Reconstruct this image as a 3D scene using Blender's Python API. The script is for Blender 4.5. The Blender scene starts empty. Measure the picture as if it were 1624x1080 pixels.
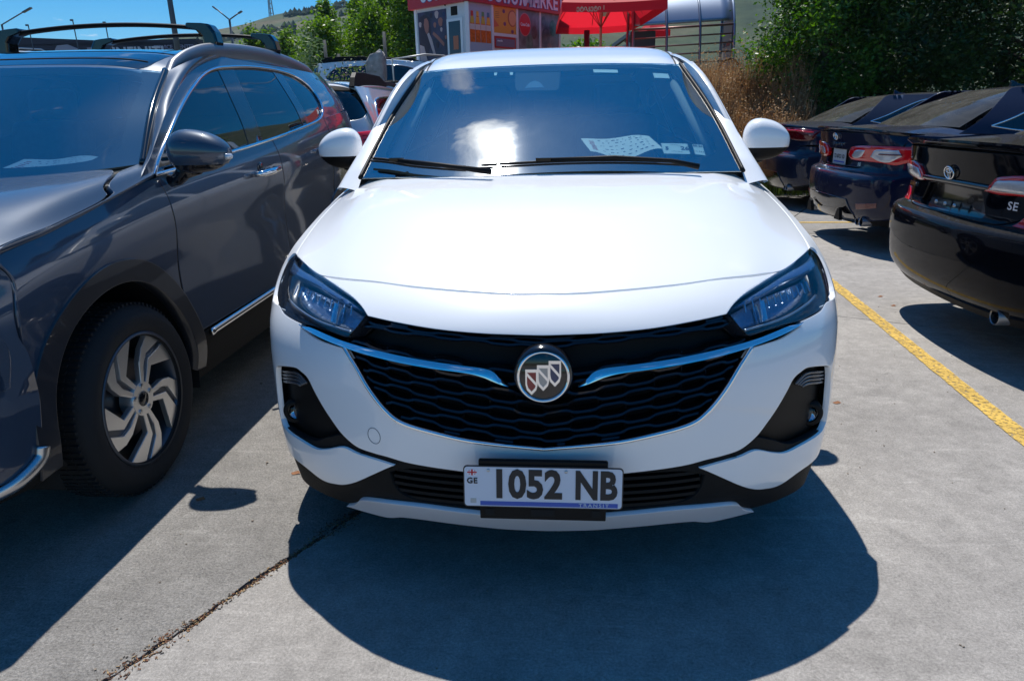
import bpy, bmesh, math, random
import numpy as np
from mathutils import Vector, Matrix, geometry
PI=math.pi; R=math.radians
random.seed(7); rng=np.random.default_rng(7)
scene=bpy.context.scene; COL=scene.collection
# ------------------------------------------------------------------ camera
cd=bpy.data.cameras.new('camera'); cam=bpy.data.objects.new('camera',cd); COL.objects.link(cam); scene.camera=cam
cd.sensor_fit='HORIZONTAL'; cd.sensor_width=36; cd.lens=36*1104.3/1624; cd.clip_start=.05; cd.clip_end=3000
_yaw,_pit,_rol=-.0701,.3131,-.0244
_f=Vector((math.sin(_yaw)*math.cos(_pit),math.cos(_yaw)*math.cos(_pit),-math.sin(_pit))); _r=Vector((math.cos(_yaw),-math.sin(_yaw),0)); _u=_r.cross(_f)
_r2=_r*math.cos(_rol)+_u*math.sin(_rol); _u2=-_r*math.sin(_rol)+_u*math.cos(_rol)
cam.matrix_world=Matrix(((_r2.x,_u2.x,-_f.x,.0375),(_r2.y,_u2.y,-_f.y,-1.6012),(_r2.z,_u2.z,-_f.z,1.302),(0,0,0,1)))
# ------------------------------------------------------------------ light, sky, exposure
SUN=Vector((-.122,.425,1)).normalized()
SUN_EL=math.asin(SUN.z); SUN_AZ=math.atan2(SUN.x,SUN.y)
w=bpy.data.worlds.new('World'); scene.world=w; w.use_nodes=True; nt=w.node_tree; nt.nodes.clear()
def N(nt,t,**k):
    n=nt.nodes.new(t)
    for a,b in k.items(): setattr(n,a,b)
    return n
out=N(nt,'ShaderNodeOutputWorld'); bg=N(nt,'ShaderNodeBackground'); sky=N(nt,'ShaderNodeTexSky')
sky.sky_type='NISHITA'; sky.sun_disc=False; sky.sun_elevation=SUN_EL; sky.sun_rotation=SUN_AZ; sky.air_density=1.0; sky.dust_density=.3; sky.ozone_density=1.8
bg.inputs['Strength'].default_value=.079
# small fair-weather clouds drawn into the sky
tc=N(nt,'ShaderNodeTexCoord'); sep=N(nt,'ShaderNodeSeparateXYZ'); mp=N(nt,'ShaderNodeCombineXYZ')
ad=N(nt,'ShaderNodeMath',operation='ADD'); ad.inputs[1].default_value=.12
dx=N(nt,'ShaderNodeMath',operation='DIVIDE'); dy=N(nt,'ShaderNodeMath',operation='DIVIDE')
L=nt.links
L.new(tc.outputs['Generated'],sep.inputs[0]); L.new(sep.outputs['Z'],ad.inputs[0])
L.new(sep.outputs['X'],dx.inputs[0]); L.new(ad.outputs[0],dx.inputs[1]); L.new(sep.outputs['Y'],dy.inputs[0]); L.new(ad.outputs[0],dy.inputs[1])
L.new(dx.outputs[0],mp.inputs[0]); L.new(dy.outputs[0],mp.inputs[1]); mp.inputs[2].default_value=3.7
nz=N(nt,'ShaderNodeTexNoise'); nz.inputs['Scale'].default_value=2.9; nz.inputs['Detail'].default_value=7; nz.inputs['Roughness'].default_value=.58
L.new(mp.outputs[0],nz.inputs['Vector'])
rp=N(nt,'ShaderNodeValToRGB'); rp.color_ramp.elements[0].position=.61; rp.color_ramp.elements[0].color=(0,0,0,1); rp.color_ramp.elements[1].position=.72; rp.color_ramp.elements[1].color=(.8,.8,.8,1)
L.new(nz.outputs['Fac'],rp.inputs[0])
mx=N(nt,'ShaderNodeMix',data_type='RGBA'); L.new(rp.outputs[0],mx.inputs[0]); hsv=N(nt,'ShaderNodeHueSaturation'); hsv.inputs['Saturation'].default_value=1.40; wb=N(nt,'ShaderNodeMix',data_type='RGBA',blend_type='MULTIPLY'); wb.inputs[0].default_value=1; wb.inputs[7].default_value=(.80,1.04,1.25,1); L.new(sky.outputs[0],wb.inputs[6]); L.new(wb.outputs[2],hsv.inputs['Color']); L.new(hsv.outputs[0],mx.inputs[6]); mx.inputs[7].default_value=(9.5,10.2,11.5,1)
# one small bright cloud standing close to the sun
vd=N(nt,'ShaderNodeVectorMath',operation='DOT_PRODUCT'); vd.inputs[1].default_value=Vector((-.150,.455,.885)).normalized(); L.new(tc.outputs['Generated'],vd.inputs[0])
n3=N(nt,'ShaderNodeTexNoise'); n3.inputs['Scale'].default_value=17; n3.inputs['Detail'].default_value=8; n3.inputs['Roughness'].default_value=.6; n3.inputs['Distortion'].default_value=.5; L.new(tc.outputs['Generated'],n3.inputs['Vector'])
c1=N(nt,'ShaderNodeMapRange'); c1.inputs[1].default_value=.9942; c1.inputs[2].default_value=1.0; c1.inputs[3].default_value=-.42; c1.inputs[4].default_value=.42; L.new(vd.outputs['Value'],c1.inputs[0])
c2=N(nt,'ShaderNodeMath',operation='ADD'); L.new(c1.outputs[0],c2.inputs[0]); L.new(n3.outputs['Fac'],c2.inputs[1])
c3=N(nt,'ShaderNodeMapRange'); c3.inputs[1].default_value=.50; c3.inputs[2].default_value=.95; L.new(c2.outputs[0],c3.inputs[0])
m4=N(nt,'ShaderNodeMix',data_type='RGBA'); L.new(c3.outputs[0],m4.inputs[0]); L.new(mx.outputs[2],m4.inputs[6]); m4.inputs[7].default_value=(20,21,22,1)
L.new(m4.outputs[2],bg.inputs['Color']); L.new(bg.outputs[0],out.inputs['Surface'])
sl=bpy.data.lights.new('sun','SUN'); sl.energy=5.0; sl.angle=R(.53); sl.color=(1,.965,.90)
so=bpy.data.objects.new('sun',sl); COL.objects.link(so); so.rotation_euler=SUN.to_track_quat('Z','Y').to_euler(); so.location=(0,0,30)
vs=scene.view_settings; vs.view_transform='Standard'; vs.look='None'; vs.exposure=.25; vs.gamma=1; vs.use_curve_mapping=False
scene.render.engine='CYCLES'; scene.cycles.max_bounces=8; scene.cycles.transparent_max_bounces=12; scene.cycles.sample_clamp_indirect=6
scene.render.resolution_x=1024; scene.render.resolution_y=680
# ------------------------------------------------------------------ smooth surfaces
def _cr(P,t):
    # Catmull-Rom along axis 0, P (n,...) t array in [0,1]
    n=len(P); x=np.clip(np.asarray(t,float),0,1)*(n-1); i=np.minimum(x.astype(int),n-2); f=(x-i)
    E=np.concatenate([[2*P[0]-P[1]],P,[2*P[-1]-P[-2]]],0)
    a,b,c,d=E[i],E[i+1],E[i+2],E[i+3]
    f=f.reshape(f.shape+(1,)*(P.ndim-1))
    return .5*((2*b)+(-a+c)*f+(2*a-5*b+4*c-d)*f*f+(-a+3*b-3*c+d)*f**3)
class Net:
    """smooth surface through a grid of points; u across (mirrored through x=0 when sym), v along"""
    def __init__(s,rows,sym=True):
        P=np.array(rows,float)            # R,C,3
        if sym:
            M=P[:,:0:-1].copy(); M[...,0]*=-1; P=np.concatenate([M,P],1)
        s.P=P; s.sym=sym
        s.su=float(np.mean(np.sum(np.linalg.norm(np.diff(P,axis=1),axis=2),1)))/(2 if sym else 1)
        s.sv=float(np.mean(np.sum(np.linalg.norm(np.diff(P,axis=0),axis=2),0)))
    def __call__(s,u,v):
        u=np.asarray(u,float).ravel(); v=np.asarray(v,float).ravel()
        t=(u+1)/2 if s.sym else u
        n=s.P.shape[1]; x=np.clip(t,0,1)*(n-1); i=np.minimum(x.astype(int),n-2); f=(x-i)[:,None]
        A=_cr(s.P,v)                       # N,C,3
        E=np.concatenate([2*A[:,:1]-A[:,1:2],A,2*A[:,-1:]-A[:,-2:-1]],1)
        k=np.arange(len(x)); a,b,c,d=E[k,i],E[k,i+1],E[k,i+2],E[k,i+3]
        return .5*((2*b)+(-a+c)*f+(2*a-5*b+4*c-d)*f*f+(-a+3*b-3*c+d)*f**3)
    def normal(s,u,v):
        e=2e-3; u=np.asarray(u,float).ravel(); v=np.asarray(v,float).ravel(); lo=-1 if s.sym else 0
        u0=np.clip(u-e,lo,1);u1=np.clip(u+e,lo,1);v0=np.clip(v-e,0,1);v1=np.clip(v+e,0,1)
        n=np.cross(s(u1,v)-s(u0,v),s(u,v1)-s(u,v0)); return n/np.maximum(np.linalg.norm(n,axis=1)[:,None],1e-12)
def rows(*R): return [list(r) for r in R]
X7=(0,.2,.4,.56,.70,.80,.87)
def prow(xs,ys,zs):
    if not hasattr(zs,'__len__'): zs=[zs]*len(xs)
    return [(x,y,z) for x,y,z in zip(xs,ys,zs)]
NET={}
NET['w_nose']=Net([
 prow((0,.2,.4,.56,.70,.81,.865),(.08,.085,.12,.19,.28,.385,.525),(.205,.205,.203,.195,.182,.178,.185)),
 prow((0,.2,.4,.56,.71,.83,.888),(.02,.03,.07,.145,.25,.37,.53),.30),
 prow((0,.2,.4,.56,.71,.835,.897),(.01,.02,.06,.135,.24,.36,.52),.42),
 prow((0,.2,.4,.56,.71,.835,.902),(0,.01,.055,.13,.235,.36,.52),.52),
 prow((0,.2,.4,.56,.71,.835,.902),(0,.012,.06,.135,.24,.365,.53),.64),
 prow((0,.2,.4,.56,.71,.835,.902),(.015,.03,.085,.165,.275,.40,.56),(.745,.745,.74,.735,.73,.73,.735)),
 prow((0,.2,.4,.56,.70,.815,.888),(.045,.06,.12,.21,.33,.46,.62),(.805,.805,.80,.795,.80,.81,.82)),
 prow((0,.2,.4,.56,.69,.805,.872),(.12,.14,.20,.30,.43,.56,.70),(.862,.862,.86,.857,.86,.87,.88)),
 prow((0,.2,.4,.56,.68,.79,.86),(.27,.29,.35,.44,.55,.68,.80),(.925,.925,.922,.917,.915,.915,.92)),
 prow((0,.2,.4,.56,.68,.78,.852),(.55,.56,.60,.67,.75,.84,.93),(1.01,1.01,1.007,.998,.985,.965,.955)),
 prow((0,.2,.4,.56,.67,.765,.842),(.82,.83,.85,.89,.94,1.0,1.05),(1.06,1.06,1.058,1.05,1.038,1.01,.985)),
 prow((0,.2,.4,.56,.66,.75,.83),(1.1,1.1,1.12,1.15,1.18,1.22,1.25),(1.10,1.10,1.10,1.095,1.085,1.06,1.02))])
NET['w_ws']=Net([
 prow((0,.25,.45,.61,.725),(1.02,1.028,1.05,1.085,1.12),(1.085,1.085,1.085,1.083,1.08)),
 prow((0,.25,.44,.58,.668),(1.42,1.427,1.445,1.470,1.492),(1.325,1.323,1.318,1.311,1.304)),
 prow((0,.25,.42,.53,.595),(1.85,1.854,1.865,1.878,1.889),(1.52,1.518,1.515,1.511,1.507))])
def roofnet(ys,zs,xe,dz,wf):
    return Net([prow([x*w for x in xe],[y+ (abs(x)/xe[-1])**2*.05*(1 if i==0 else 0) for x in xe],[z+d for d in dz]) for i,(y,z,w) in enumerate(zip(ys,zs,wf))])
NET['w_roof']=roofnet((1.85,2.05,2.4,3.0,3.6,4.0,4.2),(1.52,1.575,1.635,1.655,1.63,1.58,1.53),(0,.25,.42,.54,.61),(0,-.002,-.008,-.018,-.04),(.99,.99,1,1,1,.98,.95))
# santa-fe-like suv (local: nose centre at origin)
NET['s_nose']=Net([
 prow((0,.25,.5,.66,.80,.90,.93),(.10,.11,.15,.21,.30,.42,.56),(.26,.26,.26,.27,.28,.30,.31)),
 prow((0,.25,.5,.66,.80,.90,.94),(.03,.04,.08,.13,.21,.34,.52),(.38,.38,.38,.38,.38,.38,.38)),
 prow((0,.25,.5,.66,.80,.90,.945),(.0,.01,.05,.10,.19,.32,.50),.52),
 prow((0,.25,.5,.66,.80,.90,.945),(.0,.01,.05,.10,.19,.32,.50),.66),
 prow((0,.25,.5,.66,.80,.90,.945),(.01,.02,.06,.12,.21,.33,.50),.80),
 prow((0,.25,.5,.66,.79,.885,.94),(.04,.05,.10,.16,.25,.37,.52),(.93,.93,.92,.91,.90,.90,.90)),
 prow((0,.25,.5,.66,.78,.87,.93),(.14,.15,.20,.25,.32,.41,.50),(1.02,1.02,1.015,1.01,1.0,.995,.985)),
 prow((0,.25,.5,.66,.78,.87,.93),(.45,.46,.48,.53,.59,.66,.75),(1.085,1.085,1.08,1.075,1.065,1.047,1.02)),
 prow((0,.25,.5,.66,.78,.87,.925),(.78,.79,.81,.85,.89,.94,1.0),(1.115,1.115,1.115,1.115,1.112,1.10,1.06)),
 prow((0,.25,.5,.66,.78,.87,.91),(1.10,1.12,1.18,1.26,1.33,1.38,1.42),(1.13,1.13,1.135,1.145,1.155,1.155,1.135))])
NET['s_ws']=Net([
 prow((0,.3,.55,.72,.85),(1.06,1.09,1.16,1.26,1.36),(1.115,1.115,1.12,1.14,1.155)),
 prow((0,.28,.5,.66,.775),(1.43,1.45,1.49,1.555,1.62),(1.35,1.35,1.35,1.355,1.355)),
 prow((0,.25,.45,.60,.70),(1.82,1.825,1.84,1.87,1.91),(1.545,1.545,1.54,1.53,1.52))])
NET['s_roof']=roofnet((1.82,2.0,2.25,3.0,3.8,4.3,4.55),(1.545,1.605,1.65,1.69,1.68,1.62,1.55),(0,.3,.5,.62,.71),(0,-.003,-.012,-.03,-.06),(.98,1,1,1,.99,.95,.88))
def sidenet(ys,tops,xs,fr,xf,zb=.24):
    """u along y (front->rear), v up"""
    return Net([[(xs[j]*xf[i] if not callable(xf) else 0,y,zb+fr[i]*(tops[j]-zb)) for j,y in enumerate(ys)] for i in range(len(fr))],sym=False)
NET['s_side']=sidenet((.30,.60,.93,1.3,1.7,2.4,3.1,3.8,4.4,4.7),(.95,1.0,1.048,1.10,1.14,1.20,1.27,1.33,1.36,1.36),
   (.925,.947,.952,.952,.95,.95,.952,.945,.89,.76),(0,.2,.42,.60,.78,.90,1),(.955,.993,.984,.982,1.0,.990,.955))
def gsidenet(ys,belts,top,xb,fr,xf,xs):
    return Net([[(xf[i]*xs[j],y,belts[j]+fr[i]*(top-belts[j])) for j,y in enumerate(ys)] for i in range(len(fr))],sym=False)
NET['s_gside']=gsidenet((1.15,1.5,2.0,2.6,3.2,3.8,4.3,4.75),(1.10,1.125,1.165,1.215,1.27,1.32,1.36,1.38),1.62,None,(0,.3,.65,1),(.908,.87,.80,.715),(1,1,1,1,1,.985,.94,.83))
# sedan (local: centre of rear face at origin, y forward)
_cy=(0,.008,.03,.065,.125,.25,.50)
def _ct(dy,z,dx=0,zz=(0,0,0,0,0,0,0),k=1):
    return [(x+dx*(x/.9),y*k+dy,z+q) for x,y,q in zip((0,.25,.45,.62,.76,.86,.905),_cy,zz)]
NET['c_tail']=Net([_ct(.12,.24,-.03,(0,0,0,0,.01,.02,.03)),_ct(.03,.36),_ct(0,.54,.005),_ct(.006,.69,.004),_ct(.082,.738),_ct(.095,.87,-.003),
 _ct(.07,1.0,-.012,(0,0,0,-.01,-.02,-.03,-.035)),_ct(.04,1.10,-.035,(0,0,-.003,-.01,-.025,-.045,-.065),1.15)])
NET['c_deck']=Net([
 _ct(.04,1.10,-.035,(0,0,-.003,-.01,-.025,-.045,-.065),1.15),
 prow((0,.25,.45,.58,.68,.77,.85),(.28,.29,.32,.37,.46,.60,.78),(1.11,1.11,1.108,1.10,1.09,1.065,1.04)),
 prow((0,.25,.42,.55,.65,.74,.83),(.60,.61,.64,.70,.78,.86,.95),(1.13,1.13,1.128,1.12,1.11,1.085,1.05))])
NET['c_bglass']=Net([
 prow((0,.25,.45,.6,.70),(.57,.58,.63,.72,.83),(1.122,1.122,1.12,1.115,1.105)),
 prow((0,.25,.42,.54,.63),(.98,.985,1.01,1.06,1.13),(1.295,1.295,1.29,1.28,1.265)),
 prow((0,.22,.38,.48,.56),(1.42,1.42,1.435,1.46,1.50),(1.425,1.424,1.42,1.41,1.395))])
NET['c_roof']=Net([prow([x*w for x in (0,.22,.38,.48,.575)],[y+.08*(x/.575)**2*(i==0) for x in (0,.22,.38,.48,.575)],[z+d for d in (0,-.001,-.006,-.016,-.035)]) for i,(y,z,w) in enumerate(zip((1.42,1.7,2.1,2.6,2.85,3.1,3.7),(1.425,1.45,1.46,1.44,1.41,1.34,1.04),(1,1,1,1,1,1.05,1.25)))])
NET['c_side']=sidenet((.60,.9,1.3,1.9,2.6,3.3,3.9,4.4,4.75),(1.03,1.045,1.03,1.0,.98,.96,.92,.84,.74),
   (.91,.915,.92,.92,.92,.92,.915,.88,.76),(0,.2,.45,.65,.8,.92,1),(.96,.985,.995,1.0,.99,.975,.945),zb=.24)
NET['c_gside']=gsidenet((.75,1.1,1.5,2.0,2.6,3.2,3.7),(1.06,1.045,1.03,1.01,1.0,.98,.97),1.43,None,(0,.3,.65,1),(.86,.80,.70,.575),(1,1,1,1,1,1,1.0))
NET['w_side']=sidenet((.53,.8,1.15,1.6,2.2,2.8,3.3,3.8,4.2),(.79,.905,.995,1.05,1.08,1.11,1.13,1.15,1.15),
   (.897,.905,.895,.885,.885,.892,.90,.88,.80),(0,.2,.45,.65,.8,.92,1),(.965,.985,.995,1.0,.99,.975,.95),zb=.24)
NET['w_gside']=gsidenet((1.15,1.5,2.0,2.6,3.2,3.8,4.2),(1.04,1.06,1.08,1.10,1.12,1.14,1.15),1.58,None,(0,.3,.65,1),(.832,.755,.68,.605),(1,1,1,1,1,.97,.92))

_ty=(0,.01,.03,.07,.14,.27,.5)
def _tt(dy,z,w=1,dz=(0,0,0,0,0,0,0)):
    return [(x*w,y*(.8 if w<.95 else 1)+dy,z+q) for x,y,q in zip((0,.3,.5,.66,.79,.875,.92),_ty,dz)]
NET['t_tail']=Net([_tt(.14,.26,.95),_tt(.03,.38,.99),_tt(0,.58),_tt(.02,.8),_tt(.05,.98),_tt(.09,1.10,.985),_tt(.18,1.30,.92),_tt(.28,1.50,.84),_tt(.35,1.60,.79,(0,0,-.005,-.012,-.03,-.05,-.07)),_tt(.5,1.645,.77,(0,0,-.005,-.012,-.03,-.05,-.07))])
NET['t_side']=sidenet((.5,.9,1.3,1.9,2.6,3.3,3.9,4.3,4.7),(1.10,1.09,1.08,1.06,1.04,1.02,.98,.93,.85),(.92,.925,.93,.93,.93,.93,.925,.90,.78),(0,.2,.45,.65,.8,.92,1),(.96,.985,.995,1.0,.995,.99,.985),zb=.24)
NET['t_gside']=gsidenet((.45,.8,1.3,2.0,2.6,3.2,3.7),(1.10,1.09,1.08,1.06,1.04,1.03,1.02),1.60,None,(0,.3,.65,1),(.905,.87,.80,.715),(.985,1,1,1,1,1,1.0))

for _k in ('s_side','s_gside','s_roof'):
    P=NET[_k].P; y=P[...,1]; P[...,1]=np.where(y>2.6,2.6+(y-2.6)*.86,y)

NET['t_roof']=roofnet((.49,.9,1.6,2.4,3.0,3.25),(1.648,1.675,1.69,1.67,1.60,1.54),(0,.3,.5,.62,.715),(0,-.003,-.012,-.03,-.06),(.99,1,1,1,.99,.98))

TR={"hl":[[0.8772,0.6554],[0.7846,0.6485],[0.6589,0.6356],[0.5508,0.6263],[0.4748,0.6074],[0.4248,0.5802],[0.4053,0.5549],[0.4303,0.5114],[0.4591,0.4673],[0.5031,0.4683],[0.5472,0.4748],[0.6004,0.4766],[0.6571,0.4748],[0.7097,0.4795],[0.7629,0.4852],[0.8094,0.4973],[0.8843,0.5218],[0.9239,0.5625],[0.9269,0.6118]],"hl_refl":[[0.7728,0.5873],[0.6435,0.5911],[0.5106,0.582],[0.4296,0.5578],[0.4431,0.5283],[0.4627,0.4935],[0.536,0.5043],[0.6593,0.5217],[0.7408,0.5499]],"hl_guide":[[0.8646,0.591],[0.8993,0.6353],[0.6724,0.6239],[0.5087,0.5997],[0.4248,0.5684],[0.5026,0.5816],[0.6506,0.5997],[0.7902,0.5979]],"hl_div":[[0.5409,0.5737],[0.5297,0.5742],[0.5315,0.5077],[0.5417,0.5076]],"nosep":[[-0.0038,0.6398],[0.0702,0.6386],[0.1671,0.6421],[0.2822,0.6473],[0.4114,0.6512],[0.6399,0.6325],[0.5478,0.621],[0.4731,0.602],[0.4288,0.5777],[0.4026,0.5512],[0.3101,0.5393],[0.2133,0.5244],[0.1231,0.5166],[0.0536,0.5144],[-0.0046,0.5124]],"cover":[[-0.0042,0.2454],[0.04,0.2483],[0.1073,0.2532],[0.1659,0.2596],[0.2202,0.2688],[0.2612,0.2791],[0.3052,0.2852],[0.3475,0.3069],[0.3921,0.3442],[0.4302,0.3862],[0.467,0.4275],[0.4784,0.4308],[0.5367,0.4354],[0.5873,0.4411],[0.6528,0.4584],[0.6563,0.472],[0.7082,0.4759],[0.7608,0.4819],[0.8124,0.4946],[1,0.465],[1,0.4],[1,0.3],[1,0.12],[0.85,0.0857],[0.7225,0.0767],[0.6275,0.0629],[0.5621,0.0719],[0.5119,0.0885],[0.4161,0.135],[0.3391,0.172],[0.3869,0.1761],[0.4632,0.1788],[0.5132,0.1828],[0.5798,0.161],[0.6326,0.1485],[0.7131,0.1497],[0.8074,0.154],[0.8412,0.168],[0.838,0.2167],[0.8308,0.2764],[0.8141,0.3145],[0.7899,0.33],[0.6867,0.3474],[0.6521,0.3439],[0.6243,0.3351],[0.6039,0.3142],[0.5779,0.2883],[0.5438,0.256],[0.5066,0.2211],[0.4593,0.1977],[0.401,0.1923],[0.3553,0.1902],[0.2966,0.1832],[0.1787,0.176],[0.0869,0.1708],[-0.0035,0.1684]],"pocket":[[0.8282,0.3261],[0.6858,0.352],[0.6391,0.3492],[0.5949,0.3186],[0.5384,0.2591],[0.4989,0.2251],[0.4376,0.1922],[0.4756,0.1704],[0.5812,0.1543],[0.6343,0.1418],[0.7265,0.1413],[0.8625,0.1357],[0.8625,0.2071]],"wing":[[0.6586,0.4687],[0.5904,0.4664],[0.4905,0.4511],[0.3635,0.4384],[0.2581,0.427],[0.1689,0.4196],[0.1235,0.4155],[0.1025,0.4083],[0.0896,0.3956],[0.0715,0.3818],[0.0846,0.3829],[0.1069,0.3887],[0.1306,0.3969],[0.1693,0.4042],[0.2584,0.4102],[0.3636,0.4201],[0.4739,0.4314],[0.588,0.4481],[0.6468,0.4595]],"grline":[[0.4716,0.4333],[0.43,0.392],[0.3915,0.3495],[0.347,0.3122],[0.3047,0.2908],[0.2198,0.2748],[0.1656,0.266],[0.1071,0.2598],[0.0399,0.2534],[-0.0029,0.2489]],"ws":[[0,0],[1,0],[1,0.25],[1,0.6],[1,1],[0,1]],"wsclear":[[-0.0017,0.9197],[0.2669,0.9404],[0.5388,0.9593],[0.7359,0.9384],[0.8169,0.8617],[0.8305,0.7043],[0.8349,0.482],[0.8582,0.314],[0.8633,0.2035],[0.8445,0.1591],[0.7537,0.1273],[0.4475,0.1172],[0.2108,0.1189],[-0.0067,0.1237]],"st_a":[[0.4819,0.2206],[0.6441,0.2156],[0.6448,0.1369],[0.4874,0.1434]],"st_b":[[0.6729,0.2111],[0.7505,0.2068],[0.7465,0.1272],[0.6737,0.1367]],"st_c":[[0.1903,0.9368],[0.3245,0.929],[0.3245,0.8891],[0.1918,0.8965]],"st_d":[[0.5691,0.8907],[0.7269,0.8844],[0.7179,0.827],[0.5669,0.8289]],"st_e":[[-0.2557,0.9312],[-0.2355,0.933],[-0.2363,0.897],[-0.2529,0.8947]],"st_f":[[-0.1766,0.9304],[-0.1592,0.9284],[-0.1577,0.8921],[-0.175,0.894]],"sensor":[[-0.156,0.9927],[0.0519,0.9806],[0.0458,0.7375],[0.0325,0.7019],[-0.1342,0.709],[-0.1464,0.747]],"wip1":[[-0.9575,0.1008],[-0.7609,0.0811],[-0.5581,0.0446],[-0.3107,0.0146]],"wip2":[[-0.2838,0.0269],[-0.158,0.0363],[0.0141,0.0474],[0.2093,0.0485],[0.3996,0.037],[0.5935,0.0179]],"s_win":[[0.0838,0.0052],[0.1087,0.1076],[0.1457,0.2441],[0.1938,0.4116],[0.2386,0.5517],[0.2809,0.6739],[0.3178,0.7736],[0.3556,0.8431],[0.403,0.8849],[0.4815,0.9206],[0.5771,0.9184],[0.6487,0.8533],[0.686,0.6712],[0.6886,0.4141],[0.6699,0.155],[0.6351,0.0281],[0.56,0.0],[0.38,0.0],[0.23,0.0],[0.15,0.0]],"s_win1":[[0.0838,0.0052],[0.1087,0.1076],[0.1457,0.2441],[0.1938,0.4116],[0.2386,0.5517],[0.2809,0.6739],[0.3178,0.7736],[0.3556,0.8431],[0.3667,0.8545],[0.3518,0.4871],[0.3443,0.0294],[0.23,0.0],[0.1473,0.002]],"s_win2":[[0.4113,0.8816],[0.4796,0.9115],[0.5616,0.9112],[0.5534,0.5459],[0.55,0.0],[0.3815,0.0117],[0.3899,0.475]],"s_win3":[[0.5981,0.8976],[0.6458,0.8408],[0.6829,0.6588],[0.6847,0.4158],[0.6628,0.1625],[0.6315,0.0596],[0.5802,0.0115],[0.5854,0.5383]],"n_r":[[0.2142,0.7205],[0.2952,0.799],[0.3599,0.8167],[0.4515,0.8329],[0.5603,0.8452],[0.6373,0.8203],[0.6465,0.7228],[0.4473,0.7169],[0.3025,0.7103]],"m_r":[[0.1541,0.7159],[0.2134,0.7924],[0.6716,0.837],[0.9069,0.8387],[0.8795,0.7408],[0.8564,0.6696],[0.7559,0.6416],[0.6044,0.658],[0.3547,0.6618],[0.2015,0.6685]],"f_r":[[0.2041,0.9237],[0.711,0.9569],[0.9037,0.9367],[0.8265,0.7608],[0.7025,0.7348],[0.3441,0.7789]],"a_glass":[[0.2865,0.9371],[0.4732,0.9343],[0.6336,0.9577],[0.81,0.9542],[0.939,0.7894],[0.9339,0.7434],[0.8411,0.6921],[0.7459,0.6684],[0.5345,0.6547],[0.3486,0.6478]]}
# ------------------------------------------------------------------ materials
MATS={}
def mat(name,col,rough=.5,metal=0,coat=0,spec=.5,bump=0,bscale=80,var=0,vscale=6,emit=None,flake=0,coat_rough=.03,detail=6,aniso=0):
    if name in MATS: return MATS[name]
    m=bpy.data.materials.new(name); m.use_nodes=True; t=m.node_tree; b=t.nodes['Principled BSDF']
    b.inputs['Base Color'].default_value=(*col,1); b.inputs['Roughness'].default_value=rough; b.inputs['Metallic'].default_value=metal
    b.inputs['Coat Weight'].default_value=coat; b.inputs['Coat Roughness'].default_value=coat_rough; b.inputs['Specular IOR Level'].default_value=spec
    c=N(t,'ShaderNodeTexCoord')
    if var:
        n=N(t,'ShaderNodeTexNoise'); n.inputs['Scale'].default_value=vscale; n.inputs['Detail'].default_value=detail; t.links.new(c.outputs['Object'],n.inputs['Vector'])
        h=N(t,'ShaderNodeHueSaturation'); h.inputs['Color'].default_value=(*col,1)
        mr=N(t,'ShaderNodeMapRange'); mr.inputs[1].default_value=.3; mr.inputs[2].default_value=.7; mr.inputs[3].default_value=1-var; mr.inputs[4].default_value=1+var
        t.links.new(n.outputs['Fac'],mr.inputs[0]); t.links.new(mr.outputs[0],h.inputs['Value']); t.links.new(h.outputs[0],b.inputs['Base Color'])
    if bump:
        n=N(t,'ShaderNodeTexNoise'); n.inputs['Scale'].default_value=bscale; n.inputs['Detail'].default_value=3; t.links.new(c.outputs['Object'],n.inputs['Vector'])
        bp=N(t,'ShaderNodeBump'); bp.inputs['Strength'].default_value=bump; bp.inputs['Distance'].default_value=.004; t.links.new(n.outputs['Fac'],bp.inputs['Height']); t.links.new(bp.outputs[0],b.inputs['Normal'])
    if emit: b.inputs['Emission Color'].default_value=(*emit,1); b.inputs['Emission Strength'].default_value=1
    MATS[name]=m; return m
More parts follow.
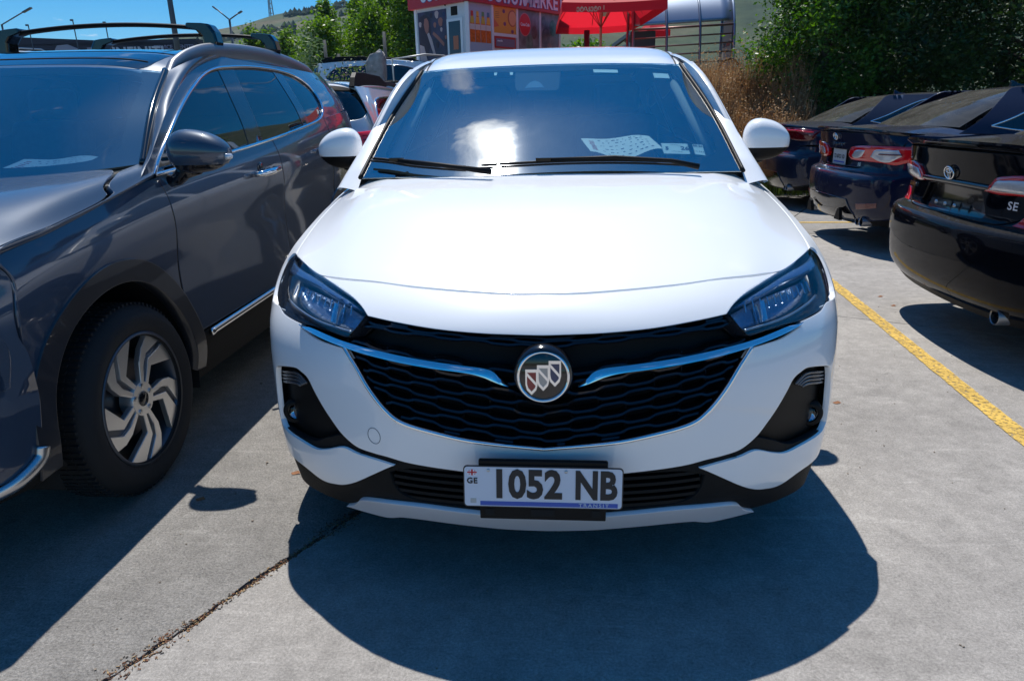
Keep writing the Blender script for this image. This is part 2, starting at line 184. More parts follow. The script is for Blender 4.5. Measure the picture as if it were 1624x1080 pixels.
def paint(name,col,metal=0,dust=0,rough=.35,coat=1,dustcol=(.32,.30,.26),spec=.5,cior=1.5):
    """lacquered body paint, with dust that lies on the upward facing parts"""
    m=mat(name,col,rough,metal,coat,spec); t=m.node_tree; b=t.nodes['Principled BSDF']; b.inputs['Coat IOR'].default_value=cior
    c=N(t,'ShaderNodeTexCoord'); n=N(t,'ShaderNodeTexNoise'); n.inputs['Scale'].default_value=5; n.inputs['Detail'].default_value=8; t.links.new(c.outputs['Object'],n.inputs['Vector'])
    rr=N(t,'ShaderNodeMapRange'); rr.inputs[3].default_value=.015; rr.inputs[4].default_value=.07+dust*.3; t.links.new(n.outputs['Fac'],rr.inputs[0]); t.links.new(rr.outputs[0],b.inputs['Coat Roughness'])
    if dust:
        g=N(t,'ShaderNodeNewGeometry'); s=N(t,'ShaderNodeSeparateXYZ'); t.links.new(g.outputs['Normal'],s.inputs[0])
        r1=N(t,'ShaderNodeMapRange'); r1.inputs[1].default_value=.25; r1.inputs[2].default_value=.95; r1.inputs[3].default_value=0; r1.inputs[4].default_value=dust; t.links.new(s.outputs['Z'],r1.inputs[0])
        n2=N(t,'ShaderNodeTexNoise'); n2.inputs['Scale'].default_value=60; n2.inputs['Detail'].default_value=6; t.links.new(c.outputs['Object'],n2.inputs['Vector'])
        r2=N(t,'ShaderNodeMapRange'); r2.inputs[1].default_value=.3; r2.inputs[2].default_value=.7; r2.inputs[3].default_value=.7; r2.inputs[4].default_value=1.15; t.links.new(n2.outputs['Fac'],r2.inputs[0])
        mm=N(t,'ShaderNodeMath',operation='MULTIPLY'); t.links.new(r1.outputs[0],mm.inputs[0]); t.links.new(r2.outputs[0],mm.inputs[1])
        mixs=N(t,'ShaderNodeMixShader'); d=N(t,'ShaderNodeBsdfDiffuse'); d.inputs['Color'].default_value=(*dustcol,1)
        o=t.nodes['Material Output']; t.links.new(mm.outputs[0],mixs.inputs[0]); t.links.new(b.outputs[0],mixs.inputs[1]); t.links.new(d.outputs[0],mixs.inputs[2]); t.links.new(mixs.outputs[0],o.inputs['Surface'])
    return m
def glass(name,tint=(.5,.6,.6),ior=1.5,rough=0,dust=0,dustcol=(.35,.33,.29),film=0):
    if name in MATS: return MATS[name]
    m=bpy.data.materials.new(name); m.use_nodes=True; t=m.node_tree; t.nodes.clear()
    o=N(t,'ShaderNodeOutputMaterial'); tr=N(t,'ShaderNodeBsdfTransparent'); tr.inputs[0].default_value=(*tint,1); gl=N(t,'ShaderNodeBsdfGlossy'); gl.inputs['Roughness'].default_value=rough; gl.inputs[0].default_value=(1,1,1,1)
    fr=N(t,'ShaderNodeFresnel'); gb=N(t,'ShaderNodeNewGeometry'); im=N(t,'ShaderNodeMix',data_type='FLOAT'); im.inputs[2].default_value=ior; im.inputs[3].default_value=1/ior; t.links.new(gb.outputs['Backfacing'],im.inputs[0]); t.links.new(im.outputs[0],fr.inputs[0]); mi=N(t,'ShaderNodeMixShader')
    t.links.new(fr.outputs[0],mi.inputs[0]); t.links.new(tr.outputs[0],mi.inputs[1]); t.links.new(gl.outputs[0],mi.inputs[2]); last=mi
    if film:
        g2=N(t,'ShaderNodeBsdfGlossy'); g2.inputs['Roughness'].default_value=.11; g2.inputs[0].default_value=(.9,.95,1,1); m3=N(t,'ShaderNodeMixShader'); c5=N(t,'ShaderNodeTexCoord'); n5=N(t,'ShaderNodeTexNoise'); n5.inputs['Scale'].default_value=3.2; n5.inputs['Detail'].default_value=7; n5.inputs['Distortion'].default_value=1.8; t.links.new(c5.outputs['Object'],n5.inputs['Vector'])
        r5=N(t,'ShaderNodeMapRange'); r5.inputs[1].default_value=.35; r5.inputs[2].default_value=.7; r5.inputs[3].default_value=film*.3; r5.inputs[4].default_value=film; t.links.new(n5.outputs['Fac'],r5.inputs[0]); t.links.new(r5.outputs[0],m3.inputs[0]); t.links.new(mi.outputs[0],m3.inputs[1]); t.links.new(g2.outputs[0],m3.inputs[2]); mi=m3; last=m3
    if dust:
        c=N(t,'ShaderNodeTexCoord'); n=N(t,'ShaderNodeTexNoise'); n.inputs['Scale'].default_value=3.5; n.inputs['Detail'].default_value=9; n.inputs['Roughness'].default_value=.65; n.inputs['Distortion'].default_value=1.2
        t.links.new(c.outputs['Object'],n.inputs['Vector']); r=N(t,'ShaderNodeMapRange'); r.inputs[1].default_value=.3; r.inputs[2].default_value=.75; r.inputs[3].default_value=dust*.35; r.inputs[4].default_value=dust
        t.links.new(n.outputs['Fac'],r.inputs[0]); d=N(t,'ShaderNodeBsdfDiffuse'); d.inputs[0].default_value=(*dustcol,1); m2=N(t,'ShaderNodeMixShader')
        t.links.new(r.outputs[0],m2.inputs[0]); t.links.new(mi.outputs[0],m2.inputs[1]); t.links.new(d.outputs[0],m2.inputs[2]); last=m2
    t.links.new(last.outputs[0],o.inputs['Surface']); MATS[name]=m; return m
WHITE=paint('white_paint',(.84,.85,.86),rough=.3); GREY=paint('grey_metallic_paint',(.026,.046,.080),metal=.12,rough=.42,dust=.006,spec=.2,cior=1.62)
BLACK=paint('black_paint',(.003,.0035,.006),rough=.5,dust=.07,spec=0,cior=1.28,coat=.8); NAVY=paint('dark_blue_paint',(.003,.007,.030),metal=.1,rough=.45,dust=.06,spec=.05,cior=1.4); NAVY2=paint('slate_blue_paint',(.010,.016,.04),metal=.3,rough=.4,dust=.08,spec=.05,cior=1.45)
SILVER=paint('silver_paint',(.60,.60,.60),metal=.5,rough=.35)
CHROME=mat('chrome',(.85,.86,.88),.06,1); SATIN=mat('satin_silver',(.55,.56,.58),.28,1); ALLOY=mat('machined_alloy',(.78,.77,.76),.34,.9,bump=.05,bscale=200); ALLOYD=mat('painted_alloy',(.10,.11,.13),.4,.7)
PLAST=mat('black_plastic',(.0045,.0045,.005),.5,spec=.18,bump=.2,bscale=400); GLOSSB=mat('gloss_black',(.006,.006,.008),.12,coat=.6); CLAD=mat('grey_cladding',(.009,.0095,.010),.6,spec=.12,bump=.35,bscale=300,var=.1)
RUBBER=mat('tyre_rubber',(.010,.010,.011),.8,bump=.3,bscale=60,var=.15); DARK=mat('dark_hull_and_gap',(.006,.006,.006),.9); FRIT=mat('black_frit',(.003,.003,.004),.6,spec=.05)
RAILG=mat('rail_grey',(.24,.25,.27),.38,.8); SILVERP=mat('silver_bumper_trim',(.62,.63,.66),.35,.25)
INTER=mat('interior_trim',(.055,.058,.062),.7,var=.2); SEAT=mat('seat_fabric',(.14,.14,.15),.85,var=.15,vscale=30); LINER=mat('headliner',(.30,.30,.29),.9)
RED=mat('red_lens',(.62,.006,.012),.12,coat=1,spec=.6); REDD=mat('dark_red_lens',(.10,.003,.006),.15,coat=1); CLEAR=mat('clear_lens',(.55,.57,.60),.18,.4,coat=1,bump=.5,bscale=90); ORANGE=mat('orange_lens',(.7,.16,.02),.2,coat=1)
PAPER=mat('paper',(.78,.80,.78),.8); INK=mat('ink',(.03,.03,.06),.7); INKR=mat('red_ink',(.5,.05,.05),.7); STICK=mat('sticker',(.65,.72,.70),.6)
WG=glass('windshield_glass',(.62,.82,.86),4.8,dust=.006,film=.018); SG=glass('tinted_side_glass',(.03,.035,.04),1.9); BG=glass('dusty_rear_glass',(.04,.045,.05),1.5,dust=.20); LG=glass('lamp_glass',(.80,.84,.88),1.5); GWG=glass('grey_car_windshield',(.30,.46,.58),3.8,dust=.004)
# ------------------------------------------------------------------ mesh helpers
def link(name,me,m,parent=None,smooth=False):
    o=bpy.data.objects.new(name,me)
    if m: me.materials.append(m)
    COL.objects.link(o)
    if parent: o.parent=parent
    if smooth: me.shade_smooth()
    return o
def mesh(name,v,f,m,parent=None,smooth=False):
    me=bpy.data.meshes.new(name); me.from_pydata([tuple(map(float,p)) for p in v],[],[tuple(map(int,q)) for q in f]); me.update(); return link(name,me,m,parent,smooth)
def tag(o,label=None,cat=None,group=None,kind=None):
    if label: o['label']=label
    if cat: o['category']=cat
    if group: o['group']=group
    if kind: o['kind']=kind
    return o
def thing(name,label,cat,loc=(0,0,0),rz=0,group=None):
    o=bpy.data.objects.new(name,None); o.empty_display_size=.2; COL.objects.link(o); o.location=loc; o.rotation_euler=(0,0,rz); return tag(o,label,cat,group)
def sub(name,parent,loc=(0,0,0)):
    o=bpy.data.objects.new(name,None); COL.objects.link(o); o.parent=parent; o.location=loc; return o
class MB:
    def __init__(s): s.v=[];s.f=[]
    def add(s,v,f):
        b=len(s.v); s.v+=[tuple(p) for p in v]; s.f+=[tuple(i+b for i in q) for q in f]; return s
    def box(s,c,d,rz=0,rx=0,ry=0):
        M=Matrix.Rotation(rz,3,'Z')@Matrix.Rotation(ry,3,'Y')@Matrix.Rotation(rx,3,'X'); v=[]
        for z in (-1,1):
            for x,y in ((-1,-1),(1,-1),(1,1),(-1,1)): v.append(Vector(c)+M@Vector((x*d[0]/2,y*d[1]/2,z*d[2]/2)))
        return s.add(v,[(3,2,1,0),(4,5,6,7),(0,1,5,4),(1,2,6,5),(2,3,7,6),(3,0,4,7)])
    def tube(s,pts,r,n=8,cap=True):
        pts=[Vector(p) for p in pts]; k=len(pts); rs=r if hasattr(r,'__len__') else [r]*k; v=[]; f=[]; up=Vector((0,0,1))
        for i,p in enumerate(pts):
            t=(pts[min(i+1,k-1)]-pts[max(i-1,0)]).normalized(); a=t.cross(up)
            if a.length<.05: a=t.cross(Vector((0,1,0)))
            a.normalize(); b=a.cross(t)
            for j in range(n): v.append(p+(a*math.cos(2*PI*j/n)+b*math.sin(2*PI*j/n))*rs[i])
        for i in range(k-1):
            for j in range(n): f.append((i*n+j,i*n+(j+1)%n,(i+1)*n+(j+1)%n,(i+1)*n+j))
        if cap: f+=[tuple(range(n))[::-1],tuple(range((k-1)*n,k*n))]
        return s.add(v,f)
    def lathe(s,prof,axis='x',c=(0,0,0),n=48):
        v=[];f=[];k=len(prof)
        for j in range(n):
            a=2*PI*j/n
            for r,h in prof:
                p={'x':(h,r*math.cos(a),r*math.sin(a)),'y':(r*math.cos(a),h,r*math.sin(a)),'z':(r*math.cos(a),r*math.sin(a),h)}[axis]; v.append((p[0]+c[0],p[1]+c[1],p[2]+c[2]))
        for j in range(n):
            for i in range(k-1): f.append((j*k+i,j*k+i+1,((j+1)%n)*k+i+1,((j+1)%n)*k+i))
        return s.add(v,f)
    def prism(s,poly,fn,h0,h1):
        """2D polygon to a solid; fn(a,b,h)->3D"""
        n=len(poly); tri=geometry.tessellate_polygon([[Vector((a,b,0)) for a,b in poly]])
        v=[fn(a,b,h0) for a,b in poly]+[fn(a,b,h1) for a,b in poly]
        return s.add(v,[tuple(t) for t in tri]+[tuple(i+n for i in t)[::-1] for t in tri]+[(i,(i+1)%n,(i+1)%n+n,i+n) for i in range(n)])
    def build(s,name,m,parent=None,smooth=False,fix=True,mir=False):
        me=bpy.data.meshes.new(name); v=[tuple(map(float,p)) for p in s.v]
        if mir: v=[(-a,b,c) for a,b,c in v]
        me.from_pydata(v,[],s.f)
        if fix:
            bm=bmesh.new(); bm.from_mesh(me); bmesh.ops.recalc_face_normals(bm,faces=bm.faces); bm.to_mesh(me); bm.free()
        me.update(); o=link(name,me,m,parent)
        if smooth: me.shade_smooth(); 
        if smooth=='auto': me.set_sharp_from_angle(angle=R(38))
        return o
def bevel(o,w=.004,seg=2):
    md=o.modifiers.new('bevel','BEVEL'); md.width=w; md.segments=seg; md.limit_method='ANGLE'; md.angle_limit=R(35); return o
def inpoly(P,poly):
    x,y=P[:,0],P[:,1]; c=np.zeros(len(P),bool); n=len(poly); j=n-1
    for i in range(n):
        xi,yi=poly[i]; xj,yj=poly[j]
        if yi!=yj:
            c^=((yi>y)!=(yj>y))&(x<(xj-xi)*(y-yi)/(yj-yi)+xi)
        j=i
    return c
def smooth_outline(p,step,ang=42):
    """closed 2D outline: spline through soft points, keep corners sharp"""
    P=np.array(p,float); n=len(P); out=[]
    d=np.roll(P,-1,0)-P; L=np.linalg.norm(d,axis=1)
    keep=L>1e-5; P=P[keep]; n=len(P); d=np.roll(P,-1,0)-P; L=np.linalg.norm(d,axis=1)
    a=np.arctan2(d[:,1],d[:,0]); tn=np.abs((a-np.roll(a,1)+PI)%(2*PI)-PI); sharp=tn>R(ang)
    for i in range(n):
        p0=P[i-1] if not sharp[i] else P[i]-d[i]; p1=P[i]; p2=P[(i+1)%n]; p3=P[(i+2)%n] if not sharp[(i+1)%n] else p2+d[i]
        # limit overshoot where neighbours are far away
        l=L[i]; v0=p1-p0; v3=p3-p2
        if np.linalg.norm(v0)>2.2*l: p0=p1-v0*2.2*l/np.linalg.norm(v0)
        if np.linalg.norm(v3)>2.2*l: p3=p2+v3*2.2*l/np.linalg.norm(v3)
        k=max(1,int(math.ceil(l/step)))
        for t in range(k):
            t/=k; out.append(.5*((2*p1)+(-p0+p2)*t+(2*p0-5*p1+4*p2-p3)*t*t+(-p0+3*p1-3*p2+p3)*t**3))
    return np.array(out)
CEN=[np.array((0,2,.7))]
def panel(name,parent,m,net,outline,holes=(),step=.03,thick=.012,off=0.,mir=False,shrink=.0012,ang=42,lip=.0022,bulge=None,flip=None,raw=False):
    """a sheet cut out of a smooth surface along a (u,v) outline, with a rolled edge"""
    if isinstance(net,str): net=NET[net]
    S=np.array((net.su,net.sv))
    loops=[]
    for q in [outline]+list(holes):
        P=np.array(q,float)*S; P=smooth_outline(P,step*.55,ang) if not raw else smooth_outline(P,step*.55,1)
        a=.5*np.sum(P[:,0]*np.roll(P[:,1],-1)-np.roll(P[:,0],-1)*P[:,1])
        if a<0: P=P[::-1]
        loops.append(P)
    def inset(P,dist):
        t=np.roll(P,-1,0)-np.roll(P,1,0); t/=np.maximum(np.linalg.norm(t,axis=1)[:,None],1e-9); return P+np.stack([-t[:,1],t[:,0]],1)*dist
    loops=[inset(P,shrink if i==0 else -shrink) for i,P in enumerate(loops)]
    inner=[inset(P,lip if i==0 else -lip) for i,P in enumerate(loops)] if lip else []
    lo=loops[0].min(0); hi=loops[0].max(0)
    gx=np.arange(lo[0],hi[0],step); gy=np.arange(lo[1],hi[1],step*.87)
    G=np.array([(x+(.5*step if k%2 else 0),y) for k,y in enumerate(gy) for x in gx]) if len(gx) and len(gy) else np.zeros((0,2))
    if len(G):
        k=inpoly(G,loops[0])
        for h in loops[1:]: k&=~inpoly(G,h)
        B=np.concatenate(loops); G=G[k]
        if len(G):
            dmin=np.concatenate([np.sqrt(((c[:,None]-B[None])**2).sum(2).min(1)) for c in np.array_split(G,max(1,len(G)//400))]); G=G[dmin>max(step*.42,lip*1.6)]
    V=[];E=[]; isb=[]
    for P in loops:
        b=len(V); V+=list(P); E+=[(b+i,b+(i+1)%len(P)) for i in range(len(P))]; isb+=[1]*len(P)
    for P in inner:
        b=len(V); V+=list(P); isb+=[0]*len(P)
    V+=list(G)
    r=geometry.delaunay_2d_cdt([Vector(p) for p in V],E,[],0,1e-6)
    vv=np.array([tuple(p) for p in r[0]]); ff=np.array([t for t in r[2] if len(t)==3])
    cc=vv[ff].mean(1); k=inpoly(cc,loops[0])
    for h in loops[1:]: k&=~inpoly(cc,h)
    ff=ff[k]
    lmin=-S[0] if net.sym else 0
    U=np.clip(vv[:,0]/S[0],-1 if net.sym else 0,1); W=np.clip(vv[:,1]/S[1],0,1)
    P3=net(U,W); Nn=net.normal(U,W)
    sg=1 if (Nn*(P3-CEN[0])).sum()>0 else -1
    if flip: sg=-sg
    Nn=Nn*sg
    if bulge:
        B=np.concatenate(loops); dm=np.concatenate([np.sqrt(((c[:,None]-B[None])**2).sum(2).min(1)) for c in np.array_split(vv,max(1,len(vv)//400))])
        bh,bw=bulge; t=np.clip(dm/bw,0,1); P3=P3+Nn*(bh*np.sqrt(1-(1-t)**2))[:,None]
    P3=P3+Nn*off
    nb=len(vv); 
    # orient faces along the outward normal
    fn=np.cross(P3[ff[:,1]]-P3[ff[:,0]],P3[ff[:,2]]-P3[ff[:,0]]); bad=(fn*Nn[ff].mean(1)).sum(1)<0; ff[bad]=ff[bad][:,::-1]
    # boundary directed edges
    cnt={}
    for t in ff.tolist():
        for a,b in ((t[0],t[1]),(t[1],t[2]),(t[2],t[0])): cnt[(a,b)]=1
    bd=[e for e in cnt if (e[1],e[0]) not in cnt]
    faces=ff.tolist(); VV=P3.tolist(); ln=[Nn[i] for t in faces for i in t]
    if bulge:
        me0n=None
    flange={}
    for a,b in bd:
        for q in (a,b):
            if q not in flange: flange[q]=len(VV); VV.append((P3[q]-Nn[q]*thick).tolist())
        faces.append([b,a,flange[a],flange[b]])
        e=P3[b]-P3[a]; n=np.cross(e,Nn[a]); n/=max(np.linalg.norm(n),1e-9)
        for q in (b,a): ln.append((n*.75+Nn[a]*.66))
        ln+= [n,n]
    if lip and not bulge:
        # rolled edge: border vertices of the sheet lean outward
        out_n={}
        for a,b in bd:
            e=P3[b]-P3[a]; n=np.cross(e,Nn[a]); n/=max(np.linalg.norm(n),1e-9)
            out_n[a]=out_n.get(a,0)+n; out_n[b]=out_n.get(b,0)+n
        c=0
        for t in ff.tolist():
            for i in t:
                if i in out_n: 
                    q=ln[c]*.8+out_n[i]*.3; ln[c]=q/max(np.linalg.norm(q),1e-9)
                c+=1
    me=bpy.data.meshes.new(name); VV=np.array(VV); ln=np.array(ln)
    if mir:
        VV[:,0]*=-1; nf=[]; c=0; nl=[]
        for t in faces:
            k=len(t); nf.append(t[::-1]); nl+=list(ln[c:c+k][::-1]); c+=k
        faces=nf; ln=np.array(nl); ln[:,0]*=-1
    me.from_pydata(VV.tolist(),[],faces); me.update(); me.shade_smooth()
    if bulge: me.set_sharp_from_angle(angle=R(50))
    else:
        ln/=np.maximum(np.linalg.norm(ln,axis=1)[:,None],1e-9); me.normals_split_custom_set(ln.tolist())
    return link(name,me,m,parent)
def full(half):
    """right-hand half outline that starts and ends on the centre line -> whole outline"""
    h=[(max(a,0),b) for a,b in half]; h[0]=(0,h[0][1]); h[-1]=(0,h[-1][1])
    return h+[(-a,b) for a,b in h[-2:0:-1]]
def curve_on(net,pts,off=0,n=12,mir=False):
    if isinstance(net,str): net=NET[net]
    P=np.array(pts,float); t=np.linspace(0,1,(len(P)-1)*n+1); q=_cr(P,t); X=net(q[:,0],q[:,1]); Nn=net.normal(q[:,0],q[:,1])
    if (Nn*(X-CEN[0])).sum()<0: Nn=-Nn
    X=X+Nn*off
    if mir: X=X*np.array((-1,1,1))
    return X,Nn*(np.array((-1,1,1)) if mir else 1)
def band_on(name,parent,m,net,pts,wid,thk,off=0,mir=False,n=10,taper=None):
    """a rounded strip of given width lying along a curve on a surface"""
    X,Nn=curve_on(net,pts,off,n,mir); k=len(X); T=np.gradient(X,axis=0); T/=np.linalg.norm(T,axis=1)[:,None]; B=np.cross(T,Nn); B/=np.linalg.norm(B,axis=1)[:,None]
    v=[];f=[];S=10
    for i in range(k):
        s=1 if taper is None else taper(i/(k-1))
        for j in range(S):
            a=2*PI*j/S; v.append(X[i]+B[i]*math.cos(a)*wid/2*s+Nn[i]*math.sin(a)*thk/2*s)
    for i in range(k-1):
        for j in range(S): f.append((i*S+j,i*S+(j+1)%S,(i+1)*S+(j+1)%S,(i+1)*S+j))
    f+=[tuple(range(S)),tuple(range((k-1)*S,k*S))[::-1]]
    return MB().add(v,f).build(name,m,parent,smooth=True)
def inv(net,ax,pts):
    """(u,v) of surface points given two of their coordinates"""
    if isinstance(net,str): net=NET[net]
    us=np.linspace(0,1,241); vs_=np.linspace(0,1,161); U,V=np.meshgrid(us,vs_); P=net(U,V)[:,list(ax)]; o=[]
    for p in pts:
        i=((P-np.array(p))**2).sum(1).argmin(); u,v=U.ravel()[i],V.ravel()[i]
        for _ in range(3):
            e=1e-3; b=net([u,u+e if u<.99 else u-e,u],[v,v,v+e if v<.99 else v-e])[:,list(ax)]; J=np.stack([(b[1]-b[0])/(e if u<.99 else -e),(b[2]-b[0])/(e if v<.99 else -e)],1)
            try: d=np.linalg.solve(J,np.array(p)-b[0])
            except Exception: break
            u=float(np.clip(u+np.clip(d[0],-.02,.02),0,1)); v=float(np.clip(v+np.clip(d[1],-.02,.02),0,1))
        o.append((u,v))
    return o
def text_mesh(name,txt,size,m,parent,M,thick=.001,bold=0,sx=1,space=1,align='CENTER'):
    cu=bpy.data.curves.new(name,'FONT'); cu.body=txt; cu.size=size; cu.extrude=thick; cu.offset=bold; cu.align_x=align; cu.align_y='CENTER'; cu.space_character=space; cu.resolution_u=3
    ob=bpy.data.objects.new('tmp',cu); COL.objects.link(ob); dg=bpy.context.evaluated_depsgraph_get(); me=bpy.data.meshes.new_from_object(ob.evaluated_get(dg)); bpy.data.objects.remove(ob)
    me.transform(Matrix.Diagonal((sx,1,1,1))); me.transform(M); me.name=name; return link(name,me,m,parent)
def frame(o,x,y,z):
    x=Vector(x).normalized(); z=Vector(z).normalized(); y=z.cross(x).normalized(); x=y.cross(z)
    return Matrix(((x.x,y.x,z.x,o[0]),(x.y,y.y,z.y,o[1]),(x.z,y.z,z.z,o[2]),(0,0,0,1)))
def xf(net,fn):
    n=Net.__new__(Net); n.P=fn(net.P.copy()); n.sym=net.sym; n.su=net.su; n.sv=net.sv; return n
# ------------------------------------------------------------------ cars: shared pieces
def tyre_and_rim(root,x,y,z,r,rr,wd,side,style,alloy=None,rot=0):
    """wheel (> tyre, rim, hub cap, nuts); side=+1 outer face towards +x"""
    wh=sub('wheel',root,(x,y,z)); s=side
    h=wd/2
    pr=[(rr-.012,h-.012),(rr+.004,h-.002),(rr+.02,h+.004),((r+rr)/2,h+.012),(r-.035,h+.006),(r-.014,h-.012),(r-.003,h-.035),(r,0),(r-.003,-h+.035),(r-.014,-h+.012),((r+rr)/2,-h-.01),(rr,-h)]
    b=MB().lathe([(a,c*s) for a,c in pr],'x',n=64)
    b.build('tyre',RUBBER,wh,smooth=True)
    tr=MB()
    for k in range(90):
        a=2*PI*k/90
        for xx in (-.056,-.019,.019,.056): tr.box((xx,(r-.0042)*math.cos(a),(r-.0042)*math.sin(a)),(.028,.010,.016),rx=a-PI/2)
    o=tr.build('tread',RUBBER,wh); tag(o,kind='stuff')
    b=MB().lathe([(rr,-h*s*.9),(rr-.01,-h*s*.6),(rr-.02,s*(h-.06)),(rr-.012,s*(h-.02)),(rr+.002,s*(h-.004)),(rr+.004,s*h),(rr-.008,s*(h+.001))],'x',n=64); rim=b.build('rim',ALLOYD if style=='twist' else (alloy or ALLOY),wh,smooth=True)
    MB().lathe([(0,0),(rr*.62,0),(rr*.62,.012),(0,.012)],'x',c=(s*(h-.085),0,0)).build('brake_disc',mat('brake_iron',(.10,.10,.11),.4,.8),wh,smooth='auto')
    face=s*(h-.012)
    def P2(th0):
        ca,sa=math.cos(th0),math.sin(th0)
        return lambda a,b_,hh:(hh,(a*ca-b_*sa),(a*sa+b_*ca))
    al=alloy or ALLOY
    def pol(r_,d): return (r_*math.cos(R(d)),r_*math.sin(R(d)))
    R_=rr+.001
    for k in range(5):
        fn=P2(2*PI*k/5+rot)
        if style=='twist':
            for pl,dep in (([pol(.045,-20),pol(.130,-3),pol(R_,-34),pol(R_,-22),pol(R_,-12),pol(.150,8),pol(.055,4)],0),
                           ([pol(.050,12),pol(.125,18),pol(.165,14),pol(R_,-6),pol(R_,14),pol(.185,24),pol(.135,30),pol(.055,32)],.0)):
                sp=MB().prism(pl,fn,face-dep*s,face-s*.022); o=sp.build('spoke',al,rim); bevel(o,.0025)
            MB().prism([pol(.045,-2),pol(.15,5),pol(R_,-10),pol(R_,-3),pol(.155,17),pol(.05,14)],fn,face-s*.012,face-s*.03).build('spoke',ALLOYD,rim)
        else:
            for sg in (-1,1):
                sp=MB().prism([pol(.04,sg*14-8),pol(.12,sg*13-5),pol(R_,sg*9-5),pol(R_,sg*9+5),pol(.12,sg*13+4),pol(.04,sg*14+8)],fn,face,face-s*.03); o=sp.build('spoke',al,rim); bevel(o,.003)
    MB().lathe([(.0,.0),(.062,0),(.066,-.01*s),(.066,-.05*s)],'x',c=(face+.001*s,0,0)).build('hub',al,wh,smooth='auto')
    MB().lathe([(0,.004*s),(.026,.003*s),(.030,-.004*s)],'x',c=(face+.002*s,0,0)).build('hub_cap',GLOSSB,wh,smooth=True)
    for k in range(5):
        a=2*PI*(k+.5)/5+rot; MB().lathe([(0,.006*s),(.009,.005*s),(.010,-.006*s)],'x',c=(face,.049*math.cos(a),.049*math.sin(a)),n=10).build('wheel_nut',SATIN,wh,smooth='auto')
    return wh
def side_outline(net,ya,yb,zlow,arches,top=None,n=18):
    """(y,z) outline of a side panel between two cuts, with wheel arches taken out of its lower edge"""
    bot=[]
    y=ya; pts=[(ya,zlow)]
    for yc,zc,r in arches:
        dy=math.sqrt(max(r*r-(zc-zlow)**2,0)); a0,a1=yc-dy,yc+dy
        if a1<=ya or a0>=yb: continue
        arc=[(yc-r*math.cos(t),zc+r*math.sin(t)) for t in np.linspace(math.atan2(zlow-zc,dy),PI-math.atan2(zlow-zc,dy),28)]
        arc=[q for q in arc if ya<=q[0]<=yb]
        if a0<ya: pts=[]           # the cut runs into the arch
        pts+=arc
        if a1>yb: pts.append(None)
    if pts and pts[-1] is None: pts=pts[:-1]
    else: pts.append((yb,zlow))
    return pts
def car_side(root,net,m,cuts,zlow,arches,names,mir,step=.05,groups=None,arch_r=None):
    for (ya,yb),nm in zip(zip(cuts[:-1],cuts[1:]),names):
        low=inv(net,(1,2),side_outline(net,ya,yb,zlow,arches))
        ua=low[0][0];ub=low[-1][0]
        # straight cuts at constant y, top edge follows v=1
        za=[(ya,z) for z in np.linspace(NETz(net,ya,low[0][1]),NETz(net,ya,1),6)[1:-1]]
        ual=inv(net,(1,2),[(ya,NETz(net,ya,.97))])[0][0]; ubl=inv(net,(1,2),[(yb,NETz(net,yb,.97))])[0][0]
        top=[(u,1.) for u in np.linspace(ubl,ual,max(3,int((yb-ya)/.25)))]
        panel(nm,root,m,net,low+top,step=step,mir=mir,thick=.02,ang=50,shrink=.0026)
        if (ya,yb)!=(cuts[0],cuts[1]) and step<.075:
            X,_=curve_on(net,[(ua*.0+inv(net,(1,2),[(ya,NETz(net,ya,q))])[0][0],q) for q in (.28,.45,.62,.8,.985)],-.003,4,mir); MB().tube(X.tolist(),.0032,6).build('door_gap_shade',DARK,root)  # dark tube laid along the cut, standing in for shade in the gap
def NETz(net,y,v):
    """height of the surface at length y and parameter v"""
    net=NET[net] if isinstance(net,str) else net
    us=np.linspace(0,1,101); P=net(us,[v]*101); i=abs(P[:,1]-y).argmin(); return float(P[i,2])
def arch_trim(root,net,yc,zc,r0,r1,mir,off=.012,m=None,a=(-.12,PI+.12)):
    n=26; t=np.linspace(a[0],a[1],n)
    o=[(yc-r1*math.cos(q),zc+r1*math.sin(q)) for q in t]; i=[(yc-r0*math.cos(q),zc+r0*math.sin(q)) for q in t[::-1]]
    panel('arch_trim',root,m or CLAD,net,inv(net,(1,2),o+i),step=.035,mir=mir,thick=.05,off=off,ang=60)
def wheel_well(root,x0,x1,yc,zc,r,m=None):
    v=[];f=[];n=20
    for i in range(n+1):
        a=-.3+(PI+.6)*i/n; v+=[(x0,yc-r*math.cos(a),zc+r*math.sin(a)),(x1,yc-r*math.cos(a),zc+r*math.sin(a))]
    for i in range(n): f.append((2*i,2*i+1,2*i+3,2*i+2))
    b=MB().add(v,f); b.add([(x0,yc-r*math.cos(-.3+(PI+.6)*i/n),zc+r*math.sin(-.3+(PI+.6)*i/n)) for i in range(n+1)],[tuple(range(n+1))])
    b.build('wheel_well',m or DARK,root)
def core(root,secs,m=None,name='added_inner_hull'):  # default: hull added inside each car for solidity and to block light
    """closed inner hull from (y, half width, z0, z1) sections"""
    v=[];f=[]
    for y,hw,z0,z1 in secs: v+=[(-hw,y,z0),(hw,y,z0),(hw,y,z1),(-hw,y,z1)]
    for i in range(len(secs)-1):
        for j in range(4): f.append((i*4+j,i*4+(j+1)%4,i*4+4+(j+1)%4,i*4+4+j))
    f+=[(0,1,2,3),tuple(range(len(v)-4,len(v)))]
    return MB().add(v,f).build(name,m or DARK,root)
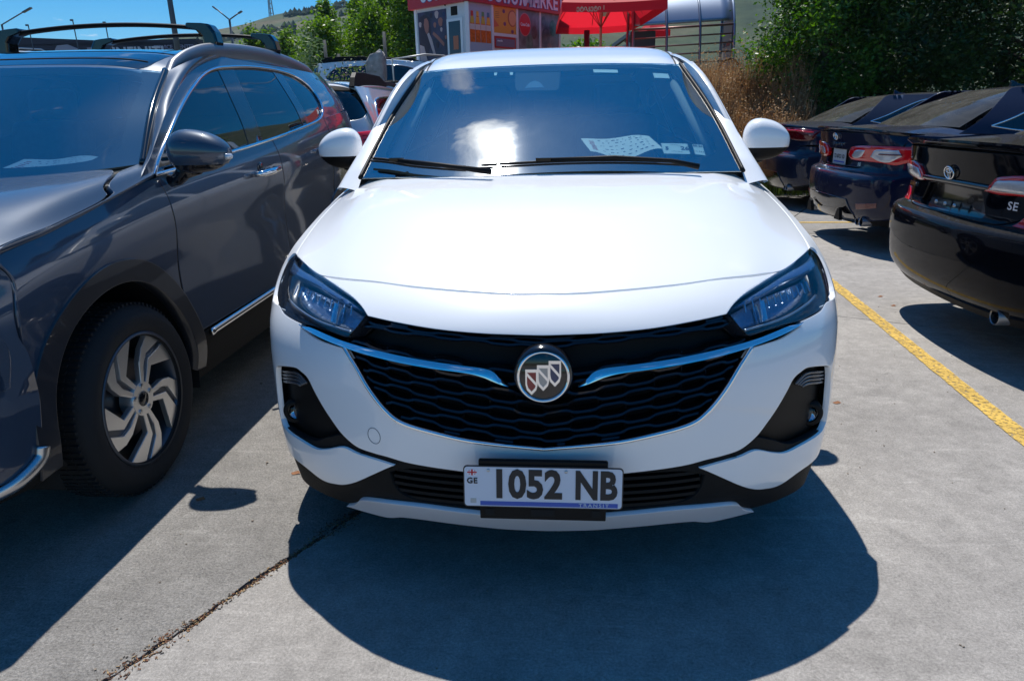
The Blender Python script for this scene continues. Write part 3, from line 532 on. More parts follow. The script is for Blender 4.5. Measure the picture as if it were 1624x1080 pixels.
def seat(root,x,y,z,dirn=1,m=None):
    """bucket seat facing -y*dirn"""
    st=sub('seat',root,(x,y,z)); d=dirn
    o=MB().box((0,0,.06),(.48,.50,.14)).build('seat_base',m or SEAT,st); bevel(o,.04,3)
    o=MB().box((0,.27*d,.38),(.46,.12,.60),rx=-.28*d).build('seat_back',m or SEAT,st); bevel(o,.05,3)
    o=MB().box((0,.38*d,.76),(.26,.09,.16),rx=-.2*d).build('head_rest',m or SEAT,st); bevel(o,.035,3)
def steering(root,x,y,z,tilt=.45):
    st=sub('steering_wheel',root,(x,y,z)); M=Matrix.Rotation(-tilt,3,'X'); pts=[M@Vector((.185*math.cos(2*PI*k/28),0,.185*math.sin(2*PI*k/28))) for k in range(29)]
    MB().tube(pts,.015,8,False).build('wheel_rim',mat('steering_leather',(.02,.02,.022),.45),st,smooth=True)
    b=MB()
    for a in (0,PI,1.5*PI): b.tube([(0,0,0),M@Vector((.18*math.cos(a),0,.18*math.sin(a)))],.016,6)
    b.build('wheel_spoke',SATIN,st,smooth=True); o=MB().box((0,-.01,0),(.15,.05,.13),rx=-tilt).build('wheel_boss',INTER,st); bevel(o,.02,3)
def blob(fn,nu=40,nv=24):
    v=[];f=[]
    for i in range(nv+1):
        p=PI*i/nv-PI/2
        for j in range(nu):
            a=2*PI*j/nu; v.append(fn(math.cos(p)*math.cos(a),math.cos(p)*math.sin(a),math.sin(p)))
    for i in range(nv):
        for j in range(nu): f.append((i*nu+j,i*nu+(j+1)%nu,(i+1)*nu+(j+1)%nu,(i+1)*nu+j))
    return v,f
def se(c,e): return math.copysign(abs(c)**e,c)
def mirror(root,side,inner,outer,y,zb,zt,zsplit,dep,cap,base,arm_to,rear='glass',trim=None,indicator=False):
    """door mirror seen from its front: coloured cap over a dark lower shell, on an arm; side=+1 at +x"""
    cx=(inner+outer)/2; hx=(outer-inner)/2; cz=(zb+zt)/2; hz=(zt-zb)/2
    def fn(a,b,c):
        a,b,c=se(a,.72),se(b,.85),se(c,.80)
        k=(a+1)/2                                   # 0 inner .. 1 outer
        x=cx+a*hx; zz=cz+c*hz*(1-.42*k**2.2) - .10*hz*k*k; yy=y+b*dep*(.6+.4*(1-k*.5)) if b<0 else y+b*dep*.55
        return (side*x,yy,zz)
    v,f=blob(fn)
    mo=sub('side_mirror',root)
    up=[q for q in f if sum(v[i][2] for i in q)/4>=zsplit]; lo=[q for q in f if sum(v[i][2] for i in q)/4<zsplit]
    def cut(fs,nm,m,sc):
        idx=sorted({i for q in fs for i in q}); mp_={i:k for k,i in enumerate(idx)}
        vv=[]
        for i in idx:
            p=v[i]; vv.append((side*cx+(p[0]-side*cx)*sc,y+(p[1]-y)*sc,p[2]))
        return MB().add(vv,[tuple(mp_[i] for i in q) for q in fs]).build(nm,m,mo,smooth=True)
    cut(up,'mirror_cap',cap,1.); cut(lo,'mirror_shell',base,.985)
    # level the cut line of both shells
    for o in mo.children:
        for vt in o.data.vertices:
            if abs(vt.co.z-zsplit)<hz*.075: vt.co.z=zsplit
    hole=MB(); k=28; ring=[fn(math.cos(2*PI*i/k),0.55,math.sin(2*PI*i/k)) for i in range(k)]
    g=[(side*cx+(p[0]-side*cx)*.86,y+dep*.56,cz+(p[2]-cz)*.86) for p in [fn(math.cos(2*PI*i/k)*1.0,0,math.sin(2*PI*i/k)) for i in range(k)]]
    MB().add(g,[tuple(range(k))]).build('mirror_glass',CHROME,mo)
    b=MB(); a=Vector(arm_to); c=Vector((side*(inner+hx*.35),y+.01,zb+hz*.16)); mid=(a+c)/2+Vector((0,-.004,-.012))
    b.tube([a,mid,c,(side*(inner+hx*.9),y,zb+hz*.22)],[.030,.026,.032,.02],12); o=b.build('mirror_arm',base,mo,smooth=True)
    if indicator:
        X=[]
        for t in np.linspace(.62,1.02,12):
            p=fn(math.cos((1-t)*1.2)*.99,-abs(math.sin((1-t)*1.2))-.02,-.18); X.append((p[0],p[1]-.002,p[2]))
        MB().tube(X,[.004]+[.012]*9+[.009,.004],8).build('mirror_indicator',CLEAR,mo,smooth=True)
    return mo
def logo_tri_shield(parent,M):
    """round chrome ring with three overlapping shields, red, silver and blue"""
    e=sub('badge',parent); e.matrix_local=M
    MB().lathe([(0,.003),(.056,.003),(.060,0)],'z').build('badge_plate',GLOSSB,e,smooth='auto')
    MB().lathe([(.0565,.002),(.0585,.0075),(.0615,.009),(.0645,.0075),(.066,0)],'z',n=64).build('badge_ring',CHROME,e,smooth=True)
    cols=[mat('badge_red',(.22,.012,.015),.2,.3,1),mat('badge_silver',(.35,.36,.38),.25,.8),mat('badge_blue',(.015,.03,.10),.2,.3,1)]
    for k,(cx,cy) in enumerate(((-.0285,-.011),(.0,.0),(.0285,.011))):
        def sh(s): return [(-.0150*s,.030*s),(.0150*s,.030*s),(.0150*s,-.008*s),(.0115*s,-.022*s),(0,-.0345*s),(-.0115*s,-.022*s),(-.0150*s,-.008*s)]
        h0=.004+k*.0016; fr=MB(); o_=sh(1); i_=sh(.74); n=7
        fn=lambda a,b,h:(a+cx,b+cy,h)
        v=[fn(*p,h0) for p in o_]+[fn(*p,h0+.0035) for p in o_]+[fn(*p,h0+.0035) for p in i_]+[fn(*p,h0+.0012) for p in i_]
        f=[]
        for j in range(3):
            for i in range(n): f.append((j*n+i,j*n+(i+1)%n,(j+1)*n+(i+1)%n,(j+1)*n+i))
        fr.add(v,f); fr.build('badge_shield',CHROME,e); MB().prism([p for p in i_],fn,h0,h0+.0016).build('badge_field',cols[k],e)
        MB().prism([(-.011,.022),(-.011,.013),(.0108,-.012),(.0108,-.003)],fn,h0+.0016,h0+.0030).build('badge_bar',CHROME,e)
def logo_ovals(parent,M,s=1):
    e=sub('badge',parent); e.matrix_local=M
    def ov(a,b,cx,cy,r): 
        return MB().tube([(cx+a*math.cos(2*PI*i/40),cy+b*math.sin(2*PI*i/40),.005) for i in range(41)],r,8,False)
    for nm,q in (('badge_ring',(.072*s,.048*s,0,0,.0065*s)),('badge_oval',(.042*s,.0165*s,0,.016*s,.0048*s)),('badge_oval',(.0165*s,.040*s,0,-.006*s,.0048*s))): ov(*q).build(nm,CHROME,e,smooth=True)
    return e
# ------------------------------------------------------------------ the white crossover
def white_car():
    CEN[0]=np.array((0,2,.6)); n='w_nose'
    c=thing('white_crossover','white compact crossover seen head-on in the centre, with number plate 1052 NB','car',(0,0,0))
    # sheet metal of the front
    hood=[(0,.6415),(.0703,.6415),(.1674,.6450),(.2829,.6500),(.4124,.6540),(.55,.644),(.6585,.6324),(.7846,.6485),(.868,.656),(.902,.70),(.925,.78),(.93,.86),(.925,.93),(.905,.975),(.86,.990),(.80,.992),(.7125,.985),(.6013,.978),(.5051,.9713),(.2528,.9734),(.1337,.9776),(0,.982)]
    panel('bonnet',c,WHITE,n,full(hood),step=.028,thick=.025,shrink=.0022)
    nosep=TR['nosep']; panel('nose_panel',c,WHITE,n,full(nosep),step=.025,thick=.03,shrink=.0012)
    cov=TR['cover']; panel('front_bumper',c,WHITE,n,full(cov),step=.022,thick=.016,shrink=.0008,ang=38)
    for mir in (False,True):
        panel('fender_edge',c,WHITE,n,[(1,.467),(.93,.471),(.966,.484),(.9765,.505),(.9765,.545),(.963,.597),(.93,.640),(.885,.655),(.912,.70),(.935,.78),(.94,.86),(.935,.93),(.925,.985),(.93,1),(1,1),(1,.9),(1,.8),(1,.7),(1,.6)],step=.03,thick=.02,mir=mir)
        # lamps
        sx_=-1 if mir else 1; hl=[(a_ if a_<.95 else (.958 if b_>.58 else .972),b_) for a_,b_ in TR['hl']]; hp=sub('headlight',c)
        panel('headlight_housing',hp,GLOSSB,n,hl,step=.03,off=-.045,thick=.0,lip=0,mir=mir,shrink=-.004)
        # inner bezel wall
        X,Nn=curve_on(n,hl+[hl[0]],0,6,mir); v=np.concatenate([X,X-Nn*.045]); k=len(X)
        MB().add(v.tolist(),[(i,i+1,k+i+1,k+i) for i in range(k-1)]).build('headlight_bezel',mat('smoked_bezel',(.02,.025,.035),.2,.2,.6),hp,smooth=True)
        rf=TR['hl_refl']; panel('lamp_reflector',hp,mat('lamp_reflector',(.30,.36,.46),.22,.85,bump=1.0,bscale=38),n,rf,step=.012,off=-.026,thick=.008,lip=.001,mir=mir,bulge=(-.018,.05))
        panel('daytime_lamp',hp,mat('light_guide',(.13,.22,.38),.22,.6,1),n,TR['hl_guide'],step=.014,off=-.014,thick=.02,lip=.002,mir=mir,bulge=(.008,.012))
        panel('lamp_divider',hp,CHROME,n,TR['hl_div'],step=.012,off=-.006,thick=.03,lip=.001,mir=mir)
        q=[(.80,.525),(.62,.500),(.52,.492),(.47,.487)]
        band_on('lower_lamp_bezel',hp,SATIN,n,q,.008,.01,-.02,mir)
        # fluted ribs of the reflector
        rb=MB()
        for k in range(11):
            u=.47+.028*k; a=NET[n]([u*(-1 if mir else 1)],[.570-.0005*k])[0]; b_=NET[n]([u*(-1 if mir else 1)],[.535])[0]; nn=NET[n].normal([u],[.55])[0]
            rb.tube([a+np.array((0,.026,0)),b_+np.array((0,.026,0))],.0022,5)
        rb.build('reflector_rib',CHROME,hp)
        panel('headlight_lens',hp,LG,n,hl,step=.03,off=.0,thick=.004,mir=mir,shrink=.001)
        # fog lamp pockets
        pk=TR['pocket']; pk=[(.93,.309),(.82,.322)]+[tuple(p) for p in pk[1:10]]+[(.79,.128),(.90,.135),(.915,.16),(.925,.2),(.93,.26)]
        panel('fog_pocket',c,PLAST,n,pk,step=.03,off=-.035,thick=.0,lip=0,mir=mir,shrink=-.006)
        X,Nn=curve_on(n,[tuple(p) for p in pk]+[pk[0]],-.002,6,mir); k=len(X); v=np.concatenate([X,X-Nn*.036]); MB().add(v.tolist(),[(i,i+1,k+i+1,k+i) for i in range(k-1)]).build('pocket_wall',PLAST,c,smooth=True)
        fp=NET[n]([.7675],[.198])[0]; fn_=NET[n].normal([.7675],[.198])[0]; fn_=fn_ if fn_[1]<0 else -fn_; sx=-1 if mir else 1
        nn=Vector((0,-1,.03)).normalized(); M=frame(((fp[0]-.012)*sx,fp[1]+.045,fp[2]),(1,0,0),(0,0,1),nn)
        e=sub('fog_lamp',c); e.matrix_local=M
        MB().lathe([(.024,.012),(.034,.014),(.040,.006),(.044,-.02)],'z').build('fog_bezel',PLAST,e,smooth=True)
        MB().lathe([(0,.012),(.014,.011),(.022,.007),(.025,0)],'z').build('fog_lens',LG,e,smooth=True); MB().lathe([(0,-.012),(.012,-.006),(.024,.004)],'z').build('fog_reflector',CHROME,e,smooth=True)
        dr=MB(); X,Nn=curve_on(n,[(.90,.295),(.80,.312),(.715,.325),(.665,.312)],-.022,8,mir)
        for w_ in range(4): dr.tube([X[i]+np.array((0,0,-.011*w_)) for i in range(2*w_,len(X)-w_*2)],.0045,6)
        dr.build('turn_signal',mat('smoked_lens',(.10,.10,.11),.15,.3,.6),c,smooth=True)
        # chrome wing: its broad face leans back so that it looks up
        W0=np.array(TR['wing']); tp_=_cr(W0[:10],np.linspace(0,1,46)); bt_=_cr(W0[[0]+list(range(18,8,-1))],np.linspace(0,1,46)); v=[];f=[]
        for q,(uv,of) in enumerate(((tp_,-.012),(tp_,.002),(tp_*.55+bt_*.45,.008),(tp_*.2+bt_*.8,.0085),(tp_*.12+bt_*.88,-.014))):
            X,Nn=NET[n](uv[:,0],uv[:,1]),NET[n].normal(uv[:,0],uv[:,1]); Nn=np.where((Nn[:,1]>0)[:,None],-Nn,Nn); X=X+Nn*of
            if q in (0,1): X[:,2]+=.001
            v+=(X*np.array((sx_,1,1))).tolist()
        for q in range(4):
            for i in range(45): f.append((q*46+i,q*46+i+1,(q+1)*46+i+1,(q+1)*46+i))
        MB().add(v,f).build('chrome_wing',CHROME,c,smooth='auto')
        band_on('grille_trim',c,CHROME,n,TR['grline'],.013,.014,.004,mir,taper=lambda t:.8+.2*math.sin(PI*min(1,t*1.2)))
    # grille: dark back and wavy bars
    gi=[(0,.5124)]+[tuple(p) for p in TR['nosep'][-2:8:-1]]+[(.415,.545),(.44,.50),(.468,.462),(.475,.432),(.43,.392),(.392,.350),(.348,.313),(.306,.291),(.22,.275),(.107,.260),(0,.2489)]
    panel('grille_back',c,DARK,n,full(gi),step=.05,off=-.06,thick=.0,lip=0,shrink=-.006)
    X,Nn=curve_on(n,full(gi)+[full(gi)[0]],-.001,4); k=len(X); v=np.concatenate([X,X-Nn*.06]); MB().add(v.tolist(),[(i,i+1,k+i+1,k+i) for i in range(k-1)]).build('grille_surround',GLOSSB,c,smooth=True)
    GB=mat('grille_bar',(.005,.006,.010),.25,.2,.5)
    gp=np.array(full(gi))*np.array((NET[n].su,NET[n].sv))
    def clip_runs(us,vs,pts):
        k=inpoly(np.stack([us*NET[n].su,vs*NET[n].sv],1),[tuple(p) for p in gp]); runs=[];cur=[]
        for i in range(len(us)):
            if k[i]: cur.append(pts[i])
            elif cur: runs.append(cur);cur=[]
        if cur: runs.append(cur)
        return runs
    us=np.linspace(-.5,.5,181)
    def grv(r,us): # bars rise to the sides like the wings do
        return r+ .055*np.abs(us)/.45
    for j,r0 in enumerate((.245,.262,.281,.300,.319,.338,.357,.377,.398,.472,.488,.503,.52)):
        ph=j%2; wave=.0035*np.tanh(2.6*np.sin(us*2*PI/.115+PI*ph)); vs_=grv(r0,us)+wave
        X=NET[n](us,vs_); Nn=NET[n].normal(us,vs_); Nn=np.where((Nn[:,1]>0)[:,None],-Nn,Nn); X=X-Nn*.016
        for run in clip_runs(us,vs_,X):
            if len(run)<4: continue
            v=[];f=[]
            for p in run: v+=[p+np.array((0,-.004,.0045)),p+np.array((0,-.008,0)),p+np.array((0,-.004,-.0045)),p+np.array((0,.03,-.003)),p+np.array((0,.03,.006))]
            for i in range(len(run)-1):
                for q in range(5): f.append((i*5+q,i*5+(q+1)%5,(i+1)*5+(q+1)%5,(i+1)*5+q))
            MB().add(v,f).build('grille_bar',GB,c,smooth='auto')
    # upright webs between bars
    wb=MB()
    for u0 in np.arange(-.46,.47,.0575):
        for lo,hi in ((.235,.40),(.47,.53)):
            vv=np.linspace(lo,hi,12); uu=np.full(12,u0); vs_=grv(vv,uu); X=NET[n](uu,vs_)+np.array((0,.03,0))
            for run in clip_runs(uu,vs_,X):
                if len(run)>1: wb.tube(run,.0025,4)
    o=wb.build('grille_webs',GB,c); tag(o,kind='stuff')
    # badge carrier
    p=NET[n]([0],[.4058])[0]; MB().lathe([(0,.0),(.066,-.001),(.072,.004),(.076,.03)],'y',c=(p[0],p[1]-.012,p[2]),n=48).build('badge_carrier',GLOSSB,c,smooth=True)
    logo_tri_shield(c,frame((p[0],p[1]-.012,p[2]),(1,0,0),(0,0,1),(0,-1,.12)))
    # lower grille, dark cladding and lip
    lowc=[(0,.180),(.1787,.184),(.2966,.191),(.3552,.197),(.44,.20),(.52,.215),(.58,.19),(.66,.16),(.80,.155),(.93,.15),(1,.17),(1,.0),(.9,.0),(.6,.0),(.3,.0),(0,.0)]
    low_hole=[(0,.172),(.1787,.170),(.30,.166),(.36,.150),(.345,.115),(.30,.092),(.19,.086),(0,.083)]
    panel('lower_cladding',c,CLAD,n,full(lowc),holes=[full(low_hole)],step=.035,off=-.008,thick=.02)
    panel('intake_back',c,DARK,n,full(low_hole),step=.06,off=-.09,thick=0,lip=0,shrink=-.02)
    for j in range(5):
        v0=.096+.0155*j; e_=.35-.004*abs(j-2); uu=np.linspace(-e_,e_,40); X=NET[n](uu,np.full(40,v0)); v=[];f=[]
        for p in X: v+=[p+np.array((0,.014,.004)),p+np.array((0,.012,-.004)),p+np.array((0,.05,-.006)),p+np.array((0,.05,.004))]
        for i in range(39):
            for q in range(4): f.append((i*4+q,i*4+(q+1)%4,(i+1)*4+(q+1)%4,(i+1)*4+q))
        MB().add(v,f).build('intake_slat',PLAST,c)
    sk=[(0,.066),(.0914,.073),(.1947,.080),(.3092,.081),(.4571,.056),(.505,.018),(.545,.0005),(.46,.0005),(.42,.0006),(.385,.002),(.3603,.010),(.3347,.019),(.271,.0226),(.155,.0139),(.0951,.0065),(0,.001)]
    panel('skid_plate',c,SILVERP,n,full(sk),step=.025,off=.006,thick=.014)
    # towing-eye cover: a thin grey ring painted for the shade in its gap
    tp=NET[n]([-.3919],[.2443])[0]; tn=NET[n].normal([-.39],[.2443])[0]; tn=tn if tn[1]<0 else -tn
    e=sub('tow_cover',c); e.matrix_local=frame(tp+tn*.0002,Vector((1,0,0)),(0,0,1),tn)
    MB().tube([(.0205*math.cos(2*PI*i/40),.0235*math.sin(2*PI*i/40),0) for i in range(41)],.0009,6,False).build('cover_gap_ring',mat('gap_shade_grey',(.16,.17,.19),.7),e)
    # number plate
    pl=sub('number_plate',c); p=NET[n]([.0],[.1515])[0]; tilt=.10; pl.matrix_local=frame((p[0]-.003,p[1]-.062,.4105),(1,0,-.012),(0,0,1),(0,-1,tilt))
    W_,H_=.401,.111
    def rr(w,h,r,k=5):
        o=[]
        for cx,cy,a0 in ((w/2-r,h/2-r,0),(-w/2+r,h/2-r,90),(-w/2+r,-h/2+r,180),(w/2-r,-h/2+r,270)):
            for i in range(k+1): a=R(a0+90*i/k); o.append((cx+r*math.cos(a),cy+r*math.sin(a)))
        return o
    fz=lambda a,b,h:(a,b,h)
    MB().prism(rr(W_,H_,.010),fz,-.003,0).build('plate_edge',mat('plate_border',(.02,.02,.022),.4),pl)
    MB().prism(rr(W_-.006,H_-.006,.008),fz,0,.0012).build('plate_face',mat('plate_white',(.62,.66,.74),.35,coat=.3),pl)
    MB().prism([(-.158,-.0505),(.188,-.0505),(.188,-.039),(-.158,-.039)],fz,.0012,.0018).build('plate_band',mat('plate_blue',(.03,.09,.42),.4),pl)
    I4=Matrix.Identity(4); PB=mat('plate_black',(.012,.012,.014),.5)
    text_mesh('plate_number','1052',.103,PB,pl,Matrix.Translation((-.0415,.0045,.0018)),.0008,.0038,.86,1.02); text_mesh('plate_letters','NB',.103,PB,pl,Matrix.Translation((.132,.0045,.0018)),.0008,.0038,.76,1.02)
    text_mesh('plate_word','TRANSIT',.0125,mat('plate_word',(.45,.52,.62),.5),pl,Matrix.Translation((.128,-.0448,.0024)),.0003,.0002,1.2,1.35)
    text_mesh('country_code','GE',.021,PB,pl,Matrix.Translation((-.178,.015,.0018)),.0005,.0006,1,1.1)
    MB().prism([(-.190,.030),(-.166,.030),(-.166,.046),(-.190,.046)],fz,.0012,.0016).build('flag_field',mat('flag_white',(.75,.75,.78),.5),pl)
    fl=MB()
    for q in ((-.178,.038,.024,.0035),(-.178,.038,.0042,.016)): fl.box((q[0],q[1],.0018),(q[2],q[3],.0004))
    for a,b in ((-.185,.0425),(-.171,.0425),(-.185,.0335),(-.171,.0335)): fl.box((a,b,.0019),(.0035,.0009,.0003)); fl.box((a,b,.0022),(.0010,.0032,.0003))
    fl.build('flag_cross',mat('flag_red',(.60,.02,.03),.5),pl); MB().prism([(-.183,-.045),(-.168,-.045),(-.168,-.032),(-.183,-.032)],fz,.0012,.0015).build('hologram',mat('hologram',(.42,.45,.46),.3,.4,bump=.5,bscale=500),pl)
    for a in (-.137,.058): MB().lathe([(0,.002),(.004,.0018),(.0045,.0005)],'z',c=(a,.044,.0012),n=12).build('plate_screw',SATIN,pl,smooth=True)
    o=MB().box((0,.052,-.012),(.325,.035,.014)).build('plate_holder',PLAST,pl); bevel(o,.004); o=MB().box((0,-.072,-.014),(.32,.04,.014)).build('plate_holder',PLAST,pl); bevel(o,.003)
    for a in (-.135,.0,.135): MB().box((a,-.072,-.0065),(.022 if a else .06,.018,.002)).build('holder_slot',DARK,pl)
    # windscreen
    ws=TR['ws']; g=[(0,0),(.5,0),(1,0),(1,.25),(1,.6),(1,1),(.6,1),(0,1)]
    panel('windscreen',c,WG,'w_ws',full(g),step=.06,off=0,thick=.004,shrink=.004)
    cl=[tuple(p) for p in TR['wsclear']]; cl[0]=(0,cl[0][1]); cl[-1]=(0,cl[-1][1])
    clear=full(cl)[::1]
    panel('windscreen_frit',c,FRIT,'w_ws',full(g),holes=[clear],step=.05,off=-.007,thick=.001,lip=0,shrink=.004)
    panel('sensor_cover',c,mat('sensor_housing',(.010,.012,.02),.6,spec=.1),'w_ws',TR['sensor'],step=.05,off=-.010,thick=.03,mir=False)
    panel('camera_window',c,mat('camera_window',(.16,.22,.28),.2),'w_ws',[(-.105,.735),(-.085,.80),(-.062,.82),(-.04,.80),(-.02,.735)],step=.03,off=-.0085,thick=.002,lip=0)
    for k_ in 'abcdef':
        s=[tuple(p) for p in TR['st_'+k_]]; panel('windscreen_sticker',c,STICK,'w_ws',s,step=.03,off=-.006 if k_ in 'ab' else -.0055,thick=.0005,lip=0,ang=20)
    def st_text(t,u,v,size,m=INK,bold=.0):
        p=NET['w_ws']([u],[v])[0]; nn=NET['w_ws'].normal([u],[v])[0]; nn=nn if nn[2]>0 else -nn; return text_mesh('sticker_print',t,size,m,c,frame(p-nn*.0048,(1,0,0),(0,0,1),nn),.0002,bold)
    st_text('5',.512,.180,.028,bold=.0008); st_text('26',.617,.178,.032,bold=.0008); st_text('05-20',.709,.195,.016,bold=.0003); st_text('-----------',.565,.205,.012); st_text('-----------',.565,.158,.012)
    st_text('1 2  3 8 5',.707,.155,.010)
    # cowl, wipers
    cw=[(0,.0),(.5,.0),(.9,.0),(1,.0),(1,.06),(.6,.035),(0,.02)]
    MB().add([(x,y-.02,z-.02) for x,y,z in [(-.76,1.17,1.075),(-.4,1.06,1.088),(0,1.02,1.09),(.4,1.06,1.088),(.76,1.17,1.075)]]+[(x,y,z) for x,y,z in [(-.74,1.30,1.10),(-.4,1.14,1.10),(0,1.09,1.10),(.4,1.14,1.10),(.74,1.30,1.10)]],[(i,i+1,i+6,i+5) for i in range(4)]).build('cowl_panel',PLAST,c)
    for nm in ('wip1','wip2'):
        X,Nn=curve_on('w_ws',TR[nm],.020,6); wp=sub('wiper',c)
        MB().tube(X.tolist(),.0045,6).build('wiper_blade',RUBBER,wp,smooth=True)
        X2,_=curve_on('w_ws',[(a,b) for a,b in TR[nm]],.030,6); k=len(X2); i0=int(k*.08); 
        MB().tube((X2+np.array((0,0,.002))).tolist()[i0:int(k*.9)],[.003]+[.0058]*(int(k*.9)-i0-2)+[.003],6).build('wiper_spoiler',PLAST,wp,smooth=True)
        if nm=='wip1': arm=[X2[int(k*.45)]+np.array((0,-.0,.008)),X2[int(k*.8)]+np.array((.0,-.02,.008)),(X2[-1]+np.array((.10,-.06,-.01)))]
        else: arm=[X2[int(k*.38)]+np.array((0,-.0,.010)),X2[int(k*.62)]+np.array((0,-.012,.012)),X2[int(k*.9)]+np.array((.0,-.02,.006)),(X2[-1]+np.array((.03,-.03,-.012)))]
        MB().tube([tuple(q) for q in arm],[.005]+[.008]*(len(arm)-2)+[.011],8).build('wiper_arm',PLAST,wp,smooth=True)
        MB().box(tuple(arm[0]),(.055,.016,.012)).build('wiper_clip',GLOSSB,wp)
    # roof, pillars, rails
    panel('roof',c,WHITE,'w_roof',[(-1,0),(1,0),(1,.5),(1,.85),(.8,1),(0,1),(-.8,1),(-1,.85),(-1,.5)],step=.06,thick=.02)
    for s in (1,-1):
        A_=NET['w_ws'](np.full(41,.998*s),np.linspace(0,1,41)); MB().tube([(p[0]+.006*s,p[1]+.001,p[2]+.002) for p in A_],.0075,8).build('pillar_seal',PLAST,c,smooth=True)
        B_,_=curve_on('w_gside',[(.0,.0),(.045,.13),(.10,.30),(.15,.52),(.20,.72),(.26,.85)],0,8,s<0); A2=A_+np.array((.012*s,.004,.0)); A2[:4]+=np.array([(0,-.03*(1-q/4),-.045*(1-q/4)) for q in range(4)]); v=[];f=[]; k=41
        up=np.array((.80*s,-.30,.52)); up/=np.linalg.norm(up)
        for i in range(k):
            a_=A2[i];b_=B_[i]; L_=np.linalg.norm(b_-a_)
            for q in np.linspace(0,1,11): v.append(a_+(b_-a_)*q+up*min(L_,.09)*.20*math.sin(PI*q)**.7)
        for i in range(k-1):
            for q in range(10): f.append((i*11+q,i*11+q+1,(i+1)*11+q+1,(i+1)*11+q))
        MB().add(v,f).build('windscreen_pillar',WHITE,c,smooth=True)
        P=[NET['w_roof']([.995],[v_])[0] for v_ in np.linspace(.02,.97,30)]; MB().tube([((p[0]+.004)*s,p[1],p[2]-.013) for p in P],.018,10).build('roof_side',WHITE,c,smooth=True); MB().tube([((p[0]-.012)*s,p[1],p[2]+.003) for p in P],.005,6).build('roof_ditch_trim',PLAST,c,smooth=True)
    arch=[(.90,.36,.37),(3.49,.36,.37)]
    for mir in (False,True):
        car_side(c,'w_side',WHITE,(.54,1.30,2.38,3.30,4.19),.42,arch,('front_fender','front_door','rear_door','rear_quarter'),mir,step=.07)
        s=-1 if mir else 1
        for yc,zc,r in arch:
            arch_trim(c,'w_side',yc,zc,.365,.425,mir); wheel_well(c,.50*s,.87*s,yc,zc,.39)
            tyre_and_rim(c,.79*s,yc,.345,.345,.235,.215,s,'plain')
        for a,b in ((1.28,3.12),): panel('sill_cladding',c,CLAD,'w_side',inv('w_side',(1,2),[(a,.25),(b,.25),(b,.43),(a,.43)]),step=.08,mir=mir,off=.004)
        gs='w_gside'; wins=[[(1.42,1.10),(1.72,1.30),(2.0,1.44),(2.30,1.49),(2.32,1.12),(1.8,1.10)],[(2.40,1.12),(2.40,1.495),(2.9,1.50),(3.16,1.48),(3.2,1.15)],[(3.30,1.17),(3.30,1.46),(3.6,1.43),(3.82,1.34),(3.72,1.22)]]
        W=[inv(gs,(1,2),q) for q in wins]
        panel('side_upper',c,WHITE,gs,[(.0,0),(.3,0),(.6,0),(1,0),(1,.5),(.97,1),(.6,1),(.42,1),(.34,.95),(.26,.85),(.20,.72),(.15,.52),(.10,.30),(.045,.13)],holes=W,step=.07,mir=mir,thick=.015)
        for q in W: panel('side_window',c,SG,gs,q,step=.08,mir=mir,off=-.006,thick=.003,shrink=-.004)
        mirror(c,s,.795,.982,1.43,1.095,1.272,1.152,.075,WHITE,PLAST,(.80*s,1.40,1.10))
    tail=xf(NET['t_tail'],lambda P:P*np.array((.965,-1,1.0))+np.array((0,4.34,0)))
    panel('tailgate',c,WHITE,tail,[(-1,0),(1,0),(1,.5),(1,1),(-1,1),(-1,.5)],holes=[[(-.78,.66),(.78,.66),(.80,.9),(-.80,.9)]],step=.1); panel('rear_window',c,SG,tail,[(-.78,.66),(.78,.66),(.80,.9),(-.80,.9)],step=.1,off=-.004,shrink=-.004)
    for s in (1,-1): panel('tail_light',c,RED,tail,[(.62*s,.44),(.98*s,.44),(.98*s,.55),(.62*s,.54)],step=.06,off=.006)
    # inside
    core(c,[(.30,.45,.30,.50),(.65,.50,.26,.78),(1.05,.50,.22,.88),(1.5,.78,.22,.62),(3.1,.78,.22,.62),(3.4,.50,.24,.80),(4.2,.60,.30,.95)])
    core(c,[(1.12,.74,.80,1.045),(1.30,.76,.72,1.075),(1.62,.77,.70,1.055),(1.75,.77,.60,.98),(1.8,.77,.55,.80)],INTER,'dashboard')
    core(c,[(1.9,.57,1.50,1.505),(2.6,.585,1.58,1.585),(3.8,.56,1.56,1.565)],LINER,'headliner')
    for x in (-.37,.37): seat(c,x,2.25,.62)
    seat(c,-.42,3.1,.62); seat(c,.42,3.1,.62); seat(c,0,3.12,.62)
    steering(c,.37,1.82,1.02); 
    for s in (1,-1): MB().tube([(.655*s,1.30,1.10),(.62*s,1.5,1.235),(.565*s,1.80,1.42)],.022,8).build('pillar_liner',LINER,c,smooth=True)
    o=MB().box((0,2.02,1.40),(.24,.03,.065)).build('rear_view_mirror',PLAST,c); bevel(o,.02,3)
    return c
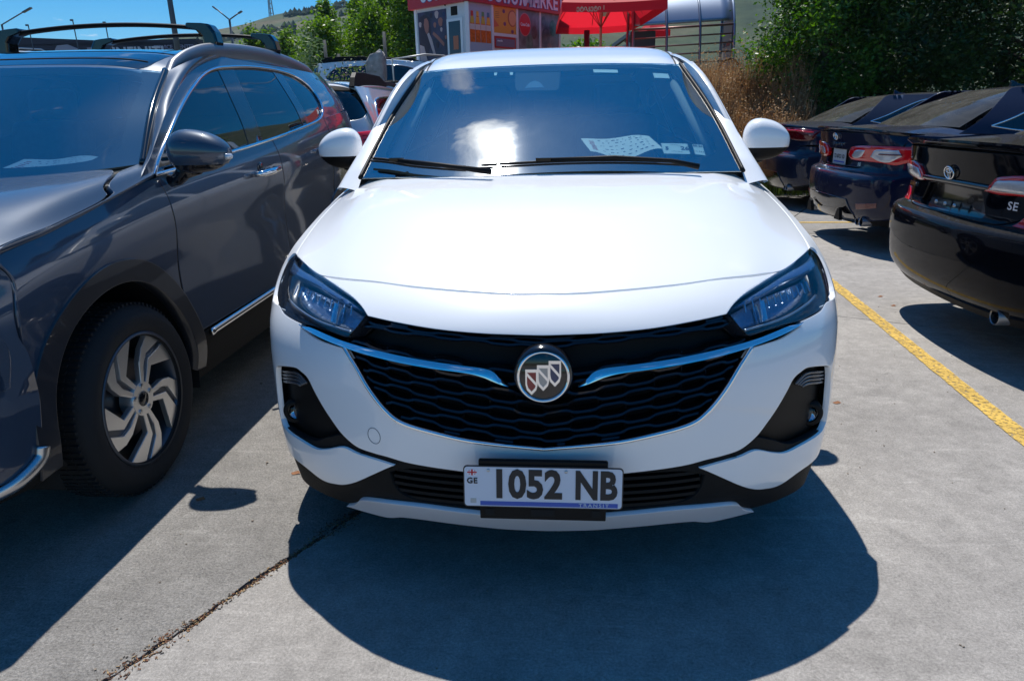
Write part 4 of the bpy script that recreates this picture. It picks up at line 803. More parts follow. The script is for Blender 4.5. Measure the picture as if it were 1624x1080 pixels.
def paper_sheet(name,label,cx,cy,cz,w_,h_,rot,tilt,curl=.02,group=None,hand=True):
    t=thing(name,label,'paper',(cx,cy,cz),rot); n=12; v=[];f=[]
    def z(a,b): return tilt*(b)+curl*(math.cos(a*PI*1.1)*-.5)+.010*math.sin(3*a+2*b)
    for j in range(n+1):
        for i in range(n+1):
            a=i/n*2-1;b=j/n*2-1; v.append((a*w_/2,b*h_/2,z(a,b*.5)))
    for j in range(n):
        for i in range(n): f.append((j*(n+1)+i,j*(n+1)+i+1,(j+1)*(n+1)+i+1,(j+1)*(n+1)+i))
    MB().add(v,f).build('sheet',PAPER,t,smooth=True)
    b=MB(); br=MB(); r=random.Random(5)
    def stroke(mb,a,b0,l,th):
        mb.add([(a*w_/2,b0*h_/2,z(a,b0*.5)+.0012),((a+l)*w_/2,b0*h_/2,z(a+l,b0*.5)+.0012),((a+l)*w_/2,(b0+th)*h_/2,z(a+l,(b0+th)*.5)+.0012),(a*w_/2,(b0+th)*h_/2,z(a,(b0+th)*.5)+.0012)],[(0,1,2,3)])
    for k,b0 in enumerate((.72,.5,.2,-.12,-.42,-.72)):
        a=-.55+.1*(k%2)
        while a<.75:
            l=r.uniform(.03,.10); stroke(b,a,b0+r.uniform(-.02,.02),l,r.uniform(.03,.075)); a+=l+r.uniform(.03,.16)
    for k in range(7): stroke(br,-.86+r.uniform(0,.06),-.6+.2*k,.14,.08)
    b.build('handwriting',INK,t); br.build('red_print',INKR,t); return t
# ------------------------------------------------------------------ the grey suv on the left
def grey_suv():
    CEN[0]=np.array((0,2.2,.7))
    c=thing('grey_suv','dark grey suv with black roof cross bars parked left of the white crossover','car',(-2.40,-.33,0))
    n='s_nose'
    hood=[(0,.60),(.3,.605),(.6,.625),(.86,.640),(.965,.655),(.9875,.70),(.9875,.75),(.9875,.82),(.985,.885),(.965,.905),(.90,.915),(.84,.936),(.78,.960),(.70,.975),(.4,.982),(0,.988)]
    panel('bonnet',c,GREY,n,full(hood),step=.04,thick=.02,shrink=.002)
    # bonnet crease
    panel('front_bumper',c,GREY,n,full([(0,.585),(.3,.59),(.6,.61),(.86,.628),(.96,.64),(.985,.60),(.9875,.50),(.985,.40),(1,.36),(1,.25),(.96,.13),(.9,.09),(.6,.08),(0,.08)]),step=.05,thick=.02,holes=[full([(0,.22),(.4,.22),(.62,.28),(.66,.42),(.55,.5),(0,.52)])])
    panel('grille',c,GLOSSB,n,full([(0,.22),(.4,.22),(.62,.28),(.66,.42),(.55,.5),(0,.52)]),step=.08,off=-.03,shrink=-.01)
    panel('lower_trim',c,CLAD,n,full([(0,.08),(.6,.08),(.9,.085),(1,.12),(1,.0),(0,0)]),step=.06)
    for mir in (False,True):
        s=-1 if mir else 1
        band_on('bumper_trim',c,SATIN,n,[(.62,.045),(.80,.061),(.88,.082),(.945,.115),(.965,.145)],.045,.03,.006,mir)
        panel('fender_edge',c,GREY,n,[(.99,.42),(.99,.50),(.99,.60),(.972,.645),(.993,.70),(.993,.8),(.992,.89),(.975,.912),(.905,.921),(.848,.942),(.795,.965),(.775,1.0),(1,1.0),(1,.9),(1,.8),(1,.7),(1,.6),(1,.5),(1,.42)],step=.03,mir=mir,thick=.02)
        panel('headlight_lens',c,LG,n,[(.70,.30),(.93,.30),(.95,.38),(.92,.44),(.70,.42)],step=.04,off=.004,mir=mir)
        arch=[(.95,.37,.425),(3.60,.37,.43)]
        car_side(c,'s_side',GREY,(.505,1.36,2.52,3.42,4.39),.47,arch,('front_fender','front_door','rear_door','rear_quarter'),mir,step=.06)
        panel('sill_panel',c,CLAD,'s_side',inv('s_side',(1,2),[(1.40,.26),(3.12,.26),(3.12,.46),(1.40,.46)]),step=.08,mir=mir,off=-.006)
        band_on('sill_trim',c,CHROME,'s_side',inv('s_side',(1,2),[(1.50,.445),(1.9,.450),(2.4,.458),(3.2,.47)]),.034,.022,.004,mir)
        for yc,zc,r in arch:
            arch_trim(c,'s_side',yc,zc,.415,.495,mir,off=.008,m=mat('dark_arch_paint',(.012,.016,.024),.4,.2,.5)); wheel_well(c,.50*s,.93*s,yc,zc,.44); tyre_and_rim(c,.838*s,yc+(.045 if yc<2 else 0),.348,.348,.243,.192,s,'twist',rot=R(-20))
        # glasshouse
        gs='s_gside'
        W1=[tuple(p) for p in TR['s_win1']];W2=[tuple(p) for p in TR['s_win2']];W3=[tuple(p) for p in TR['s_win3']];WA=[tuple(p) for p in TR['s_win']]
        PB2=[(.040,0.0),(.085,.12),(.12,.25),(.167,.42),(.21,.56),(.25,.68),(.29,.79),(.34,.90),(.40,1.0)]
        panel('side_upper',c,GREY,gs,[(.3,0),(.6,0),(1,0),(1,.5),(.97,1),(.6,1),(.42,1)]+PB2[::-1],holes=[WA],step=.05,mir=mir,thick=.02)
        panel('pillar_trim',c,GLOSSB,gs,WA,holes=[W1,W2,W3],step=.06,mir=mir,off=-.004,thick=.01,shrink=-.003)
        for q in (W1,W2,W3): panel('side_window',c,SG,gs,q,step=.06,mir=mir,off=-.006,thick=.003,shrink=-.004)
        X,Nn=curve_on(gs,WA+[WA[0]],.002,5,mir); MB().tube(X.tolist(),.0085,8,False).build('window_trim',CHROME,c,smooth=True)
        # handles
        for hy,hz in ((2.26,1.055),(3.26,1.12)):
            uv=inv('s_side',(1,2),[(hy,hz)])[0]; p=NET['s_side']([uv[0]],[uv[1]])[0]; X0=p[0]*s
            h=sub('door_handle',c); MB().tube([(X0+.010*s,hy-.125,hz-.003),(X0+.045*s,hy-.10,hz),(X0+.052*s,hy,hz+.004),(X0+.045*s,hy+.10,hz+.008),(X0+.010*s,hy+.125,hz+.010)],[.012,.016,.017,.016,.012],10).build('handle_bar',CHROME,h,smooth=True)
            M_=MB().lathe([(0,.002),(.045,.001),(.05,-.004)],'x',c=(X0-.002*s,hy-.01,hz)); M_.build('handle_cup',GLOSSB,h,smooth=True)
        mirror(c,s,.955,1.195,1.40,1.112,1.285,1.150,.085,GREY,GLOSSB,(.935*s,1.42,1.09),indicator=True)
        # roof rail with raised front foot
        X=[(.705,1.93,1.545),(.70,2.02,1.592),(.695,2.18,1.645),(.690,2.42,1.688),(.690,2.85,1.715),(.688,3.3,1.715),(.675,3.8,1.680),(.655,4.1,1.625)]
        P=_cr(np.array(X),np.linspace(0,1,50)); v=[];f=[]
        for k,p in enumerate(P):
            e=min(1,k/6,(49-k)/5); x0=p[0]*s+(.16 if s<0 else 0); z1=p[2]-.026
            for q in range(12):
                an=2*PI*q/12; v.append((x0+se(math.cos(an),.7)*.022,p[1],z1-.030+se(math.sin(an),.7)*(.030+.018*max(0,e))))
        for k in range(49):
            for q in range(12): f.append((k*12+q,k*12+(q+1)%12,(k+1)*12+(q+1)%12,(k+1)*12+q))
        MB().add(v,f+[tuple(range(12)),tuple(range(588,600))[::-1]]).build('roof_rail',RAILG,c,smooth=True)
    # windscreen
    g=[(0,0),(.5,0),(1,0),(1,.3),(1,.6),(1,1),(.5,1),(0,1)]
    panel('windscreen',c,GWG,'s_ws',full(g),step=.07,thick=.004,shrink=.003)
    cl=[(0,.93),(.6,.93),(.80,.92),(.86,.86),(.86,.5),(.86,.2),(.82,.13),(.7,.10),(0,.12)]
    panel('windscreen_frit',c,FRIT,'s_ws',full(g),holes=[full(cl)],step=.06,off=-.008,thick=.001,lip=0)
    for s in (1,-1):
        A_=NET['s_ws'](np.full(41,.997*s),np.linspace(0,1,41)); MB().tube([(p[0]+.012*s,p[1]+.004,p[2]+.003) for p in A_],.014,8).build('pillar_seal',GLOSSB,c,smooth=True)
        B_,_=curve_on('s_gside',[(.040,0.0),(.085,.12),(.12,.25),(.167,.42),(.21,.56),(.25,.68),(.29,.79),(.34,.90),(.40,1.0)],0,5,s<0); A2=A_+np.array((.024*s,.006,.0)); k=len(A2); v=[];f=[]
        t_=np.linspace(0,1,k)[:,None]
        for i in range(k):
            a_=A2[i];b_=B_[i]; L_=np.linalg.norm(b_-a_); up=np.array((.75*s,-.35,.55)); up/=np.linalg.norm(up)
            for q in np.linspace(0,1,9): v.append(a_+(b_-a_)*q+up*L_*.09*math.sin(PI*q)**.8)
        for i in range(k-1):
            for q in range(8): f.append((i*9+q,i*9+q+1,(i+1)*9+q+1,(i+1)*9+q))
        MB().add(v,f).build('windscreen_pillar',GREY,c,smooth=True)
    MB().add([(x,y-.03,z-.012) for x,y,z in [(-.86,1.35,1.14),(-.5,1.16,1.125),(0,1.08,1.12),(.5,1.16,1.125),(.86,1.35,1.14)]]+[(x,y+.03,z+.012) for x,y,z in [(-.86,1.38,1.15),(-.5,1.20,1.13),(0,1.10,1.12),(.5,1.20,1.13),(.86,1.38,1.15)]],[(i,i+1,i+6,i+5) for i in range(4)]).build('cowl_panel',PLAST,c)
    rf=[(-1,0),(1,0),(1,.5),(1,.85),(.8,1),(0,1),(-.8,1),(-1,.85),(-1,.5)]
    gl_=[(-.74,.035),(.74,.035),(.80,.10),(.80,.60),(-.80,.60),(-.80,.10)]
    panel('roof',c,GREY,'s_roof',rf,holes=[gl_],step=.07,thick=.02); panel('glass_roof',c,mat('roof_glass',(.006,.007,.010),.04,0,1,.8),'s_roof',gl_,step=.08,off=.001,thick=.01)
    band_on('roof_gap',c,DARK,'s_roof',[(-.74,.125),(0,.118),(.74,.125)],.008,.004,.002)
    # cross bars
    for y0,zt in ((2.50,1.788),(3.30,1.818)):
        b=sub('cross_bar',c); pts=[(x,y0,zt-.032*(x/.66)**2) for x in np.linspace(-.66,.66,25)]
        v=[];f=[]
        for p in pts:
            for q in range(12): a=2*PI*q/12; v.append((.115+p[0]*.79,p[1]+.032*math.cos(a),p[2]+.011*math.sin(a)))
        for i in range(24):
            for q in range(12): f.append((i*12+q,i*12+(q+1)%12,(i+1)*12+(q+1)%12,(i+1)*12+q))
        MB().add(v,f+[tuple(range(12)),tuple(range(288,300))[::-1]]).build('bar',PLAST,b,smooth=True)
        for s in (1,-1):
            poly=[(.74,-.135),(.755,-.10),(.745,-.05),(.715,-.014),(.66,-.008),(.56,-.004),(.555,-.026),(.62,-.042),(.655,-.075),(.665,-.135)]
            o=MB().prism([(.115+a*s*.79,zz) for a,zz in poly],lambda a,zz,h:(a,y0+h,zt+zz),-.042,.042).build('bar_foot',GLOSSB,b); bevel(o,.012,3)
    tail=xf(NET['t_tail'],lambda P:P*np.array((.96,-.9,1.04))+np.array((0,4.52,0)))
    hole=[(-.80,.66),(.80,.66),(.82,.9),(-.82,.9)]
    panel('tailgate',c,GREY,tail,[(-1,0),(1,0),(1,.5),(1,1),(-1,1),(-1,.5)],holes=[hole],step=.1); panel('rear_window',c,SG,tail,hole,step=.1,off=-.004,shrink=-.004)
    for s in (1,-1):
        panel('tail_light',c,RED,tail,[(.60*s,.44),(.985*s,.44),(.985*s,.55),(.60*s,.54)],step=.06,off=.006)
        uv=inv('s_gside',(1,2),[(4.56,1.42),(4.70,1.30),(4.66,1.28),(4.60,1.30)]); 
        panel('tail_light',c,RED,'s_side',inv('s_side',(1,2),[(4.27,1.26),(4.31,1.34),(4.37,1.30),(4.375,1.18),(4.34,1.18)]),step=.04,off=.012,mir=s<0)
    core(c,[(.25,.50,.34,.60),(.6,.55,.26,.85),(1.15,.55,.26,.98),(1.6,.86,.26,.70),(3.1,.86,.26,.70),(3.3,.52,.26,.90),(4.3,.60,.30,1.0)])
    core(c,[(1.16,.84,.80,1.085),(1.5,.86,.75,1.11),(1.80,.86,.70,1.09),(1.92,.86,.60,.98)],INTER,'dashboard'); core(c,[(1.9,.62,1.53,1.535),(2.6,.64,1.62,1.625),(3.9,.58,1.58,1.585)],INTER,'headliner')
    for x in (-.42,.42): seat(c,x,2.35,.66); seat(c,x,3.25,.66)
    steering(c,.42,1.93,1.07)
    # badge on the wheel caps
    return c
# ------------------------------------------------------------------ sedans on the right
def sedan(name,label,pos,a,pt,kind,group='dark sedans parked in a row on the right'):
    CEN[0]=np.array((0,2.3,.6))
    c=thing(name,label,'car',(pos[0],pos[1],0),a-PI/2,group); t='c_tail'
    vs={'n':dict(rec=(.51,.72)),'m':dict(rec=(.60,.76)),'f':dict(rec=(.60,.76))}[kind]
    lamps={'n':[('n_r',1)],'m':[('m_r',1)],'f':[('f_r',1)]}[kind]
    lampL=[tuple(p) for p in TR[{'n':'n_r','m':'m_r','f':'f_r'}[kind]]]
    if kind=='n': lampL=[(.22,.72),(.285,.795),(.36,.817),(.45,.833),(.62,.845),(.80,.845),(.93,.83),(.96,.74),(.955,.655),(.93,.60),(.87,.60),(.80,.66),(.70,.705),(.453,.7177),(.309,.7112)]
    if kind=='m': lampL=[(.38,.72),(.42,.795),(.60,.834),(.832,.84),(.90,.845),(.95,.80),(.94,.72),(.8023,.673),(.70,.645),(.56,.66),(.43,.665)] if False else lampL+[]
    trunk_lo=.545 if kind=='n' else .60
    # bumper
    bl=[(0,trunk_lo-.01),(.30,trunk_lo-.01),(.46,.60 if kind=='n' else .63),(.60,.655),(.80,.66 if kind!='n' else .60),(1,.64 if kind!='n' else .60),(1,.4),(1,.17),(.8,.10),(.5,.06),(0,.06)]
    panel('rear_bumper',c,pt,t,full(bl),step=.04,thick=.03,bulge=None)
    # boot lid: face with plate recess
    rec=full([(0,.72),(.19,.712),(.245,.60),(.235,.575),(0,.565)]) if kind=='n' else full([(0,.755),(.20,.75),(.245,.70),(.20,.625),(.17,.61),(0,.605)])
    lid=[(0,trunk_lo),(.30,trunk_lo),(.47,.61),(.60,.66),(.75,.68),(.80,.75),(.82,.85),(.86,.93),(.88,.985),(.6,.965),(.3,.95),(0,.95)]
    panel('boot_lid',c,pt,t,full(lid),holes=[rec],step=.04,thick=.03)
    panel('plate_recess',c,GLOSSB if kind=='n' else PLAST,t,rec,step=.05,off=-.028,thick=0,lip=0,shrink=-.004)
    X,Nn=curve_on(t,rec+[rec[0]],-.001,4); k=len(X); MB().add(np.concatenate([X,X-Nn*.03]).tolist(),[(i,i+1,k+i+1,k+i) for i in range(k-1)]).build('recess_wall',pt,c,smooth=True)
    for s in (1,-1):
        panel('rear_quarter_corner',c,pt,t,[((u if s>0 else u)*1,v) for u,v in [(.62,.672),(.80,.68),(1,.66),(1,.8),(1,1),(.90,1),(.865,.94),(.83,.86),(.81,.76),(.76,.69)]],step=.04,mir=s<0,thick=.03)
        l=sub('tail_light',c)
        panel('red_lens',l,RED if kind!='f' else REDD,t,lampL,step=.03,off=.010,thick=.03,mir=s<0,bulge=(.010,.03))
        if kind=='n':
            panel('clear_lens',l,CLEAR,t,[(.2577,.733),(.30,.784),(.36,.797),(.45,.808),(.541,.8135),(.72,.815),(.72,.745),(.54,.7346),(.45,.7323),(.32,.731)],step=.025,off=.019,thick=.01,mir=s<0,bulge=(.006,.02))
            panel('bumper_reflector',c,RED,t,[(.4368,.56),(.50,.645),(.56,.652),(.70,.64),(.70,.585),(.55,.55)],step=.03,off=.006,mir=s<0)
        if kind=='m':
            panel('clear_lens',l,CLEAR,t,[(.22,.705),(.28,.765),(.42,.775),(.36,.70),(.26,.685)],step=.02,off=.019,thick=.01,mir=s<0,bulge=(.005,.02)); panel('clear_lens',l,CLEAR,t,[(.48,.71),(.56,.79),(.78,.80),(.80,.72),(.70,.665),(.58,.675)],step=.02,off=.019,thick=.01,mir=s<0,bulge=(.005,.02))
            band_on('lens_divider',l,REDD,t,[(.60,.745),(.72,.742),(.80,.74)],.012,.010,.030,s<0)
            panel('bumper_reflector',c,REDD,t,[(.47,.17),(.72,.20),(.72,.235),(.47,.215)],step=.03,off=.004,mir=s<0)
        if kind=='f':
            band_on('lens_bar',l,RED,t,[(.36,.89),(.6,.91),(.84,.89)],.02,.012,.024,s<0)
    # bumper lower: diffuser and pipes
    panel('diffuser',c,PLAST,t,full([(0,.06),(.5,.06),(.8,.10),(1,.17),(1,0),(0,0)]),step=.05,thick=.05)
    if kind!='n': panel('diffuser_panel',c,GLOSSB,t,full([(0,.24),(.33,.235),(.42,.12),(.40,.03),(0,.03)]),step=.05,off=.008)
    if kind=='m':
        for s in (1,-1): MB().prism([(0,0),(.05,.10),(.10,.12),(.13,.0)],lambda a,b_,h,s=s:((.30+a)*s,.03-h,.27+b_),0,.03).build('diffuser_fin',PLAST,c)
    for s in ((1,) if kind=='n' else (1,-1)):
        for q in ((.58,),) if kind=='n' else ((.56,),(.65,)):
            MB().lathe([(.036,-.05),(.040,-.055),(.043,-.05),(.043,.16),(.035,.16),(.034,-.02)],'y',c=(q[0]*s,.165,.285),n=24).build('exhaust_tip',RAILG,c,smooth='auto')
    # boot top, spoiler lip
    panel('boot_top',c,pt,'c_deck',full([(0,-.0),(.5,0),(1,0),(1,.5),(1,1),(.86,1),(.84,.93),(0,.90)]),step=.05,thick=.02)
    if kind!='f':
        zz=NET['c_deck'](np.linspace(-.86,.86,41),np.full(41,.02)); v=[];f=[]
        for p in zz:
            k_=1-abs(p[0])/.9; v+=[p+np.array((0,-.035-.01*k_,.020)),p+np.array((0,.10,.004)),p+np.array((0,.10,-.01)),p+np.array((0,-.005,-.018)),p+np.array((0,-.037-.01*k_,.008))]
        for i in range(40):
            for q in range(5): f.append((i*5+q,i*5+(q+1)%5,(i+1)*5+(q+1)%5,(i+1)*5+q))
        f+=[(0,1,2,3,4),tuple(range(200,205))[::-1]]
        MB().add(v,f).build('boot_spoiler',pt if kind=='n' else GLOSSB,c,smooth='auto')
    # rear window, roof
    g=[(0,0),(.5,0),(1,0),(1,.5),(1,1),(.5,1),(0,1)]
    panel('rear_window',c,BG,'c_bglass',full(g),step=.08,thick=.005); panel('rear_window_frit',c,FRIT,'c_bglass',full(g),holes=[full([(0,.93),(.8,.92),(.88,.85),(.90,.2),(.85,.10),(0,.08)])],step=.07,off=-.006,thick=.001,lip=0)
    panel('roof',c,pt,'c_roof',[(-1,0),(1,0),(1,.3),(1,.62),(0,.62),(-1,.62),(-1,.3)],step=.08)
    panel('windscreen',c,SG,'c_roof',[(-1,.63),(0,.63),(1,.63),(1,.8),(1,1),(0,1),(-1,1),(-1,.8)],step=.1)
    o=MB().prism([(0,0),(.16,0),(.15,.012),(.06,.030),(.012,.058),(.0,.06)],lambda a,b_,h:(h*(1-b_*9),1.62+a,1.443+b_),-.028,.028).build('shark_fin_aerial',GLOSSB if kind=='m' else pt,c); bevel(o,.006,2)
    arch=[(1.10,.33,.37),(3.92,.33,.37)]
    for mir in (False,True):
        s=-1 if mir else 1
        car_side(c,'c_side',pt,(.61,1.45,2.38,3.45,4.74),.24,arch,('rear_quarter','rear_door','front_door','front_fender'),mir,step=.08)
        for yc,zc,r in arch:
            wheel_well(c,.5*s,.89*s,yc,zc,.385); tyre_and_rim(c,.80*s,yc,.33,.33,.235,.215,s,'plain',alloy=ALLOY if kind=='n' else ALLOYD)
            MB().tube([(.905*s,yc-.372*math.cos(q),zc+.372*math.sin(q)) for q in np.linspace(-.1,PI+.1,30)],.008,6).build('arch_lip',pt,c,smooth=True)
        gs='c_gside'; WA=inv(gs,(1,2),[(1.02,1.115),(1.25,1.19),(1.5,1.29),(1.75,1.365),(2.1,1.395),(2.6,1.385),(2.95,1.30),(3.35,1.10),(3.40,1.02),(2.6,1.03),(1.8,1.05),(1.3,1.07)])
        panel('side_upper',c,pt,gs,[(.0,0),(.3,0),(.6,0),(1,0),(1,.15),(.90,.45),(.80,.75),(.68,1),(.4,1),(.26,1),(.20,.80),(.12,.45)],holes=[WA],step=.07,mir=mir)
        panel('side_window',c,SG,gs,WA,step=.08,mir=mir,off=-.006,thick=.003,shrink=-.004)
        X,_=curve_on(gs,WA+[WA[0]],.002,4,mir); MB().tube(X.tolist(),.007,6,False).build('window_trim',CHROME,c,smooth=True)
        for q in (2.32,): X,_=curve_on(gs,inv(gs,(1,2),[(q,1.05),(q-.01,1.2),(q-.03,1.38)]),.002,4,mir); MB().tube(X.tolist(),.022,6).build('door_pillar',GLOSSB,c,smooth=True)
        for hy in (1.62,2.62): MB().tube([(.925*s,hy-.1,.90),(.955*s,hy-.07,.902),(.958*s,hy+.06,.904),(.925*s,hy+.1,.904)],.011,8).build('door_handle',pt,c,smooth=True)
        mirror(c,s,.90,1.06,3.15,1.0,1.12,1.03,.07,pt,PLAST,(.90*s,3.2,1.0))
    # nose, mirrored from the crossover's shape
    nn=xf(NET['w_nose'],lambda P:np.stack([P[...,0]*1.02,4.87-P[...,1]*.98,.03+P[...,2]*.87],-1))
    panel('bonnet',c,pt,nn,full([(0,.60),(.5,.60),(.80,.64),(1,.70),(1,.99),(0,.99)]),step=.1); panel('front_bumper',c,pt,nn,full([(0,.10),(1,.06),(1,.59),(.7,.59),(0,.58)]),step=.1)
    core(c,[(.20,.60,.30,.70),(.7,.62,.22,.95),(.75,.52,.22,.95),(1.5,.60,.22,.95),(1.55,.80,.20,.60),(3.4,.80,.20,.60),(3.5,.52,.20,.70),(4.6,.50,.24,.74)])
    core(c,[(.9,.60,1.045,1.06),(1.45,.62,1.02,1.04)],INTER,'parcel_shelf'); 
    for x in (-.38,.38): seat(c,x,2.55,.50,-1); seat(c,x,1.65,.50,-1)
    # badges and writing
    def onT(u,v,off=.004): 
        p=NET[t]([u],[v])[0]; q=NET[t].normal([u],[v])[0]; q=q if q[1]<0 else -q; return frame(p+q*off,(1,0,0),(0,0,1),q)
    uc=0.0
    if kind in 'nm': logo_ovals(c,onT(uc,.795 if kind=='n' else .90,.010),.70)
    if kind=='n':
        text_mesh('trim_level','SE',.055,CHROME,c,onT(.40,.665),.003,.001,1.2,1.1)
        for x in (-.10,0,.10): MB().lathe([(0,-.004),(.010,-.003),(.012,.004)],'y',c=(x,.072,.775),n=16).build('plate_screw',SATIN,c,smooth=True)
        text_mesh('model_name','CAMRY',.034,CHROME,c,onT(-.44,.675),.003,.0008,1.2,1.2)
        band_on('boot_trim',c,GLOSSB,t,[(-.40,.735),(0,.742),(.40,.735)],.030,.02,.006)
    if kind=='m':
        text_mesh('model_name','CAMRY',.040,CHROME,c,onT(.0,.805),.003,.001,1.3,2.0); text_mesh('trim_level','SE',.04,CHROME,c,onT(.33,.63),.003,.0008,1.2,1.1)
        M=onT(0,.68,-.012); e=sub('number_plate',c); e.matrix_local=M; o=MB().box((0,0,0),(.31,.155,.004)).build('plate_face',mat('plain_plate',(.45,.46,.46),.4),e)
        text_mesh('plate_print','T3 67C1 1D',.052,PB_(),e,Matrix.Translation((0,0,.0035)),.0006,.001,.95); MB().box((0,-.05,.003),(.26,.014,.002)).build('plate_band',mat('plate_blue',(.03,.09,.42),.4),e)
    return c
def PB_(): return MATS['plate_black']
# ------------------------------------------------------------------ silver crossover behind
def silver_suv(name,label,loc,a,pt,group=None,detail=True,scale=1):
    CEN[0]=np.array((0,2.3,.7)); c=thing(name,label,'car',loc,a-PI/2,group); c.scale=(scale,)*3
    t='t_tail'; G=[tuple(p) for p in TR['a_glass']]
    gl=full([(0,.922),(.30,.922),(.52,.922),(.68,.917),(.80,.900),(.90,.84),(.935,.77),(.93,.73),(.85,.692),(.746,.668),(.53,.655),(.30,.648),(0,.645)])
    panel('tailgate',c,pt,t,[(-.93,.30),(0,.30),(.93,.30),(.93,.60),(.80,.66),(.94,.74),(.97,.90),(.96,1),(0,1),(-.96,1),(-.97,.90),(-.94,.74),(-.80,.66),(-.93,.60)],holes=[gl],step=.05,thick=.02)
    panel('rear_window',c,SG,t,gl,step=.06,off=-.004,thick=.004,shrink=-.003)
    panel('window_header',c,FRIT,t,full([(0,.920),(.5,.920),(.68,.915),(.78,.902),(.60,.850),(.3,.838),(0,.836)]),step=.05,off=.004,thick=.01)
    for s in (1,-1):
        panel('rear_corner',c,pt,t,[(.935,.598),(1,.60),(1,.8),(1,1),(.963,1),(.972,.90),(.943,.745),(.805,.662)],step=.05,mir=s<0)
        l=sub('tail_light',c); panel('red_lens',l,RED,t,[(.62,.600),(.80,.606),(.94,.608),(1,.60),(1,.43),(.80,.43),(.66,.44),(.64,.52)],step=.03,off=.012,mir=s<0,bulge=(.01,.03))
        lb=MB()
        for q in np.linspace(.45,.58,6): X,_=curve_on(t,[(.68,q),(.95,q)],.026,6,s<0); lb.tube(X.tolist(),.004,5)
        lb.build('lens_rib',REDD,l)
    panel('rear_bumper',c,CLAD if detail else pt,t,[(-1,0),(0,0),(1,0),(1,.30),(1,.42),(.6,.42),(.6,.295),(0,.295),(-.6,.295),(-.6,.42),(-1,.42),(-1,.30)],step=.07)
    arch=[(1.05,.36,.39),(3.85,.36,.39)]
    for mir in (False,True):
        s=-1 if mir else 1
        car_side(c,'t_side',pt,(.51,1.42,2.38,3.40,4.68),.36,arch,('rear_quarter','rear_door','front_door','front_fender'),mir,step=.09)
        panel('sill_cladding',c,CLAD,'t_side',inv('t_side',(1,2),[(1.45,.26),(3.45,.26),(3.45,.37),(1.45,.37)]),step=.1,mir=mir,off=.003)
        for yc,zc,r in arch: wheel_well(c,.5*s,.90*s,yc,zc,.40); tyre_and_rim(c,.80*s,yc,.35,.35,.235,.22,s,'plain')
        gs='t_gside'; WA=inv(gs,(1,2),[(.80,1.16),(.66,1.22),(.66,1.28),(.80,1.42),(.95,1.485),(1.5,1.52),(2.4,1.52),(2.9,1.40),(3.35,1.10),(2.4,1.10),(1.5,1.12)])
        panel('side_upper',c,pt,gs,[(0,0),(.3,0),(.6,0),(1,0),(1,.15),(.88,.6),(.76,1),(.4,1),(.0,1),(0,.5)],holes=[WA],step=.07,mir=mir)
        panel('side_window',c,SG,gs,WA,step=.08,mir=mir,off=-.006,thick=.003,shrink=-.004); X,_=curve_on(gs,WA+[WA[0]],.002,4,mir); MB().tube(X.tolist(),.009,6,False).build('window_trim',CHROME,c,smooth=True)
        r=sub('roof_rack',c)
        v=[];f=[]; SC=[(-.03,-.055,-.045),(.03,-.055,.04),(.10,-.055,.088),(.35,-.05,.100),(1.05,-.05,.100),(1.25,-.03,.055),(1.3,.0,.050),(1.6,.02,.060),(2.1,.005,.045),(2.25,-.05,.04),(2.42,-.06,-.03)]
        for p_,q0,q1 in SC:
            for dx_,z_ in ((-.03,q0),(.034,q0),(.024,q1),(-.024,q1)): v.append((s*(.655+dx_),.52+p_,1.645+z_))
        for k in range(len(SC)-1):
            for q in range(4): f.append((k*4+q,k*4+(q+1)%4,k*4+4+(q+1)%4,k*4+4+q))
        f+=[(0,1,2,3),tuple(range(len(v)-4,len(v)))]
        o=MB().add(v,f).build('rack_rail',PLAST,r); bevel(o,.010,3)
        if detail: mirror(c,s,.92,1.10,3.15,1.02,1.17,1.06,.07,pt,PLAST,(.91*s,3.2,1.04))
    panel('roof',c,pt,'t_roof',[(-1,0),(0,0),(1,0),(1,.5),(1,1),(0,1),(-1,1),(-1,.5)],step=.09,thick=.03)
    ws=xf(NET['s_ws'],lambda P:np.stack([P[...,0]*1.02,5.05-P[...,1],P[...,2]-.04],-1)); panel('windscreen',c,SG,ws,full([(0,0),(1,0),(1,1),(0,1)]),step=.1)
    nn=xf(NET['w_nose'],lambda P:np.stack([P[...,0]*1.03,4.9-P[...,1]*1.0,P[...,2]],-1))
    panel('bonnet',c,pt,nn,full([(0,.60),(.5,.60),(.80,.64),(1,.70),(1,.99),(0,.99)]),step=.1); panel('front_bumper',c,pt,nn,full([(0,.10),(1,.06),(1,.59),(.7,.59),(0,.58)]),step=.1)
    core(c,[(.35,.60,.30,.80),(.7,.55,.24,1.0),(1.4,.55,.24,1.0),(1.5,.82,.24,.66),(3.3,.82,.24,.66),(3.5,.52,.24,.80),(4.6,.50,.26,.80)])
    return c
